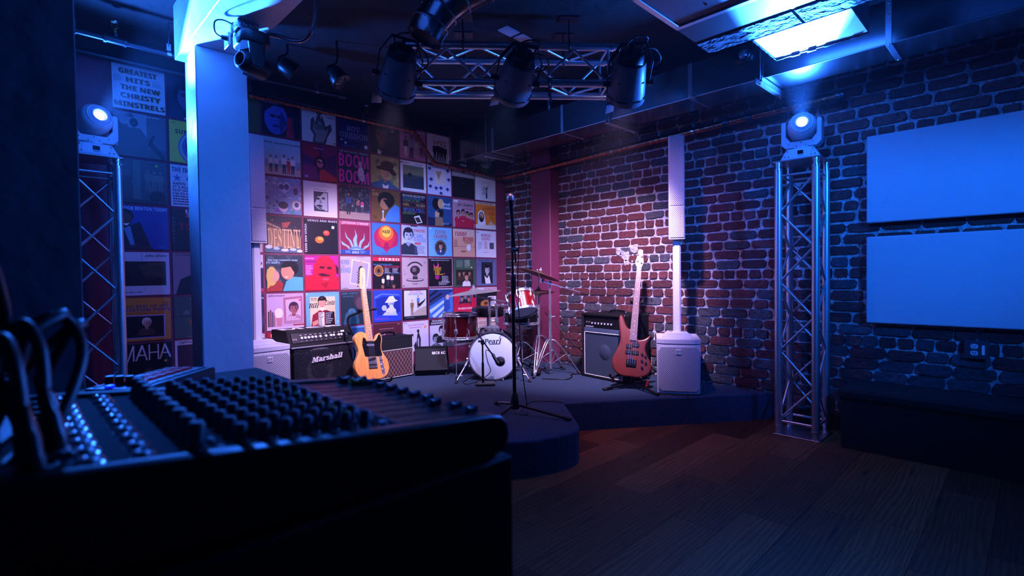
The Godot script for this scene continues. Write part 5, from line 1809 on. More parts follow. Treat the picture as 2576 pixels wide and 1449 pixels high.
	lathe(st, [Vector2(0.165, 0.0), Vector2(0.12, -0.012), Vector2(0.04, -0.022), Vector2(0.02, -0.035), Vector2(0, -0.036)].map(func(v: Vector2) -> Vector2: return v), Transform3D(), 48)
	put(st, "lower_plate", dark_cym, t)
	st = begin()
	tube(st, spline([Vector3(4.02, 0.78, -3.62), Vector3(4.05, 0.62, -3.45), Vector3(4.08, 0.45, -3.25), Vector3(4.12, 0.30, -3.08), Vector3(4.12, ST + 0.006, -2.98), Vector3(4.0, ST + 0.006, -3.06)], 6), 0.005, 7)
	tag(put(st, "wall_cable", mats.cable), "black cable drooping along the brick wall behind the cymbal stands", "cable")
	st = begin()
	tube(st, spline([Vector3(3.5, ST + 0.006, -3.2), Vector3(3.62, ST + 0.006, -3.02), Vector3(3.75, ST + 0.006, -3.05), Vector3(3.83, ST + 0.006, -3.12), Vector3(3.95, ST + 0.006, -3.07)], 6), 0.005, 7)
	tag(put(st, "floor_cable", mats.cable), "black cable on the carpet between boom stand and bass amplifier", "cable")

# ---------------------------------------------------------------- guitars (drawn in x and y, face towards +z, strings along y)
func mirror_tuner(st: SurfaceTool, p: Vector3, s: float) -> void:
	rod(st, p, p + Vector3(s * 0.012, 0, 0), 0.0035, -1.0, 8)
	lathe(st, [Vector2(0, 0), Vector2(0.005, 0.001), Vector2(0.0075, 0.006), Vector2(0.006, 0.013), Vector2(0, 0.015)], Transform3D(frame_along(Vector3(s, 0, 0)), p + Vector3(s * 0.011, 0, 0)), 10)

func neck_parts(t: Node3D, y0: float, y1: float, w0: float, w1: float, z: float, wood_m: Material, board_m: Material, n_frets: int, scale_len: float, dots: Material) -> void:
	var st := begin()
	plate(st, PackedVector2Array([Vector2(-w0 * 0.5, y0), Vector2(w0 * 0.5, y0), Vector2(w1 * 0.5, y1), Vector2(-w1 * 0.5, y1)]), z - 0.022, z, Transform3D(), 0.006, true, false)
	var neck := put(st, "neck", wood_m, t)
	st = begin()
	plate(st, PackedVector2Array([Vector2(-w0 * 0.5, y0), Vector2(w0 * 0.5, y0), Vector2(w1 * 0.5, y1), Vector2(-w1 * 0.5, y1)]), z, z + 0.005, Transform3D(), 0.001, false, false)
	put(st, "fingerboard", board_m, neck)
	st = begin()
	var spots := begin()
	for k in range(1, n_frets + 1):
		var y := y1 - scale_len * (1.0 - pow(2.0, -k / 12.0))
		if y < y0:
			break
		var w := lerpf(w1, w0, (y1 - y) / (y1 - y0)) * 0.5
		rod(st, Vector3(-w, y, z + 0.0055), Vector3(w, y, z + 0.0055), 0.0012, -1.0, 6)
		if k in [3, 5, 7, 9, 12, 15, 17, 19, 21]:
			var yp := y1 - scale_len * (1.0 - pow(2.0, -(k - 0.5) / 12.0))
			for x: float in ([-0.009, 0.009] if k == 12 else [0.0]):
				rod(spots, Vector3(x, yp, z + 0.004), Vector3(x, yp, z + 0.0058), 0.003, -1.0, 10)
	put(st, "frets", mats.chrome, neck)
	put(spots, "inlays", dots, neck)
	st = begin()
	box(st, Vector3(0, y1 + 0.003, z + 0.004), Vector3(w1, 0.005, 0.009), 0.001)
	put(st, "nut", mats.white_plastic, neck)

func guitars() -> void:
	# blond single cutaway guitar
	var base := Vector3(2.112, 0.340, -3.790)
	var tip := Vector3(2.172, 1.285, -4.105)
	var y := (tip - base).normalized()
	var z := Vector3(0.10, 0.25, 1.0)
	z = (z - y * z.dot(y)).normalized()
	var t := thing("electric_guitar", "blond wood electric guitar with black pickguard on a stand before the amplifiers", "guitar", base)
	t.basis = Basis(y.cross(z), y, z)
	var blond := speckle(mat("blond_wood", Color(1, 1, 1), 0.22), "blond_grain", 0.02, Color(0.86, 0.55, 0.25), Color(0.95, 0.68, 0.36), 3)
	blond.uv1_triplanar = true
	blond.uv1_scale = Vector3(9, 1.2, 9)
	blond.clearcoat_enabled = true
	blond.clearcoat = 0.6
	blond.clearcoat_roughness = 0.1
	var maple := mat("maple", Color(0.85, 0.66, 0.42), 0.3)
	var body: Array = []
	for p: Array in [[0, 0], [0.075, 0.004], [0.135, 0.036], [0.161, 0.095], [0.152, 0.155], [0.123, 0.205], [0.108, 0.245], [0.113, 0.29], [0.126, 0.335], [0.123, 0.372], [0.103, 0.39], [0.082, 0.378], [0.066, 0.352], [0.050, 0.333], [0.030, 0.338], [0.020, 0.36], [-0.02, 0.382], [-0.06, 0.400], [-0.098, 0.396], [-0.128, 0.37], [-0.137, 0.33], [-0.124, 0.28], [-0.114, 0.24], [-0.126, 0.195], [-0.152, 0.15], [-0.162, 0.095], [-0.138, 0.036], [-0.075, 0.004]]:
		body.append(Vector2(p[0], p[1]))
	var st := begin()
	plate(st, outline(body, 4), -0.044, 0.0, Transform3D(), 0.005)
	put(st, "body", blond, t)
	var guard: Array = []
	for p: Array in [[-0.062, 0.345], [-0.075, 0.29], [-0.068, 0.235], [-0.062, 0.198], [-0.05, 0.190], [0.0, 0.190], [0.05, 0.190], [0.085, 0.188], [0.104, 0.20], [0.096, 0.245], [0.101, 0.29], [0.114, 0.335], [0.112, 0.367], [0.102, 0.378], [0.087, 0.367], [0.07, 0.34], [0.05, 0.322], [0.032, 0.318], [0.0, 0.318], [-0.03, 0.318], [-0.038, 0.34], [-0.05, 0.35]]:
		guard.append(Vector2(p[0], p[1]))
	st = begin()
	plate(st, outline(guard, 3), -0.001, 0.0025, Transform3D(), 0.0008, false)
	var pg := put(st, "pickguard", mat("pickguard_black", Color(0.02, 0.02, 0.022), 0.25), t)
	st = begin()
	for p: Vector2 in [Vector2(-0.066, 0.30), Vector2(-0.055, 0.20), Vector2(0.09, 0.197), Vector2(0.098, 0.285), Vector2(0.102, 0.365), Vector2(-0.045, 0.34)]:
		rod(st, Vector3(p.x, p.y, 0.0), Vector3(p.x, p.y, 0.0036), 0.0028, -1.0, 8)
	put(st, "screw", mats.chrome, pg)
	st = begin()
	plate(st, round_rect(0.075, 0.022, 0.01), 0.0, 0.009, Transform3D(Basis(), Vector3(0, 0.285, 0)), 0.003, false)
	put(st, "neck_pickup", mats.chrome, t)
	st = begin()
	box(st, Vector3(0, 0.140, 0.0015), Vector3(0.080, 0.092, 0.003), 0.001)
	for x: float in [-0.0395, 0.0395]:
		box(st, Vector3(x, 0.140, 0.005), Vector3(0.002, 0.092, 0.009), 0.0005)
	box(st, Vector3(0, 0.0945, 0.005), Vector3(0.080, 0.002, 0.009), 0.0005)
	var br := put(st, "bridge", mats.brushed_aluminium, t)
	st = begin()
	plate(st, round_rect(0.07, 0.02, 0.009), 0.002, 0.009, Transform3D(Basis(Vector3(0, 0, 1), 0.22), Vector3(0, 0.166, 0)), 0.002, false)
	put(st, "bridge_pickup", mats.black_plastic, br)
	st = begin()
	for k in 3:
		rod(st, Vector3(-0.035 + 0.0235 * k, 0.122, 0.009), Vector3(-0.013 + 0.0235 * k, 0.122, 0.009), 0.0045, -1.0, 10)
		rod(st, Vector3(-0.024 + 0.0235 * k, 0.122, 0.008), Vector3(-0.024 + 0.0235 * k, 0.096, 0.006), 0.0015, -1.0, 6)
	put(st, "saddle", mats.brass, br)
	st = begin()
	plate(st, round_rect(0.030, 0.16, 0.0145), 0.0, 0.0025, Transform3D(Basis(Vector3(0, 0, 1), 0.10), Vector3(0.088, 0.115, 0)), 0.0008, false)
	var cp := put(st, "control_plate", mats.chrome, t)
	for yy: float in [0.075, 0.115]:
		st = begin()
		rod(st, Vector3(0.088 - (yy - 0.115) * 0.1, yy, 0.002), Vector3(0.088 - (yy - 0.115) * 0.1, yy, 0.018), 0.0095, 0.009, 16)
		put(st, "knob", mats.chrome, cp)
	st = begin()
	rod(st, Vector3(0.084, 0.158, 0.002), Vector3(0.086, 0.152, 0.018), 0.0025, 0.005, 10)
	put(st, "switch", mats.black_plastic, cp)
	neck_parts(t, 0.318, 0.768, 0.056, 0.042, 0.006, maple, maple, 21, 0.648, mats.black_plastic)
	var head: Array = []
	for p: Array in [[-0.021, 0.770], [0.021, 0.770], [0.026, 0.79], [0.030, 0.83], [0.036, 0.88], [0.040, 0.93], [0.036, 0.962], [0.015, 0.975], [-0.004, 0.965], [-0.010, 0.948], [-0.018, 0.90], [-0.026, 0.845], [-0.034, 0.80], [-0.034, 0.785]]:
		head.append(Vector2(p[0], p[1]))
	st = begin()
	plate(st, outline(head, 3), -0.010, 0.004, Transform3D(), 0.003)
	var hs := put(st, "headstock", maple, t)
	for k in 6:
		st = begin()
		var p := Vector3(-0.024 + 0.0032 * k, 0.802 + 0.0255 * k, 0)
		rod(st, p + Vector3(0.014, 0, 0.003), p + Vector3(0.014, 0, 0.016), 0.0045, 0.0035, 10)
		mirror_tuner(st, p + Vector3(-0.004, 0, -0.006), -1.0)
		put(st, "tuner", mats.chrome, hs)
	st = begin()
	for k in 6:
		var x0 := -0.0265 + 0.0106 * k
		var x1 := -0.0175 + 0.007 * k
		rod(st, Vector3(x0, 0.10, 0.012), Vector3(x1, 0.771, 0.0145), 0.0007, -1.0, 5)
		rod(st, Vector3(x1, 0.771, 0.0145), Vector3(-0.010 + 0.0032 * k, 0.802 + 0.0255 * k, 0.012), 0.0006, -1.0, 5)
	put(st, "strings", mats.chrome, t)
	# its stand
	t = thing("guitar_stand", "black tubular stand holding up the blond guitar", "guitar stand", Vector3(2.12, ST, -3.90))
	st = begin()
	var yoke := t.to_local(base + y * 0.60 - z * 0.05)
	tube(st, spline([Vector3(-0.01, 0.07, 0.02), Vector3(0.0, 0.30, -0.075), Vector3(-0.075, 0.52, -0.155), Vector3(-0.078, 0.62, -0.185), yoke + Vector3(-0.03, -0.02, -0.03), yoke], 6), 0.010, 10)
	put(st, "mast", mats.black_metal, t)
	st = begin()
	rod(st, yoke + Vector3(-0.06, 0.004, 0.03), yoke + Vector3(0.085, 0.008, 0.03), 0.009, -1.0, 10)
	for x: float in [-0.055, 0.085]:
		rod(st, yoke + Vector3(x, 0.005, 0.02), yoke + Vector3(x, 0.012, 0.085), 0.010, 0.009, 10)
	put(st, "neck_yoke", mats.rubber, t)
	for s: float in [-1.0, 1.0]:
		st = begin()
		tube(st, spline([Vector3(0, 0.09, 0.01), Vector3(s * 0.08, 0.095, 0.06), Vector3(s * 0.115, 0.10, 0.14), Vector3(s * 0.12, 0.135, 0.165)], 5), 0.010, 8)
		put(st, "cradle_arm", mats.rubber, t)
	for e: Vector3 in [Vector3(-0.22, 0.01, 0.17), Vector3(0.22, 0.01, 0.17), Vector3(0, 0.01, -0.26)]:
		st = begin()
		rod(st, Vector3(0, 0.07, 0.01), e, 0.009, -1.0, 8)
		var leg := put(st, "leg", mats.black_metal, t)
		st = begin()
		rod(st, e.lerp(Vector3(0, 0.07, 0.01), 0.1), e, 0.012, -1.0, 8)
		put(st, "rubber_foot", mats.rubber, leg)
	# dark figured bass
	base = Vector3(3.648, 0.325, -2.352)
	tip = Vector3(4.000, 1.388, -2.460)
	y = (tip - base).normalized()
	z = Vector3(-0.80, 0.30, 0.62)
	z = (z - y * z.dot(y)).normalized()
	t = thing("bass_guitar", "red brown figured wood bass guitar standing before the bass amplifier", "guitar", base)
	t.basis = Basis(y.cross(z), y, z)
	var figured := mat("figured_wood", Color(0.56, 0.19, 0.10), 0.35)
	figured.albedo_texture = grain_up_tex()
	figured.uv1_triplanar = true
	figured.uv1_scale = Vector3(4.0, 1.3, 4.0)
	figured.clearcoat_enabled = true
	figured.clearcoat = 0.25
	figured.clearcoat_roughness = 0.15
	body = []
	for p: Array in [[0.0, 0.0], [0.05, -0.002], [0.105, 0.012], [0.148, 0.045], [0.166, 0.10], [0.156, 0.145], [0.128, 0.19], [0.108, 0.24], [0.112, 0.285], [0.132, 0.33], [0.146, 0.362], [0.137, 0.372], [0.118, 0.352], [0.09, 0.330], [0.06, 0.322], [0.038, 0.326], [0.0, 0.40], [-0.036, 0.405], [-0.056, 0.42], [-0.075, 0.452], [-0.092, 0.492], [-0.112, 0.518], [-0.128, 0.508], [-0.132, 0.47], [-0.124, 0.42], [-0.112, 0.36], [-0.106, 0.31], [-0.112, 0.26], [-0.134, 0.20], [-0.155, 0.145], [-0.158, 0.105], [-0.144, 0.058], [-0.108, 0.016], [-0.05, -0.002]]:
		body.append(Vector2(p[0], p[1]))
	st = begin()
	plate(st, outline(body, 4), -0.036, 0.0, Transform3D(), 0.012)
	put(st, "body", figured, t)
	for yy: float in [0.205, 0.262]:
		st = begin()
		var dx := 0.014 if yy > 0.23 else 0.0
		box(st, Vector3(-0.027, yy - dx * 0.6, 0.004), Vector3(0.052, 0.034, 0.012), 0.003)
		box(st, Vector3(0.027, yy + dx * 0.6, 0.004), Vector3(0.052, 0.034, 0.012), 0.003)
		put(st, "pickup", mats.black_plastic, t)
	st = begin()
	box(st, Vector3(0, 0.115, 0.005), Vector3(0.082, 0.06, 0.014), 0.003)
	br = put(st, "bridge", mats.black_metal, t)
	st = begin()
	for k in 4:
		box(st, Vector3(-0.0285 + 0.019 * k, 0.124, 0.014), Vector3(0.014, 0.03, 0.008), 0.002)
	put(st, "saddle", mats.steel_pipe, br)
	for p: Vector2 in [Vector2(0.083, 0.20), Vector2(0.112, 0.185), Vector2(0.085, 0.145), Vector2(0.118, 0.130), Vector2(0.09, 0.09)]:
		st = begin()
		rod(st, Vector3(p.x, p.y, 0), Vector3(p.x, p.y, 0.018), 0.010, 0.0085, 14)
		put(st, "knob", mats.black_plastic, t)
	var rosewood := mat("rosewood", Color(0.46, 0.36, 0.33), 0.22)
	neck_parts(t, 0.305, 0.962, 0.062, 0.040, 0.006, maple, rosewood, 24, 0.864, mats.white_print)
	head = []
	for p: Array in [[-0.020, 0.964], [0.020, 0.964], [0.030, 0.985], [0.037, 1.01], [0.030, 1.05], [0.024, 1.10], [0.020, 1.125], [-0.014, 1.128], [-0.022, 1.10], [-0.028, 1.05], [-0.038, 1.01], [-0.033, 0.985]]:
		head.append(Vector2(p[0], p[1]))
	st = begin()
	plate(st, outline(head, 3), -0.008, 0.005, Transform3D(), 0.003)
	hs = put(st, "headstock", mat("head_wood", Color(0.78, 0.55, 0.45), 0.3), t)
	for k in 4:
		st = begin()
		var s := -1.0 if k % 2 == 0 else 1.0
		var p := Vector3(s * 0.016, [1.012, 1.0, 1.072, 1.06][k], 0)
		rod(st, p + Vector3(0, 0, 0.004), p + Vector3(0, 0, 0.02), 0.0075, 0.006, 12)
		rod(st, p + Vector3(s * 0.012, 0, -0.002), p + Vector3(s * 0.040, 0, -0.002), 0.003, -1.0, 8)
		box(st, p + Vector3(s * 0.048, 0, -0.002), Vector3(0.018, 0.022, 0.005), 0.002)
		put(st, "tuner", mats.black_metal, hs)
	st = begin()
	box(st, Vector3(0.0, 1.02, 0.006), Vector3(0.005, 0.10, 0.001))
	put(st, "wood_stripe", mat("stripe_red", Color(0.55, 0.10, 0.10), 0.4), hs)
	st = begin()
	for k in 4:
		var x0 := -0.0285 + 0.019 * k
		var x1 := -0.015 + 0.010 * k
		rod(st, Vector3(x0, 0.10, 0.018), Vector3(x1, 0.965, 0.016), 0.0012, -1.0, 5)
		var s := -1.0 if k < 2 else 1.0
		rod(st, Vector3(x1, 0.965, 0.016), Vector3(s * 0.012, [1.012, 1.072, 1.06, 1.0][k], 0.014), 0.001, -1.0, 5)
	put(st, "strings", mats.chrome, t)
	# its stand with a tall rear post
	t = thing("guitar_stand", "black tripod stand with a tall rear post holding the bass guitar", "guitar stand", Vector3(3.735, ST, -2.385))
	yoke = t.to_local(base + y * 0.63 - z * 0.05)
	st = begin()
	rod(st, Vector3(0, 0.03, 0), Vector3(0.012, 0.10, 0.0), 0.02, -1.0, 12)
	rod(st, Vector3(0.012, 0.08, 0), yoke + Vector3(0.02, -0.05, 0.0), 0.0125, -1.0, 12)
	rod(st, yoke + Vector3(0.02, -0.06, 0.0), yoke + Vector3(0.02, 0.03, 0.0), 0.016, -1.0, 12)
	put(st, "mast", mats.black_metal, t)
	st = begin()
	var sx := t.basis.inverse() * (y.cross(z))
	for s: float in [-1.0, 1.0]:
		var q := yoke + Vector3(0.015, 0.02, 0) + sx * s * 0.045
		rod(st, yoke + Vector3(0.015, 0.02, 0), q, 0.010, -1.0, 10)
		rod(st, q, q + z * 0.05, 0.011, -1.0, 10)
		lathe(st, [Vector2(0, -0.015), Vector2(0.012, -0.01), Vector2(0.015, 0), Vector2(0.012, 0.01), Vector2(0, 0.015)], Transform3D(Basis(), q + z * 0.055), 12)
	put(st, "neck_yoke", mats.rubber, t)
	for s: float in [-1.0, 1.0]:
		st = begin()
		tube(st, spline([Vector3(0.01, 0.10, 0), Vector3(0.0, 0.10, 0) + sx * s * 0.09 + z * 0.01, Vector3(-0.06, 0.085, 0) + sx * s * 0.12 + z * 0.02, Vector3(-0.10, 0.085, 0) + sx * s * 0.125 + z * 0.05, Vector3(-0.115, 0.115, 0) + sx * s * 0.125 + z * 0.06], 5), 0.010, 8)
		put(st, "cradle_arm", mats.rubber, t)
		st = begin()
		var q := Vector3(-0.04, 0.035, 0) + sx * s * 0.135 + z * 0.02
		rod(st, q, q + Vector3(0, 0.05, 0) + sx * s * 0.012, 0.012, -1.0, 8)
		put(st, "red_collar", mat("red_rubber", Color(0.5, 0.05, 0.06), 0.5), t)
	for e: Vector3 in [Vector3(-0.25, 0.01, -0.12), Vector3(-0.115, 0.01, 0.31), Vector3(0.26, 0.01, -0.02)]:
		st = begin()
		rod(st, Vector3(0, 0.045, 0), e, 0.0105, -1.0, 10)
		var leg := put(st, "leg", mats.black_metal, t)
		st = begin()
		rod(st, e.lerp(Vector3(0, 0.045, 0), 0.1), e, 0.0135, -1.0, 10)
		put(st, "rubber_foot", mats.rubber, leg)
	st = begin()
	tube(st, spline([Vector3(3.79, 0.40, -2.24), Vector3(3.88, 0.34, -2.22), Vector3(3.98, 0.42, -2.30), Vector3(4.08, 0.36, -2.36), Vector3(4.12, ST + 0.01, -2.32), Vector3(4.0, ST + 0.006, -2.30)], 6), 0.004, 7)
	tag(put(st, "instrument_cable", mats.cable), "black cable looping from the bass guitar behind the white speaker", "cable")
	st = begin()
	tube(st, spline([Vector3(3.66, ST + 0.006, -2.12), Vector3(3.70, ST + 0.006, -2.02), Vector3(3.76, ST + 0.006, -1.92), Vector3(3.735, ST + 0.008, -1.885), Vector3(3.72, ST - 0.02, -1.865), Vector3(3.71, 0.10, -1.86), Vector3(3.66, 0.03, -1.88)], 6), 0.004, 7)
	tag(put(st, "speaker_cable", mats.cable), "thin cable running over the stage edge in front of the white speaker", "cable")

# ---------------------------------------------------------------- the mixing desk in the foreground
func desk_corner() -> void:
	var st := begin()
	box(st, Vector3(-0.235, 0.45, -1.10), Vector3(1.53, 0.90, 1.11), 0.004)
	var desk := put(st, "desk", mat("desk_black", Color(0.008, 0.008, 0.009), 0.8))
	tag(desk, "large black desk carrying the mixing console in the foreground", "desk")
	# console: the deck rises from the fader end (x 0.50) to the sockets (x 0)
	var t := thing("mixing_console", "long audio mixing console with rows of knobs and faders in the foreground", "mixer", Vector3(0.50, 0.900, -0.775))
	var slope := 0.092
	var deck := Basis(Vector3(0, 0, 1), -slope)
	var lx := func(x: float) -> float: return x - 0.50
	var dk := func(x: float, up: float, z: float) -> Vector3:
		# a point on the deck at world x, height over it, world z
		return deck * Vector3((x - 0.50) / cos(slope), 0.0, 0.0) + Vector3(0, 0.055, z + 0.775) + deck * Vector3(0, up, 0)
	var side := PackedVector2Array([Vector2(-0.56, 0.012), Vector2(0.0, 0.0), Vector2(0.018, 0.004), Vector2(0.030, 0.015), Vector2(0.034, 0.028), Vector2(0.030, 0.042), Vector2(0.018, 0.053), Vector2(0.0, 0.057), Vector2(-0.56, 0.057 + 0.56 * tan(slope))])
	st = begin()
	plate(st, side, -0.19, 0.19, Transform3D(), 0.0, true, false)
	var body := put(st, "body", mat("console_metal", Color(0.05, 0.05, 0.055), 0.5, 0.2), t)
	for s: float in [-1.0, 1.0]:
		st = begin()
		var ch := PackedVector2Array()
		for p in side:
			ch.append(Vector2(p.x, p.y + (0.005 if p.y > 0.03 else -0.0)))
		plate(st, ch, s * 0.205 - 0.015, s * 0.205 + 0.015, Transform3D(), 0.005)
		put(st, "side_cheek", mat("cheek_metal", Color(0.04, 0.036, 0.038), 0.42, 0.2), t)
	st = begin()
	for k in 5:
		box(st, Vector3(-0.055 - 0.007 * k, 0.028 + 0.0, 0.2205), Vector3(0.0025, 0.028, 0.001), 0.0, Basis(Vector3(0, 0, 1), 0.25))
	put(st, "cheek_emblem", mats.black_plastic, t)
	st = begin()
	box(st, dk.call(0.265, 0.001, -0.775), Vector3(0.485, 0.003, 0.372), 0.0008, deck)
	var face := put(st, "face_plate", mat("console_face", Color(0.045, 0.05, 0.065), 0.75, 0.0), t)
	mats.console_face.metallic_specular = 0.15
	st = begin()
	box(st, dk.call(0.432, 0.0026, -0.775), Vector3(0.128, 0.0015, 0.36), 0.0004, deck)
	put(st, "fader_plate", mat("fader_face", Color(0.11, 0.08, 0.085), 0.4, 0.2), face)
	var xs := [0.130, 0.172, 0.196, 0.220, 0.244, 0.268, 0.292, 0.318]
	var grey := mat("knob_grey", Color(0.20, 0.21, 0.24), 0.5)
	var caps := [mats.grey_print, mats.grey_print, mats.grey_print, mats.grey_print, mats.grey_print, mats.grey_print, mat("cap_yellow", Color(0.55, 0.55, 0.2), 0.5), mats.grey_print]
	st = begin()
	lathe(st, [Vector2(0.0085, 0), Vector2(0.0085, 0.002), Vector2(0.0068, 0.003), Vector2(0.0062, 0.021), Vector2(0.0052, 0.0225), Vector2(0, 0.0225)], Transform3D(), 14)
	st.generate_normals()
	var knob_mesh := st.commit()
	st = begin()
	lathe(st, [Vector2(0.0048, 0.0222), Vector2(0.0046, 0.0236), Vector2(0, 0.0236)], Transform3D(), 12)
	box(st, Vector3(0, 0.0238, -0.003), Vector3(0.0012, 0.0008, 0.005))
	st.generate_normals()
	var cap_mesh := st.commit()
	for r in 10:
		var z := -0.600 - 0.0378 * r
		for c in xs.size():
			var o := put_mesh(knob_mesh, "knob", grey, face)
			o.transform = Transform3D(deck, dk.call(xs[c], 0.0025, z))
			var tall: float = 1.25 if c == 0 else 1.0
			o.scale = Vector3(tall, tall, tall)
			var q := put_mesh(cap_mesh, "knob_cap", caps[c], face)
			q.transform = Transform3D(deck * Basis(Vector3.UP, rng.randf_range(-1.2, 1.2)), dk.call(xs[c], 0.0025, z))
			q.scale = Vector3(tall, tall, tall)
		# buttons beside the pan row, slot and cap of the fader
		st = begin()
		box(st, dk.call(0.345, 0.005, z), Vector3(0.009, 0.008, 0.009), 0.0015, deck)
		put(st, "mute_button", mats.pale_grey_plastic, face)
		st = begin()
		box(st, dk.call(0.150, 0.005, z + 0.012), Vector3(0.007, 0.006, 0.007), 0.0015, deck)
		put(st, "button", mats.pale_grey_plastic, face)
		st = begin()
		box(st, dk.call(0.432, 0.0036, z), Vector3(0.120, 0.0008, 0.0035), 0.0, deck)
		for k in 5:
			box(st, dk.call(0.385 + 0.022 * k, 0.0035, z + 0.009), Vector3(0.001, 0.0004, 0.008), 0.0, deck)
		put(st, "fader_slot", mats.black_plastic, face)
		st = begin()
		var fx := 0.492 - (0.012 if r == 2 else 0.0)
		plate(st, PackedVector2Array([Vector2(-0.013, 0), Vector2(0.013, 0), Vector2(0.010, 0.011), Vector2(0.003, 0.008), Vector2(-0.003, 0.008), Vector2(-0.010, 0.011)]), -0.0065, 0.0065, Transform3D(deck, dk.call(fx, 0.005, z)), 0.001, true, false)
		rod(st, dk.call(fx, 0.002, z), dk.call(fx, 0.007, z), 0.002, -1.0, 6)
		put(st, "fader_cap", mat("fader_blue_grey", Color(0.22, 0.25, 0.33), 0.45), face)
	for k in 2:
		st = begin()
		plate(st, PackedVector2Array([Vector2(-0.014, 0), Vector2(0.014, 0), Vector2(0.011, 0.013), Vector2(0.003, 0.009), Vector2(-0.003, 0.009), Vector2(-0.011, 0.013)]), -0.010, 0.010, Transform3D(deck, dk.call([0.470, 0.462][k], 0.004, [-0.918, -0.950][k])), 0.002, true, false)
		put(st, "fader_cap", [mat("cap_mustard", Color(0.70, 0.58, 0.16), 0.5), mat("cap_maroon", Color(0.35, 0.08, 0.08), 0.5)][k], face)
	# sockets: two rows of jacks with steel collars, one of combo sockets further left
	for r in 10:
		var z := -0.605 - 0.0378 * r
		for x: float in [0.088, 0.048]:
			st = begin()
			lathe(st, [Vector2(0.0125, 0), Vector2(0.012, 0.002), Vector2(0.0095, 0.005), Vector2(0.0055, 0.006), Vector2(0.0045, 0.004), Vector2(0.0045, -0.004), Vector2(0, -0.004)], Transform3D(deck, dk.call(x, 0.0025, z)), 18)
			put(st, "jack_socket", mats.chrome, face)
		st = begin()
		lathe(st, [Vector2(0.015, 0), Vector2(0.015, 0.004), Vector2(0.0125, 0.005), Vector2(0.0125, 0.002), Vector2(0, 0.002)], Transform3D(deck, dk.call(0.012, 0.0025, z)), 20)
		put(st, "mic_socket", mats.black_metal, face)
	st = begin()
	for k in 14:
		box(st, dk.call(0.16 + 0.007 * k, 0.004, -0.957), Vector3(0.004, 0.003, 0.006), 0.0, deck)
	put(st, "level_meter", mats.black_plastic, face)
	# the pad controller behind the console
	t = thing("pad_controller", "flat pad controller with dim pads and black knobs behind the console", "controller", Vector3(0.2445, 0.900, -1.475), deg_to_rad(46.0))
	st = begin()
	box(st, Vector3(0, 0.018, 0), Vector3(0.27, 0.036, 0.13), 0.004)
	put(st, "body", mat("controller_body", Color(0.10, 0.10, 0.12), 0.4), t)
	st = begin()
	box(st, Vector3(0, 0.034, 0), Vector3(0.262, 0.002, 0.122), 0.0008)
	put(st, "face_plate", mats.console_face, t)
	for i in 6:
		for j in 2:
			st = begin()
			box(st, Vector3(-0.055 + 0.031 * i, 0.0375, -0.025 + 0.030 * j), Vector3(0.027, 0.006, 0.025), 0.002)
			var lit := i == 0 and j == 0
			put(st, "pad_light", glow("pad_orange", Color(1.0, 0.25, 0.06), 0.9) if lit else glow("pad_rose", Color(0.55, 0.14, 0.16), 0.10), t)
	for i in 8:
		for q: float in [-0.050, 0.045]:
			st = begin()
			box(st, Vector3(-0.110 + 0.031 * i, 0.0365, q), Vector3(0.024, 0.004, 0.008), 0.001)
			put(st, "button", mats.black_plastic, t)
	for k in 4:
		st = begin()
		lathe(st, [Vector2(0.0095, 0), Vector2(0.008, 0.02), Vector2(0, 0.02)], Transform3D(Basis(), Vector3(-0.085 + 0.0, 0.035, -0.045 + 0.022 * k)), 14)
		put(st, "knob", mats.black_plastic, t)
	st = begin()
	lathe(st, [Vector2(0.010, 0), Vector2(0.009, 0.006), Vector2(0, 0.007)], Transform3D(Basis(), Vector3(-0.118, 0.035, -0.02)), 16)
	put(st, "indicator_light", glow("led_blue", Color(0.05, 0.1, 1.0), 1.0), t)
	# plugs and cables at the left end of the console
	var n := 0
	var ends := [Vector3(0.012, 0.985, -0.600), Vector3(0.030, 0.992, -0.648), Vector3(0.012, 0.995, -0.690), Vector3(0.036, 0.995, -0.735), Vector3(0.010, 1.0, -0.770)]
	for e: Vector3 in ends:
		var p := thing("cable_plug", ["black cable plug nearest the camera at the console socket end", "second black cable plug from the camera on the console", "third black cable plug from the camera on the console", "fourth black cable plug from the camera on the console", "farthest black cable plug on the console socket end"][n], "plug", e, 0.0, "plugs in the console sockets")
		st = begin()
		lathe(st, [Vector2(0, 0.0), Vector2(0.0095, 0.0), Vector2(0.0095, 0.03), Vector2(0.0085, 0.032), Vector2(0.0085, 0.05), Vector2(0.006, 0.056), Vector2(0.0045, 0.075), Vector2(0, 0.075)], Transform3D(Basis(Vector3(0, 0, 1), 0.10 + 0.05 * n), Vector3.ZERO), 16)
		put(st, "shell", mats.black_metal, p)
		st = begin()
		lathe(st, [Vector2(0.0098, 0.012), Vector2(0.0102, 0.014), Vector2(0.0098, 0.016)], Transform3D(Basis(Vector3(0, 0, 1), 0.10 + 0.05 * n), Vector3.ZERO), 16)
		put(st, "ring", mats.chrome, p)
		n += 1
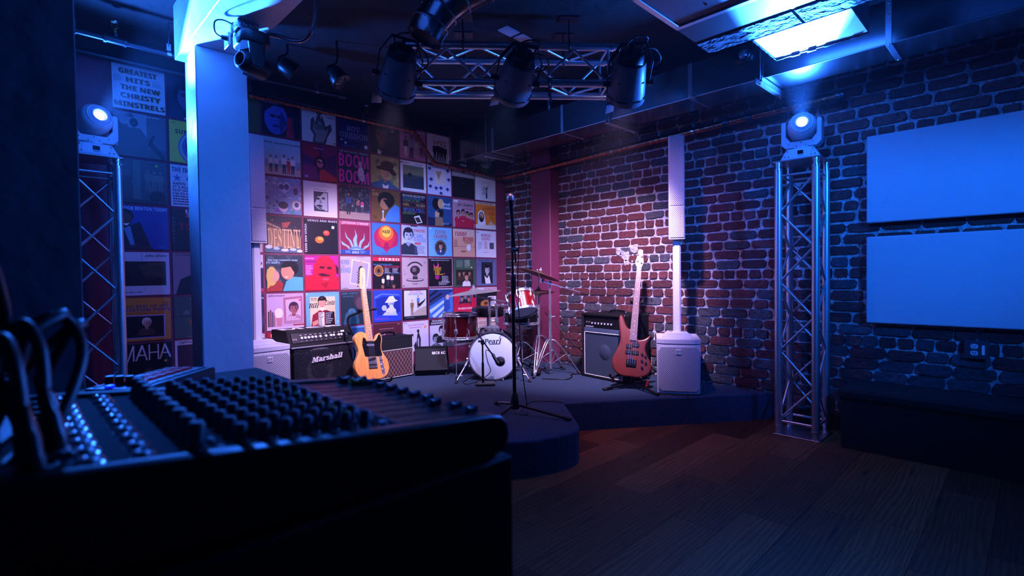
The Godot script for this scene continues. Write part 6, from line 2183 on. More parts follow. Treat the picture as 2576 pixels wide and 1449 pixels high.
	var loops := [
		[Vector3(0.004, 1.06, -0.600), Vector3(0.0, 1.10, -0.62), Vector3(-0.01, 1.115, -0.66), Vector3(-0.04, 1.08, -0.70), Vector3(-0.08, 1.0, -0.74), Vector3(-0.13, 0.925, -0.76)],
		[Vector3(0.020, 1.065, -0.648), Vector3(0.018, 1.105, -0.67), Vector3(0.006, 1.125, -0.70), Vector3(-0.012, 1.09, -0.74), Vector3(-0.03, 1.01, -0.79), Vector3(-0.08, 0.925, -0.82)],
		[Vector3(0.000, 1.068, -0.690), Vector3(0.012, 1.112, -0.70), Vector3(0.04, 1.131, -0.728), Vector3(0.024, 1.120, -0.75), Vector3(0.004, 1.075, -0.77), Vector3(-0.02, 1.0, -0.80), Vector3(-0.06, 0.925, -0.86)],
		[Vector3(0.025, 1.068, -0.735), Vector3(0.044, 1.108, -0.735), Vector3(0.056, 1.118, -0.75), Vector3(0.044, 1.112, -0.765), Vector3(0.014, 1.073, -0.79), Vector3(-0.012, 1.02, -0.80), Vector3(-0.05, 0.925, -0.92)],
		[Vector3(-0.004, 1.074, -0.770), Vector3(-0.004, 1.105, -0.73), Vector3(-0.008, 1.155, -0.705), Vector3(-0.02, 1.19, -0.69), Vector3(-0.06, 1.18, -0.70), Vector3(-0.10, 1.08, -0.74), Vector3(-0.14, 0.925, -0.80)],
		[Vector3(0.008, 0.992, -0.645), Vector3(0.03, 1.03, -0.66), Vector3(0.052, 1.085, -0.705), Vector3(0.047, 1.118, -0.735), Vector3(0.028, 1.127, -0.765), Vector3(0.0, 1.10, -0.80), Vector3(-0.03, 1.03, -0.86), Vector3(-0.06, 0.925, -0.95)]]
	var names := ["black console cable nearest the camera sagging to the desk", "second console cable from the camera bending left to the desk", "console cable rising to the top of the bundle and falling left", "console cable with the tightest loop at the top of the bundle", "console cable arching highest at the left picture edge", "console cable along the right side of the cable bundle"]
	for k in loops.size():
		st = begin()
		tube(st, spline(loops[k], 7), 0.0054, 10)
		tag(put(st, "console_cable", mats.cable), names[k], "cable", "cables at the console socket end")

# ---------------------------------------------------------------- record sleeves: each printed front is drawn from a short list of shapes
const CELL := 224
const DRAW := 448
const ROW_H := 0.334
const COL0 := 1.5358
const TOP_Y := 2.7244
var glyphs := {}

func fill_poly(im: Image, pts: PackedVector2Array, c: Color) -> void:
	var lo := 1e9
	var hi := -1e9
	for p in pts:
		lo = minf(lo, p.y)
		hi = maxf(hi, p.y)
	var n := pts.size()
	for y in range(maxi(0, int(floor(lo))), mini(DRAW, int(ceil(hi)) + 1)):
		var xs := []
		var yc := y + 0.5
		for i in n:
			var a := pts[i]
			var b := pts[(i + 1) % n]
			if (a.y <= yc) != (b.y <= yc):
				xs.append(a.x + (yc - a.y) / (b.y - a.y) * (b.x - a.x))
		xs.sort()
		for i in range(0, xs.size() - 1, 2):
			var x0 := clampi(int(round(xs[i])), 0, DRAW)
			var x1 := clampi(int(round(xs[i + 1])), 0, DRAW)
			if x1 > x0:
				im.fill_rect(Rect2i(x0, y, x1 - x0, 1), c)

func fill_oval(im: Image, c: Vector2, r: Vector2, col: Color, turn := 0.0) -> void:
	var pts := PackedVector2Array()
	for k in 28:
		pts.append(c + (Vector2(cos(TAU * k / 28), sin(TAU * k / 28)) * r).rotated(turn))
	fill_poly(im, pts, col)

func print_text(im: Image, text: String, c: Vector2, h: float, width: float, col: Color, serif: bool, turn := 0.0, lean := 0.0) -> void:
	var key := text + str(serif)
	if not glyphs.has(key):
		var t := lettering(text, 1.0, "Droid Serif" if serif else "Droid Sans", 700, 0.0)
		glyphs[key] = [t.get_faces(), t.get_aabb()]
	var f: PackedVector3Array = glyphs[key][0]
	var b: AABB = glyphs[key][1]
	if b.size.x <= 0.0 or b.size.y <= 0.0:
		return
	var sx := width / b.size.x if width > 0.0 else h / b.size.y
	var mid := b.position + b.size * 0.5
	for i in range(0, f.size(), 3):
		var tri3 := PackedVector2Array()
		for j in 3:
			var v := f[i + j] - mid
			var p := Vector2(v.x * sx + v.y * lean * h / b.size.y, -v.y * h / b.size.y)
			tri3.append(c + p.rotated(turn))
		fill_poly(im, tri3, col)

func bust(im: Image, c: Vector2, s: float, skin: Color, hair: Color, cloth: Color) -> void:
	var sh := PackedVector2Array([c + Vector2(-1.5, 2.6) * s, c + Vector2(-1.35, 1.5) * s, c + Vector2(-0.6, 1.05) * s, c + Vector2(0.6, 1.05) * s, c + Vector2(1.35, 1.5) * s, c + Vector2(1.5, 2.6) * s])
	fill_poly(im, sh, cloth)
	fill_poly(im, PackedVector2Array([c + Vector2(-0.3, 0.5) * s, c + Vector2(0.3, 0.5) * s, c + Vector2(0.32, 1.2) * s, c + Vector2(0, 1.5) * s, c + Vector2(-0.32, 1.2) * s]), skin.darkened(0.2))
	fill_oval(im, c + Vector2(0, -0.18) * s, Vector2(0.84, 0.95) * s, hair)
	fill_oval(im, c + Vector2(0.05, 0.08) * s, Vector2(0.66, 0.86) * s, skin)
	fill_poly(im, PackedVector2Array([c + Vector2(0.12, -0.75) * s, c + Vector2(0.72, 0.0) * s, c + Vector2(0.35, 0.85) * s, c + Vector2(0.3, 0.1) * s]), skin.darkened(0.22))
	fill_oval(im, c + Vector2(0, -0.72) * s, Vector2(0.7, 0.34) * s, hair)
	for q: float in [-0.25, 0.32]:
		fill_oval(im, c + Vector2(q, -0.02) * s, Vector2(0.12, 0.06) * s, hair.darkened(0.3))
		fill_oval(im, c + Vector2(q, -0.16) * s, Vector2(0.17, 0.04) * s, hair)
	fill_poly(im, PackedVector2Array([c + Vector2(0.04, 0.0) * s, c + Vector2(0.13, 0.28) * s, c + Vector2(-0.04, 0.28) * s]), skin.darkened(0.3))
	fill_oval(im, c + Vector2(0.05, 0.48) * s, Vector2(0.2, 0.06) * s, Color(0.5, 0.2, 0.18).lerp(skin.darkened(0.5), 0.5))

func stander(im: Image, c: Vector2, h: float, top: Color, low: Color, hair: Color, skin: Color) -> void:
	fill_poly(im, PackedVector2Array([c + Vector2(-0.09, -0.5) * h, c + Vector2(0.09, -0.5) * h, c + Vector2(0.08, 0) * h, c + Vector2(0.02, 0) * h, c + Vector2(0, -0.4) * h, c + Vector2(-0.03, 0) * h, c + Vector2(-0.09, 0) * h]), low)
	fill_poly(im, PackedVector2Array([c + Vector2(-0.13, -0.8) * h, c + Vector2(0.13, -0.8) * h, c + Vector2(0.14, -0.5) * h, c + Vector2(-0.13, -0.48) * h]), top)
	fill_oval(im, c + Vector2(0, -0.92) * h, Vector2(0.06, 0.08) * h, hair)
	fill_oval(im, c + Vector2(0.005, -0.90) * h, Vector2(0.045, 0.062) * h, skin)

# r x y w h col | e x y rx ry col | p col x,y ... | t x y h w col text | s (serif) | i (leaning serif) | v (text down the side) | f x y s skin hair cloth | g x y h top low hair skin | n col n size (mottling) | k x y w h col n (lines of small print)
func draw_cover(code: String) -> Image:
	var im := Image.create(DRAW, DRAW, false, Image.FORMAT_RGB8)
	var U := DRAW / 100.0
	for part in code.split(";", false):
		var a := part.strip_edges().split(" ", false)
		var f := func(i: int) -> float: return a[i].to_float() * U
		match a[0]:
			"b":
				im.fill(Color(a[1]))
			"r":
				im.fill_rect(Rect2i(int(f.call(1)), int(f.call(2)), int(f.call(3)), int(f.call(4))), Color(a[5]))
			"e":
				fill_oval(im, Vector2(f.call(1), f.call(2)), Vector2(f.call(3), f.call(4)), Color(a[5]), a[6].to_float() if a.size() > 6 else 0.0)
			"p":
				var pts := PackedVector2Array()
				for i in range(2, a.size()):
					var q := a[i].split(",")
					pts.append(Vector2(q[0].to_float(), q[1].to_float()) * U)
				fill_poly(im, pts, Color(a[1]))
			"t", "s", "i", "v":
				var words := " ".join(a.slice(6))
				print_text(im, words, Vector2(f.call(1), f.call(2)), f.call(3), f.call(4), Color(a[5]), a[0] in ["s", "i"], PI * 0.5 if a[0] == "v" else 0.0, 0.35 if a[0] == "i" else 0.0)
			"f":
				bust(im, Vector2(f.call(1), f.call(2)), f.call(3), Color(a[4]), Color(a[5]), Color(a[6]))
			"g":
				stander(im, Vector2(f.call(1), f.call(2)), f.call(3), Color(a[4]), Color(a[5]), Color(a[6]), Color(a[7]))
			"n":
				for i in a[2].to_int():
					var c := Vector2(rng.randf(), rng.randf()) * DRAW
					var r := a[3].to_float() * U * rng.randf_range(0.3, 1.0)
					fill_oval(im, c, Vector2(r, r * rng.randf_range(0.3, 1.0)), Color(a[1]).lightened(rng.randf_range(0.0, 0.15)).darkened(rng.randf_range(0.0, 0.25)), rng.randf() * PI)
			"k":
				var rows := a[6].to_int()
				for i in rows:
					var w := f.call(3) * rng.randf_range(0.6, 1.0) as float
					var h := f.call(4) / rows as float
					var x := f.call(1) as float
					var e := x + w
					while x < e:
						var ww := rng.randf_range(6.0, 22.0)
						im.fill_rect(Rect2i(int(x), int(f.call(2) + h * i), int(minf(ww, e - x)), maxi(2, int(h * 0.55))), Color(a[5]))
						x += ww + 4.0
	im.resize(CELL, CELL, Image.INTERPOLATE_LANCZOS)
	return im

func record_wall() -> void:
	var covers := cover_list()
	var atlas := Image.create(2048, 2048, false, Image.FORMAT_RGB8)
	var at := 0
	var spots := []
	for key: Vector2i in covers:
		var im := draw_cover(covers[key][1])
		var cell := Vector2i(at % 9, at / 9) * CELL
		atlas.blit_rect(im, Rect2i(0, 0, CELL, CELL), cell)
		spots.append([key, covers[key][0], cell])
		at += 1
	atlas.generate_mipmaps()
	var m := mat("printed_card", Color(1, 1, 1), 0.42)
	m.albedo_texture = ImageTexture.create_from_image(atlas)
	for s: Array in spots:
		var key: Vector2i = s[0]
		var st := begin()
		flat(st)
		var uv0 := (Vector2(s[2]) + Vector2(1.5, 1.5)) / 2048.0
		var uv1 := (Vector2(s[2]) + Vector2(CELL - 1.5, CELL - 1.5)) / 2048.0
		var h := 0.157
		var bow := rng.randf_range(0.0, 0.0015)
		var add := func(ps: Array, uvs: Array) -> void:
			for i: int in [0, 2, 1, 0, 3, 2]:
				st.set_uv(uvs[i])
				st.add_vertex(ps[i])
		var z := 0.005 + bow
		var fr := [Vector3(-h, -h, z), Vector3(h, -h, z), Vector3(h, h, z), Vector3(-h, h, z)]
		var bk := [Vector3(-h, -h, 0), Vector3(h, -h, 0), Vector3(h, h, 0), Vector3(-h, h, 0)]
		var uvs := [Vector2(uv0.x, uv1.y), uv1, Vector2(uv1.x, uv0.y), uv0]
		add.call(fr, uvs)
		for i in 4:
			var j := (i + 1) % 4
			add.call([bk[i], bk[j], fr[j], fr[i]], [uvs[i], uvs[j], uvs[j], uvs[i]])
		var o := put(st, "record_sleeve", m)
		o.position = Vector3(COL0 + (key.x - 0.5) * ROW_H, TOP_Y - (key.y - 0.5) * ROW_H, WZ + 0.0005)
		o.rotation.z = rng.randf_range(-0.008, 0.008)
		tag(o, s[1], "record sleeve", "record sleeves on the purple wall")

func cover_list() -> Dictionary:
	var c := {}
	c[Vector2i(-2, 1)] = ["pale record sleeve with five rows of fat dark capital letters", "b #cfd8da;t 50 15 11 70 #c87818 GREATEST;t 48 14 11 70 #15151a GREATEST;t 50 33 11 44 #c87818 HITS;t 48 32 11 44 #15151a HITS;t 54 51 11 74 #c87818 THE NEW;t 52 50 11 74 #15151a THE NEW;t 54 69 11 74 #c87818 CHRISTY;t 52 68 11 74 #15151a CHRISTY;t 52 88 11 94 #c87818 MINSTRELS;t 50 87 11 94 #15151a MINSTRELS;k 4 26 20 14 #8a8a90 6;k 76 26 20 14 #8a8a90 6"]
	c[Vector2i(-1, 1)] = ["dim blue record sleeve with a large close-up face beside the pillar", "b #1c2a4a;f 40 45 34 #4a5a80 #141c34 #101830;r 0 80 100 20 #c0c8d8;p #1c2a4a 0,80 50,80 30,100 0,100"]
	c[Vector2i(0, 1)] = ["plain olive record sleeve mostly hidden by the pillar, top row", "b #4c5238;n #585e42 20 8"]
	c[Vector2i(1, 1)] = ["dark navy record sleeve with a large blue lit face and red guitar", "b #14122c;e 36 55 30 42 #4a58b0;e 28 48 8 4 #101030;e 46 48 8 4 #101030;p #101030 0,0 70,0 62,22 30,20 8,40 0,60;p #2a3270 50,30 66,60 48,95 44,70;e 36 74 9 3 #2c2058;p #101030 100,0 100,100 52,100 66,70 70,30;p #b01c40 66,46 80,42 84,100 62,100;k 76 40 18 50 #301a40 12;t 22 5 6 38 #b8c0e8 Lover's Guitar;t 22 13 7 40 #b8c0e8 CHET ATKINS"]
	c[Vector2i(2, 1)] = ["white record sleeve with a grey raised open hand", "b #cfd6d2;s 22 8 5 36 #707a80 PASSPORT;s 84 22 5 24 #707a80 HANDLE;p #4a4a50 30,100 34,78 24,64 26,36 34,28 38,44 44,24 50,16 54,30 58,20 66,38 68,50 84,40 88,56 74,78 68,100;p #8a8c8e 36,96 40,78 32,64 34,44 44,52 50,32 58,44 62,52 66,62 78,54 70,76 62,96;e 50 54 14 8 #5a7864;e 50 12 9 8 #35353a;r 46 4 8 34 #55555a;r 92 92 5 4 #303036"]
	c[Vector2i(3, 1)] = ["navy record sleeve with two lines of pale serif capitals", "b #14205a;n #182868 30 9;s 50 40 16 44 #8a94b4 ROY;s 52 60 16 90 #8a94b4 ORBISON;e 12 76 4 4 #70a888;e 24 84 4 4 #c8d0e8;e 90 88 6 6 #e0e4ec;k 20 68 60 8 #50609a 3;k 10 90 60 6 #50609a 2"]
	c[Vector2i(4, 1)] = ["dark brown record sleeve with a smiling man by a microphone", "b #2a1210;f 38 38 30 #7a4428 #180a08 #201010;e 76 62 14 24 #3a1c1a;n #4a2420 10 4;e 70 74 16 18 #2a1416;s 78 12 6 26 #a89880 PERKINS;e 78 22 6 3 #a89880;p #e0d8d0 26,84 38,92 36,100 24,100"]
	c[Vector2i(5, 1)] = ["pink record sleeve with a group of dancing figures behind the pipe bend", "b #b87898;n #a86488 14 14;g 22 92 66 #282830 #d0c8c0 #201818 #8a5a48;g 44 96 74 #8a90a0 #283048 #201818 #8a5a48;g 64 92 66 #c8b8a8 #a89890 #201818 #8a5a48;g 82 88 62 #b08898 #705868 #201818 #8a5a48;i 70 8 6 50 #e8d8e0 Rock Until You"]
	c[Vector2i(6, 1)] = ["white record sleeve with four men in black suits", "b #d4d0cc;t 50 22 6 60 #b03040 THE DIAMONDS;k 20 8 60 8 #9a98a0 2;g 32 92 66 #16161c #16161c #2c2420 #b08870;g 46 92 68 #16161c #16161c #2c2420 #b08870;g 60 94 68 #16161c #16161c #2c2420 #b08870;g 74 94 64 #16161c #16161c #2c2420 #b08870;p #a8a49e 20,88 90,94 60,98"]
	c[Vector2i(7, 1)] = ["dark record sleeve mostly hidden behind the duct, third from the corner", "b #141216;t 50 88 8 30 #d8d4d0 THE;e 50 40 30 30 #302a30"]
	c[Vector2i(8, 1)] = ["black record sleeve with a green ringed pale disc below the duct", "b #0e1210;e 50 56 42 40 #3c8a3c;e 50 56 38 36 #0e1210;e 50 56 33 31 #3c8a3c;e 50 56 31 29 #d0d4cc;k 32 44 36 30 #606860 5"]
	c[Vector2i(-2, 2)] = ["grey photo record sleeve of a person seen from behind with a guitar case", "b #8e949c;r 62 0 38 100 #5a5e66;r 0 78 100 22 #484a50;e 38 22 8 10 #24242a;p #4a5058 0,10 8,14 14,26 28,34 50,34 64,56 62,84 10,86 4,40;n #5a6068 12 6;p #1e1e22 66,56 74,44 78,48 72,62 98,94 92,100 64,70;k 60 4 30 4 #c0c0c4 1"]
	c[Vector2i(-1, 2)] = ["bright yellow record sleeve with a round ring beside the pillar", "b #d8c838;t 34 26 10 42 #20201c SUPER;t 70 16 9 30 #20201c HITS;e 62 62 44 44 #6878a0;e 62 62 40 40 #b8b890;e 62 62 36 36 #4860a0;e 62 62 28 28 #181c30;k 6 6 10 4 #807820 1"]
	c[Vector2i(0, 2)] = ["plain dim record sleeve mostly hidden by the pillar, second row", "b #2e3040;n #3a3c50 16 8"]
	c[Vector2i(1, 2)] = ["pale blue record sleeve with five people standing on sand", "b #9cbcc8;r 0 60 100 20 #7a98a8;r 0 80 100 20 #b0a8a0;t 50 15 7 96 #282c34 we five - you were on my mind;g 20 92 44 #d8d4d0 #202430 #2a2220 #b08870;g 34 92 44 #d8d4d0 #202430 #2a2220 #b08870;g 55 95 52 #d8d4d0 #202430 #2a2220 #b08870;g 67 95 44 #b02838 #b02838 #2a2220 #b08870;g 78 95 50 #d8d4d0 #202430 #2a2220 #b08870;r 90 76 6 5 #b04050"]
	c[Vector2i(2, 2)] = ["purple and red swirled record sleeve with a dark haired head in glasses", "b #3a1858;p #8a1838 0,0 46,0 50,46 0,30;p #782050 100,0 56,0 54,40 100,20;p #6a1c60 0,100 40,100 46,60 0,60;p #a82830 50,70 60,66 100,90 100,100 46,100;t 46 11 4 28 #e8e0f0 Ray Sawyer;e 50 50 16 19 #140c18;e 50 52 10 13 #b8687c;r 42 46 17 5 #180c20;p #e8e0e0 50,44 56,44 54,50;r 40 64 5 14 #140c18;e 10 92 5 4 #9878b8"]
	c[Vector2i(3, 2)] = ["dark teal record sleeve with huge doubled magenta words", "b #182848;t 50 5 5 94 #c8d0d8 THE BEST OF PAT TRAVERS;t 50 30 38 96 #d828a0 BOOM;t 50 77 38 96 #d828a0 BOOM;e 72 60 10 16 #c8c4d8;p #a8a8c8 56,66 72,72 86,66 84,84 74,90 64,76;e 70 36 6 8 #b0a8c0"]
	c[Vector2i(4, 2)] = ["yellow green record sleeve of a smiling person in a brown hat", "b #a09858;n #b8a868 18 12;n #788048 10 10;p #3a5878 0,88 30,78 70,80 100,96 100,100 0,100;f 50 52 20 #c89470 #c0a060 #406080;p #382418 18,34 40,30 76,34 92,52 80,58 60,44 22,42;e 58 26 24 13 #483020;p #e8e0d8 40,86 52,92 62,86 60,100 42,100"]
	c[Vector2i(5, 2)] = ["white bordered record sleeve with a dark pond landscape picture", "b #dcdce0;r 10 15 80 74 #3c4c50;n #56604a 0 0;r 10 15 80 30 #6a7468;p #7c7c60 10,20 50,30 90,22 90,46 10,44;p #28384c 10,52 46,58 90,50 90,89 10,89;e 36 46 8 7 #201c20;i 20 8 4 24 #505058 Roberta;i 72 9 4 26 #505058 First Take;e 4 8 3 3 #404048"]
	c[Vector2i(6, 2)] = ["lavender record sleeve scattered with dark blue star flowers", "b #c4c4e4;r 30 16 46 48 #d8d0c8;p #b09080 34,20 60,18 46,50;n #c4c4e4 0 0;p #24286c 8,6 12,10 18,8 14,13 18,18 11,16 8,22 6,15 0,14 5,10;p #24286c 84,6 88,10 94,8 90,13 94,18 87,16 84,22 82,15 76,14 81,10;p #24286c 88,36 92,40 98,38 94,43 98,48 91,46 88,52 86,45 80,44 85,40;p #24286c 14,42 18,46 24,44 20,49 24,54 17,52 14,58 12,51 6,50 11,46;p #24286c 10,66 14,70 20,68 16,73 20,78 13,76 10,82 8,75 2,74 7,70;p #24286c 34,70 38,74 44,72 40,77 44,82 37,80 34,86 32,79 26,78 31,74;p #24286c 54,68 58,72 64,70 60,75 64,80 57,78 54,84 52,77 46,76 51,72;p #24286c 82,70 86,74 92,72 88,77 92,82 85,80 82,86 80,79 74,78 79,74;p #24286c 54,86 58,90 64,88 60,93 64,98 57,96 54,100 52,95 46,94 51,90"]
	c[Vector2i(7, 2)] = ["black record sleeve with a pale grey band along its top", "b #16161a;r 0 0 100 26 #9a9aa0;e 50 4 8 6 #202024;k 40 46 20 3 #70707a 1"]
	c[Vector2i(8, 2)] = ["white record sleeve with a small framed sketch of a bare tree", "b #d6d6d8;r 28 30 46 62 #b8bcc0;r 30 32 42 58 #ccd0d2;p #202024 50,90 53,60 48,50 55,52 66,36 57,56 58,90;k 34 50 30 30 #606468 5;t 50 14 4 30 #808088 Dreams"]
	c[Vector2i(-2, 3)] = ["dark sepia record sleeve of carved stone figures left of the pillar", "b #3c3e42;r 34 0 14 90 #5c5c58;n #4e5052 24 7;g 62 70 50 #66645e #5e5c56 #545048 #6c6860;g 74 72 50 #66645e #5e5c56 #545048 #6c6860;g 86 72 50 #66645e #5e5c56 #545048 #6c6860;e 80 82 16 14 #141416;r 76 8 6 5 #b0c020;k 8 10 24 30 #62666c 8;r 0 90 100 10 #2a2a2e"]
	c[Vector2i(-1, 3)] = ["white record sleeve with a list of bold capitals beside the pillar", "b #c8ccd2;t 50 12 11 92 #202440 THE IMPRESSIONS;p #4868a0 14,22 17,29 24,29 18,33 21,40 14,36 8,40 11,33 5,29 12,29;t 64 32 9 60 #303c80 GREATEST;t 18 45 6 26 #202440 AMEN;t 36 53 6 62 #202440 IT'S ALL RIGHT;t 38 61 6 66 #202440 KEEP ON PUSHING;t 32 69 6 54 #202440 I'M SO PROUD;k 5 74 70 24 #202440 4"]
	c[Vector2i(0, 3)] = ["grey record sleeve mostly hidden by the pillar, third row", "b #50525a;n #60626c 12 8"]
	c[Vector2i(1, 3)] = ["silvery mottled record sleeve with a heart and flower shaped portraits", "b #6c84ac;n #8ca0c0 60 6;n #4a6090 50 5;p #a8b4cc 36,20 44,12 52,18 60,10 70,18 68,32 54,44 40,34;e 46 26 7 8 #3c4a70;e 60 25 7 8 #3c4a70;e 84 34 11 16 #9c8098;e 84 36 7 10 #40406a;e 86 74 14 14 #b89888;e 86 74 11 11 #c8c8d0;e 86 72 6 7 #48486c;p #6c30a0 24,96 34,84 50,96;p #3c9088 64,96 76,84 80,98;e 50 80 12 14 #c0b0b8;e 50 75 13 10 #281c30"]
	c[Vector2i(2, 3)] = ["white record sleeve with a framed grey close-up of half a face", "b #d0d0d4;t 50 12 7 50 #bcbcc4 CAT STEVENS;t 50 23 5 36 #8a8a94 FOREIGNER;r 30 28 42 56 #282c38;r 32 30 38 52 #a8acb8;p #383c48 32,30 58,30 50,40 40,42 34,60 32,60;e 42 48 5 3 #202430;e 58 46 5 3 #202430;p #787c8a 48,44 54,60 46,62;e 46 68 9 3 #202430;e 48 74 6 3 #5c606c;p #30343e 32,66 42,78 58,78 64,82 32,82"]
	c[Vector2i(3, 3)] = ["busy painted record sleeve of small figures among leaves", "b #2c3038;n #60646a 60 5;n #584860 40 4;n #38505c 30 5;r 0 78 100 22 #9a8478;n #b8a088 10 4;g 30 86 66 #384c78 #2c2830 #302020 #a87050;g 60 76 40 #a06468 #3c3440 #302020 #a87050;g 74 78 36 #c0a0a8 #5a4a58 #302020 #a87050;e 74 50 5 6 #d04870"]
	c[Vector2i(4, 3)] = ["brown record sleeve of a dark haired singer in a blue jacket", "b #6c4c22;s 14 16 8 20 #d0b078 ELVIS;p #4880c0 40,100 58,66 84,42 100,52 100,100;e 52 30 30 24 #14100e;p #14100e 24,30 34,54 42,50 70,52 82,34;e 46 44 16 18 #b07c58;p #14100e 40,30 66,30 66,56 58,54;p #c08868 32,94 40,86 50,90 46,100 34,100;r 38 68 4 24 #b8c8d8;e 40 68 4 4 #c0c8d0;k 6 82 18 14 #3c2810 3;r 4 4 6 3 #d0b078"]
	c[Vector2i(5, 3)] = ["black record sleeve with many lines of coloured serif words and a tilted card", "b #0c0c10;s 50 9 7 88 #d8d8d0 THE VOGUES GREATEST HITS;s 48 17 6 80 #4878b0 MAGIC TOWN TURN AROUND;s 40 24 6 66 #60a060 LOOK AT ME;s 50 31 6 84 #8a4048 YOU'RE THE ONE;s 20 38 6 26 #c8b040 GIRL;s 76 38 6 36 #d0c880 SEE THAT;s 50 45 6 84 #8a4048 FIVE O'CLOCK WORLD;s 48 52 6 80 #5080c0 MUCH TILL;s 52 59 6 84 #6868a8 MY SPECIAL ANGEL;s 30 66 6 48 #70a858 GREEN FIELDS;p #d8d4cc 48,76 70,70 82,94 60,99;p #282420 52,80 68,76 76,92 62,95"]
	c[Vector2i(6, 3)] = ["night blue record sleeve of an embracing couple", "b #204878;n #3870a0 30 2;p #102040 0,70 100,90 100,100 0,100;e 34 26 16 20 #12100e;e 54 24 13 17 #c8a070;p #1c1814 44,40 66,46 62,70 40,66;p #c89878 30,50 48,56 44,72 28,70;p #8a6c50 30,70 60,70 66,100 28,100;i 78 24 9 32 #d8e8f0 Neil;i 80 36 9 34 #d8e8f0 Sedaka;k 60 88 36 8 #88b0d0 2"]
	c[Vector2i(7, 3)] = ["grey pink record sleeve of four men in red shirts", "b #a88090;n #b08c9c 14 12;i 58 18 12 70 #28202c the Chancels;f 24 50 11 #b88068 #282020 #b01c38;f 46 46 11 #b88068 #282020 #b01c38;f 66 52 11 #b88068 #282020 #b01c38;f 84 56 11 #b88068 #282020 #b01c38;r 10 78 86 22 #b01c38;p #e8e0e0 22,64 26,64 24,70;r 6 4 18 8 #d0d0d4;t 70 32 5 40 #8a2838 AT TOWN HALL"]
	c[Vector2i(8, 3)] = ["orange record sleeve with a white hooded figure and dark red capitals", "b #d87820;r 0 0 100 10 #c8b8a0;t 44 5 5 76 #803010 ORIGINAL SOUND TRACK;s 62 24 12 58 #9c2c20 LAWRENCE;s 70 40 12 52 #9c2c20 OF ARABIA;k 70 50 26 40 #8a4c14 9;p #e0dcd8 8,96 12,40 24,30 40,36 46,60 50,96;e 28 56 13 19 #2a2420;e 28 52 9 12 #b89878;p #2a2420 24,48 32,60 28,74 22,62;r 0 84 100 16 #d8d0c4;p #c8a888 60,84 74,66 86,76 100,84"]
	c[Vector2i(-2, 4)] = ["deep blue record sleeve of a laughing man leaning on his arm", "b #2a4090;t 52 6 8 92 #c8d8e8 BROOK BENTON TODAY;p #241c2c 0,100 4,50 18,42 30,44 44,36 56,70 66,100;e 16 24 17 16 #100c10;e 16 32 14 16 #5a3424;p #e8e0d8 10,42 26,40 20,46;p #5a90b0 14,52 26,46 34,92 26,92;p #3c2834 10,90 60,88 70,100 0,100;k 80 90 16 6 #4860b0 2"]
	c[Vector2i(-1, 4)] = ["black record sleeve with a red and white word block beside the pillar", "b #101018;r 30 0 70 10 #c8ccd4;t 64 5 8 60 #202028 MUSIC;r 30 10 70 10 #b03040;t 64 15 8 60 #e0d8d8 SOUL;t 30 42 16 30 #9c2438 TO;e 78 28 10 8 #80b0b8;i 80 80 22 50 #c8ccd4 25;v 4 50 6 60 #505060 STEREO"]
	c[Vector2i(0, 4)] = ["pale record sleeve seen as a strip between pillar and sleeve with carved letters", "b #b8aaa8;n #a89a98 10 9"]
	c[Vector2i(1, 4)] = ["record sleeve with slanting carved capitals rising from white surf", "b #3a2c34;p #5a4438 0,16 100,50 100,60 0,30;p #241c24 0,0 100,0 100,36 60,30 0,10;p #b08c60 4,16 40,32 40,36 4,22;n #6a4c40 10 4;p #9c7850 10,30 96,56 96,96 10,94;s 52 62 54 88 #2c2024 DESTINY;s 51 61 52 87 #d0a870 DESTINY;p #4a6070 0,80 20,86 40,82 60,90 80,84 100,92 100,100 0,100;n #c8ccd4 0 0;e 10 84 9 5 #c8ccd4;e 30 88 8 4 #b0b8c4;e 52 92 10 4 #c8ccd4;e 74 90 9 4 #b0b8c4;e 92 94 8 4 #c8ccd4;p #a84838 44,18 70,14 60,30 48,32"]
	c[Vector2i(2, 4)] = ["black record sleeve with two glowing round balls and words on two edges", "b #0c0a14;t 54 6 6 88 #d0ccd4 VENUS AND MARS;v 5 56 6 80 #d0ccd4 VENUS AND MARS;e 65 40 10 8 #b04030;e 64 38 6 4 #d86848;e 44 60 13 10 #c86820;e 46 57 8 5 #e8a040;p #c8ccd8 82,18 90,20 88,28 80,26"]
	c[Vector2i(3, 4)] = ["maroon record sleeve with pale flame rays over a half disc", "b #7c1c3c;r 0 0 100 12 #a84058;t 50 7 9 88 #d0ccd8 JEFFERSON STARSHIP;p #80a4b0 40,84 30,60 20,50 16,30 24,48 36,58 46,80;p #80a4b0 46,80 42,56 50,40 48,22 56,44 54,60 58,80;p #80a4b0 58,82 64,60 76,50 80,32 80,54 70,66 66,84;p #80a4b0 34,88 20,76 8,72 4,60 16,68 30,76;p #80a4b0 70,88 80,74 90,70 96,58 94,74 80,82;e 52 94 30 18 #587888;e 52 96 25 14 #8cb0b8;e 52 98 20 12 #587888;r 0 86 100 14 #28407c;t 50 93 7 22 #c8d4e0 GOLD;k 18 89 18 8 #88a0c8 3;k 66 89 18 8 #88a0c8 3;r 0 0 2 100 #b8a0b0;r 98 0 2 100 #b8a0b0"]
	c[Vector2i(4, 4)] = ["bright blue record sleeve with a scalloped red, orange and yellow shape", "b #3c6cc8;e 50 44 44 36 #9c1c48;e 26 56 18 18 #9c1c48;e 74 56 18 18 #9c1c48;p #9c1c48 24,64 76,64 50,92;e 50 38 34 30 #b82838;e 50 56 22 22 #b82838;e 50 30 26 24 #d86828;e 50 26 17 17 #e8b83c;t 50 26 11 28 #302018 HAIR;k 44 36 12 4 #a87820 2;n #9c1c48 0 0;e 50 66 8 6 #8a1440;e 44 76 6 5 #8a1440;e 56 76 6 5 #8a1440;k 28 93 44 4 #284890 1"]
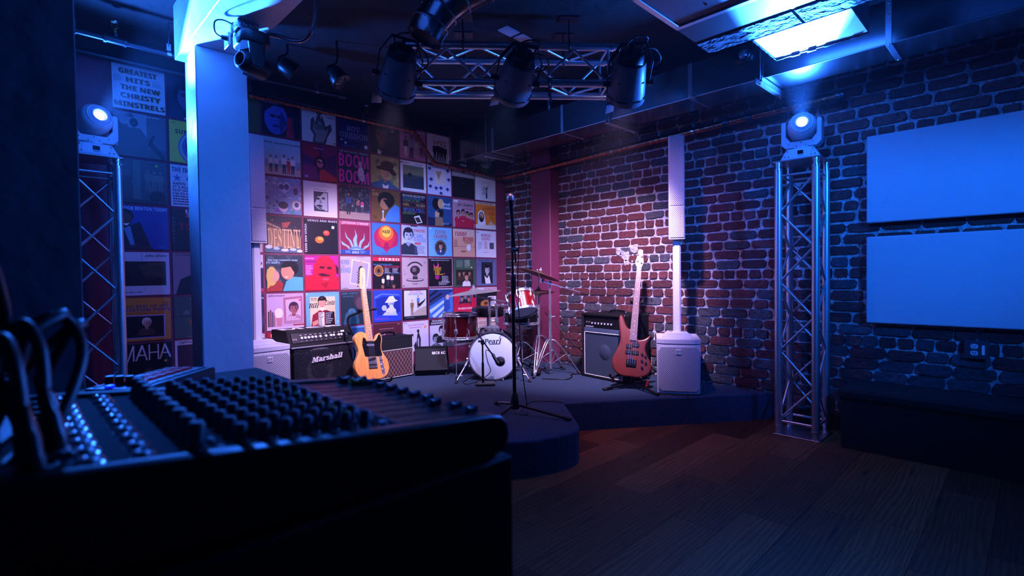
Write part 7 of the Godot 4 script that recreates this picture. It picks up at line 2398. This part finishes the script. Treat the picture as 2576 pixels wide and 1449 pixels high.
	c[Vector2i(5, 4)] = ["blue grey record sleeve with a large man's face and red capitals", "b #a8b0bc;f 26 34 24 #a0b0c8 #181c28 #202838;t 68 17 9 44 #b02838 TENNESSEE;t 66 34 13 38 #607ca8 CARL;t 70 48 13 48 #607ca8 PERKINS;r 50 56 24 7 #b05058;k 50 66 46 28 #50607c 7;r 34 0 26 4 #202430"]
	c[Vector2i(6, 4)] = ["light blue record sleeve with an oval portrait of a man in a suit", "b #6cb0d0;s 50 16 12 44 #a84038 FLOYD;s 50 31 12 56 #a84038 CRAMER;e 50 70 25 26 #2c2018;e 50 70 23 24 #a08058;e 50 70 21 22 #382c30;f 50 64 11 #c89c78 #241c18 #28406c;p #e0e4e8 46,80 50,78 54,80 50,88;k 18 40 66 4 #4880a0 1;r 6 4 6 4 #d8ecf4"]
	c[Vector2i(7, 4)] = ["orange and cream record sleeve with bouncing red capitals", "b #dca080;r 0 0 100 30 #d8b49c;r 0 62 100 2 #b87850;t 36 18 16 52 #b02830 FUNNY;t 68 36 16 46 #b02830 BONE;t 68 48 5 34 #803028 FAVORITES;k 5 40 20 26 #8a5040 8;e 46 80 14 3 #a06848;e 70 66 10 12 #e8e0d8"]
	c[Vector2i(8, 4)] = ["white record sleeve with two lines of magenta capitals", "b #dcd4d8;s 48 18 9 48 #b02860 MERMAN;s 48 31 10 42 #b02860 GYPSY;k 10 44 24 26 #a090a0 6;r 66 44 22 24 #50505c;n #dcd4d8 0 0;k 40 40 18 30 #c85878 6;k 36 80 24 4 #c05070 1;e 8 8 4 3 #888890"]
	c[Vector2i(-2, 5)] = ["white bordered record sleeve with a dark wide photograph left of the pillar", "b #c0c4d0;r 4 22 88 56 #201e20;p #3c3a30 40,30 92,22 92,60 50,56;p #545040 56,26 88,26 88,28 56,30;e 14 50 8 16 #0c0c10;i 74 9 8 42 #282c4c john illsley;r 46 2 1 18 #8088a0;i 24 92 4 40 #282c4c never told a soul;r 50 80 1 12 #8088a0"]
	c[Vector2i(-1, 5)] = ["dusty pink record sleeve with a dark shouldered figure beside the pillar", "b #8a7080;t 40 6 6 70 #4c3844 JOAN BAEZ;e 66 40 18 20 #3c2c34;p #1c1820 6,100 16,64 40,52 80,50 100,60 100,100"]
	c[Vector2i(0, 5)] = ["white record sleeve with a dark bar seen as a strip right of the pillar", "b #c0bcc4;t 84 24 8 26 #28242c WD;r 0 36 100 54 #20203c;r 0 90 100 10 #a83048"]
	c[Vector2i(1, 5)] = ["record sleeve of a blond woman and a smiling man in a pale blue shirt", "b #2a343c;n #3c4c50 20 10;p #58a8b8 44,100 54,72 74,60 100,62 100,100;e 64 36 24 22 #14100e;e 58 46 18 22 #c08868;p #14100e 40,26 80,22 84,44 74,46 66,32 44,36;p #983028 0,100 6,76 30,66 46,78 42,100;e 16 58 14 26 #c8a858;e 24 58 12 15 #c8947c;p #c8a858 4,40 22,36 16,80 4,92;p #e8e0d8 50,58 60,60 54,63;t 46 15 7 80 #a8d0e8 my cup runneth over;t 20 22 6 34 #a8d0e8 ED AMES;r 2 24 42 1 #486878"]
	c[Vector2i(2, 5)] = ["red and magenta record sleeve with a large laughing man's face", "b #a81c78;p #d81830 0,60 40,52 100,62 100,100 0,100;e 58 44 34 44 #d81830;e 50 34 8 4 #480c20;e 72 36 8 4 #480c20;p #480c20 36,54 50,50 78,58 66,60 48,60;p #480c20 90,24 100,36 98,56 92,50;p #a01028 44,80 70,76 60,96;e 60 68 10 4 #f04058;t 14 9 6 26 #d8b8e0 Buckley's Best;t 18 18 7 32 #580c58 Lord Buckley;k 3 28 22 28 #d0a0d8 9"]
	c[Vector2i(3, 5)] = ["tan record sleeve with blue capitals and a tilted framed photograph", "b #a89c98;s 15 18 14 26 #3c5c88 SONS;s 8 30 5 12 #3c5c88 of the;s 24 42 14 46 #3c6898 PIONEERS;p #c8c4c8 38,8 96,20 86,92 28,82;p #98909c 41,12 92,22 83,88 31,79;p #2a2830 54,84 58,36 66,26 74,36 80,86;e 66 22 6 8 #b08c78;i 14 96 4 20 #302c30 Tumbling;k 54 2 40 6 #8a7c80 1"]
	c[Vector2i(4, 5)] = ["black record sleeve with a red top band, gold disc and a vocal group", "b #100c12;r 0 2 100 12 #c01c34;t 58 8 8 74 #e8dce0 STEREO;s 36 24 6 66 #3c7cb0 Encore Of Golden Hits;s 66 31 7 58 #a83048 THE PLATTERS;e 21 44 17 18 #a87038;e 21 44 13 14 #704820;e 21 44 5 6 #201410;k 42 36 24 16 #b0b0bc 5;k 70 36 24 16 #b0b0bc 5;r 0 52 100 1 #3880a8;g 36 98 36 #d0ccd8 #d0ccd8 #181010 #8a5c44;g 54 92 42 #d0ccd8 #302830 #181010 #8a5c44;g 68 94 42 #c89488 #302830 #181010 #8a5c44;f 34 92 8 #8a5c44 #181010 #d8d4e0;f 74 92 8 #8a5c44 #181010 #d8d4e0"]
	c[Vector2i(5, 5)] = ["beige record sleeve with a black sketch of a bound sheaf", "b #a89490;n #b09c98 20 5;p #282024 20,28 26,22 34,17 44,14 56,14 66,17 74,22 80,28 77,30 70,25 62,20 50,18 38,20 30,25 23,30;e 50 42 19 15 #282024;n #a89490 0 0;p #282024 44,52 56,52 60,70 66,76 34,76 40,70;e 50 74 34 6 #282024;e 50 73 31 4 #a89490;p #302828 42,56 58,56 60,72 40,72;r 40 60 20 2 #a89490;k 40 34 20 14 #a89490 4;t 50 87 4 22 #302428 TRAFFIC;e 88 17 3 2 #4878c0;r 4 92 5 4 #504448"]
	c[Vector2i(6, 5)] = ["black record sleeve with yellow and pink jumbled capitals", "b #0c0a10;r 0 0 100 2 #d8d8dc;r 98 0 2 100 #d8d8dc;r 0 98 100 2 #d8d8dc;t 48 8 4 76 #c8c8d0 BARBRA STREISAND SYDNEY CHAPLIN;p #d83880 18,18 26,30 34,28 38,14 42,26 40,32 22,32;t 36 38 14 32 #d8a828 FUNNY;t 36 52 13 22 #d8a828 GIRL;p #d8a828 40,56 58,54 58,58;e 34 66 9 8 #982070;e 64 54 3 2 #d83880;k 54 62 34 22 #c0c0c8 6;k 40 82 50 12 #c0c0c8 4"]
	c[Vector2i(7, 5)] = ["green record sleeve with a rounded group photograph of young men", "b #3c5840;k 14 8 32 24 #88a088 7;s 62 9 7 24 #c8ccb0 GARY;s 62 17 7 24 #c8ccb0 LEWIS;s 62 24 5 24 #c8ccb0 AND THE;s 62 30 5 24 #b8a050 PLAYBOYS;e 82 32 3 3 #c8d0c8;r 10 40 80 56 #282420;n #282420 0 0;f 26 54 9 #a87858 #1c1410 #3c2c24;f 46 52 9 #a87858 #1c1410 #3c2c24;f 72 52 9 #a87858 #1c1410 #3c2c24;f 58 66 13 #c89478 #1c1410 #d8d4cc"]
	c[Vector2i(8, 5)] = ["slate blue record sleeve with a grey portrait of a man in a white shirt", "b #5c6484;t 50 6 4 84 #20243c TWELVE GREATEST HITS;r 24 12 56 80 #20222c;f 52 40 17 #b0b0b8 #101014 #15151a;p #d8d8dc 38,62 52,72 62,60 70,92 44,92;k 4 14 16 20 #48506c 5"]
	c[Vector2i(-2, 6)] = ["orange tan record sleeve with an ornate framed portrait of a white haired man", "b #c07c30;t 52 20 6 86 #3c3870 THE BEST OF THE;t 52 28 7 92 #283890 BOSTON POPS;k 12 34 76 6 #8a5820 2;r 10 40 78 54 #b8b8c8;r 12 42 74 50 #3c2c80;r 14 44 70 46 #18181c;f 52 58 11 #b89078 #d0ccc8 #4c3c3c;k 4 6 12 2 #503818 1;k 84 12 12 8 #503818 2"]
	c[Vector2i(-1, 6)] = ["grey green record sleeve with a bare bent arm beside the pillar", "b #48564e;n #586860 24 9;r 0 46 100 3 #303a36;p #8a5c44 30,58 46,46 70,40 74,48 52,56 44,66 62,84 58,90 34,70;e 84 50 26 44 #22282c"]
	c[Vector2i(0, 6)] = ["dark record sleeve seen as a strip behind the left speaker pole", "b #28283c;t 84 10 6 30 #b8b8c8 Solo;e 70 70 30 30 #3c3c50"]
	c[Vector2i(1, 6)] = ["pale mauve record sleeve with books, flowers and a framed portrait", "b #b89cb4;i 26 6 5 44 #28182c Aftertones;p #a06878 44,12 96,8 96,84 46,82;p #c0a8bc 50,18 92,15 92,76 52,76;f 72 42 16 #9c5c60 #3c2030 #a87c90;k 52 64 40 12 #d8c8d8 4;r 4 48 4 42 #3c2830;r 9 44 4 46 #6c3840;r 14 50 4 40 #483c50;r 19 52 3 38 #7c5048;e 32 54 11 14 #e0d4d8;p #b87480 24,66 42,66 39,90 27,90;r 0 90 100 10 #c8b4c4;r 70 86 30 4 #983038;r 86 18 7 4 #d82c3c"]
	c[Vector2i(2, 6)] = ["sky blue bordered record sleeve of a man playing an accordion", "b #68a8c8;n #88bcd4 40 5;r 13 13 74 87 #d4c898;t 24 18 4 18 #282428 TONY CABOT;t 24 23 3 16 #282428 presents;i 24 37 14 28 #282428 Bill;i 72 31 14 28 #282428 Costa;p #8a1c30 14,100 20,64 40,52 62,52 84,64 86,100;e 48 24 13 13 #18120e;e 48 30 11 14 #c89478;p #18120e 36,18 60,16 60,24 38,24;p #e4e0d8 40,48 48,56 56,48 54,44 42,44;r 36 58 18 40 #e4e4e0;k 36 60 17 36 #18161c 9;p #18161c 56,56 84,58 84,98 58,98;k 58 60 24 34 #c8c8d0 6;p #c89478 18,84 34,78 36,90 20,96"]
	c[Vector2i(3, 6)] = ["dark teal record sleeve of a shadowed singer behind the guitar neck", "b #1c2c34;t 32 7 7 60 #50707c JIM CROCE;t 24 15 4 34 #50707c LIFE AND TIMES;e 62 30 22 26 #3c3034;e 62 36 14 18 #584048;p #2c5868 6,100 14,66 34,52 50,62 60,100;e 34 60 12 9 #3c6c7c;p #1c2c34 60,60 100,40 100,100 56,100"]
	c[Vector2i(4, 6)] = ["cobalt blue record sleeve of a bearded man in a white hat in a car", "b #2440b0;p #5870d0 4,20 30,10 90,14 96,18 30,14 6,26;p #182c80 8,28 34,20 94,22 96,70 14,80;e 38 56 9 9 #a8b4e0;f 62 42 13 #8a98d0 #c0c8e8 #c0c8e8;p #c8d0ec 48,30 56,20 70,18 78,30 88,34 70,40 40,40;p #b0b8e0 28,82 40,70 76,66 88,84;e 64 60 9 14 #c0c8e8;t 30 91 5 52 #8c3c78 AMERICANA;p #2440b0 0,78 100,82 100,100 0,100;t 30 90 5 50 #8c3c78 AMERICANA"]
	c[Vector2i(5, 6)] = ["black bordered white record sleeve of two folk singers sitting on sand", "b #14141c;r 6 4 87 84 #c4c8d4;s 50 8 7 46 #b03048 IAN & SYLVIA;s 50 16 5 58 #3c5898 FOUR STRONG WINDS;p #a89c88 26,86 60,66 92,56 93,88 30,88;g 36 84 50 #806040 #806040 #a87848 #c89c80;g 60 62 42 #4878a8 #4c3428 #1c1410 #b88868;p #181418 56,52 84,36 90,28 86,40 66,58;k 10 92 40 3 #8890a0 1"]
	c[Vector2i(6, 6)] = ["blue record sleeve with slanting piano keys and a seated woman", "b #20386c;p #386cb0 0,60 100,10 100,80 40,100 0,100;p #a8c8e0 0,72 60,40 66,46 4,84;p #a8c8e0 10,92 70,54 76,60 20,100;p #a8c8e0 34,100 80,66 86,72 48,100;p #101828 0,40 50,14 54,20 0,48;p #101828 0,22 30,4 34,10 0,30;e 76 30 7 9 #d0a888;p #284890 64,42 84,40 88,70 70,84 60,78;r 62 28 2 60 #181c28;r 0 0 100 3 #c8d8e8"]
	c[Vector2i(7, 6)] = ["crimson record sleeve with a small square photograph of three dark haired people", "b #b01838;r 26 18 50 38 #28608c;f 36 38 9 #a87058 #281810 #201c24;f 52 30 9 #a87058 #281810 #201c24;f 66 40 9 #a87058 #281810 #201c24;r 26 56 50 44 #b01838;t 50 74 7 66 #ecd8d8 THE WEAD SISTERS"]
	c[Vector2i(8, 6)] = ["dark record sleeve with white capitals under the ride cymbal edge", "b #18141a;r 0 0 100 16 #c8c0c4;t 66 8 9 60 #a02838 QUALITY;e 44 62 26 14 #a86830;e 44 60 10 6 #502c18;r 56 34 40 44 #d0ccd0;k 60 38 32 34 #302c34 8"]
	c[Vector2i(-2, 7)] = ["black record sleeve with thin white angular capitals", "b #14141a;p #d8dce0 0,10 4,10 14,36 24,4 27,4 27,40 24,40 24,14 15,42 12,42;p #d8dce0 28,40 40,4 43,4 52,40 49,40 42,12 31,40;r 34 26 14 3 #d8dce0;r 54 4 3 36 #d8dce0;r 71 4 3 36 #d8dce0;r 54 21 20 3 #d8dce0;p #d8dce0 74,40 84,4 87,4 98,36 95,38 86,12 77,40;r 80 24 12 3 #d8dce0;r 84 42 6 5 #d0b028;e 54 74 14 16 #4a3c38"]
	c[Vector2i(-1, 7)] = ["white and red record sleeve with a dark photo beside the pillar", "b #c8c4c8;t 40 6 6 60 #20202c CAPITOL PRESENTS;r 6 12 40 80 #3c2030;n #c8c4c8 0 0;p #b02030 44,16 100,10 100,94 50,94;t 72 40 24 40 #e0d8dc JS"]
	c[Vector2i(0, 7)] = ["record sleeve with coloured stripes showing behind the left speaker", "b #c0b8b8;r 60 4 10 90 #b03040;r 72 4 8 90 #c8a030;r 82 4 8 90 #3c8a50"]
	c[Vector2i(1, 7)] = ["red record sleeve peeking out above the wide amplifier", "b #a82030;t 50 10 12 80 #e0d0c8 RED"]
	c[Vector2i(3, 7)] = ["blue record sleeve half hidden behind the blond guitar body", "b #2c5890;n #3c6ca0 20 8;r 0 0 100 6 #7098c0"]
	c[Vector2i(4, 7)] = ["maroon record sleeve with pale flourishing script above the diamond cloth amplifier", "b #4c2028;i 52 40 22 70 #c8a8a8 Liberace;k 20 16 60 4 #a08080 1;k 84 4 12 3 #c0a0a0 1;r 40 60 40 2 #a08080;p #c8a8a8 22,50 16,40 30,34 50,42 24,52"]
	c[Vector2i(5, 7)] = ["white record sleeve with a loose black ink sketch of figures", "b #c4bcd0;t 50 13 4 64 #a05070 SONGS FROM THE HEART;k 24 20 50 4 #a05070 1;p #28242c 50,96 54,46 60,36 68,60 66,96;p #28242c 40,80 50,66 52,96 44,96;e 58 34 5 6 #28242c;p #c4bcd0 56,60 60,56 61,90 57,90;p #28242c 34,44 38,40 40,46 36,48;r 26 34 8 1 #28242c;e 86 22 4 4 #d88030;t 10 5 4 12 #504c58 RCA"]
	c[Vector2i(6, 7)] = ["black and white record sleeve of people in suits beside the floor tom", "b #b4b4c0;r 0 0 100 20 #18181e;t 40 5 6 62 #d8d8e0 THE 5th DIMENSION;t 50 13 6 90 #d8d8e0 INDIVIDUALLY;f 24 66 16 #909098 #202026 #50505a;f 50 40 16 #a0a0a8 #14141a #1c1c22;f 76 60 16 #989aa2 #18181e #44444e"]
	c[Vector2i(7, 7)] = ["grey photo record sleeve hidden behind the floor tom", "b #3c3440;f 50 40 20 #7c7480 #1c181e #28242c;r 0 92 100 8 #807884"]
	c[Vector2i(8, 7)] = ["tan record sleeve with red capitals and a row of dark discs behind the drums", "b #b8a498;s 40 9 9 70 #b03038 MORE OF;s 50 26 9 86 #8a3830 GREATEST HITS;e 26 62 17 18 #28242c;e 26 62 9 10 #6c6870;e 64 62 17 18 #28242c;e 64 62 9 10 #6c6870;r 0 84 100 16 #90706c"]
	return c
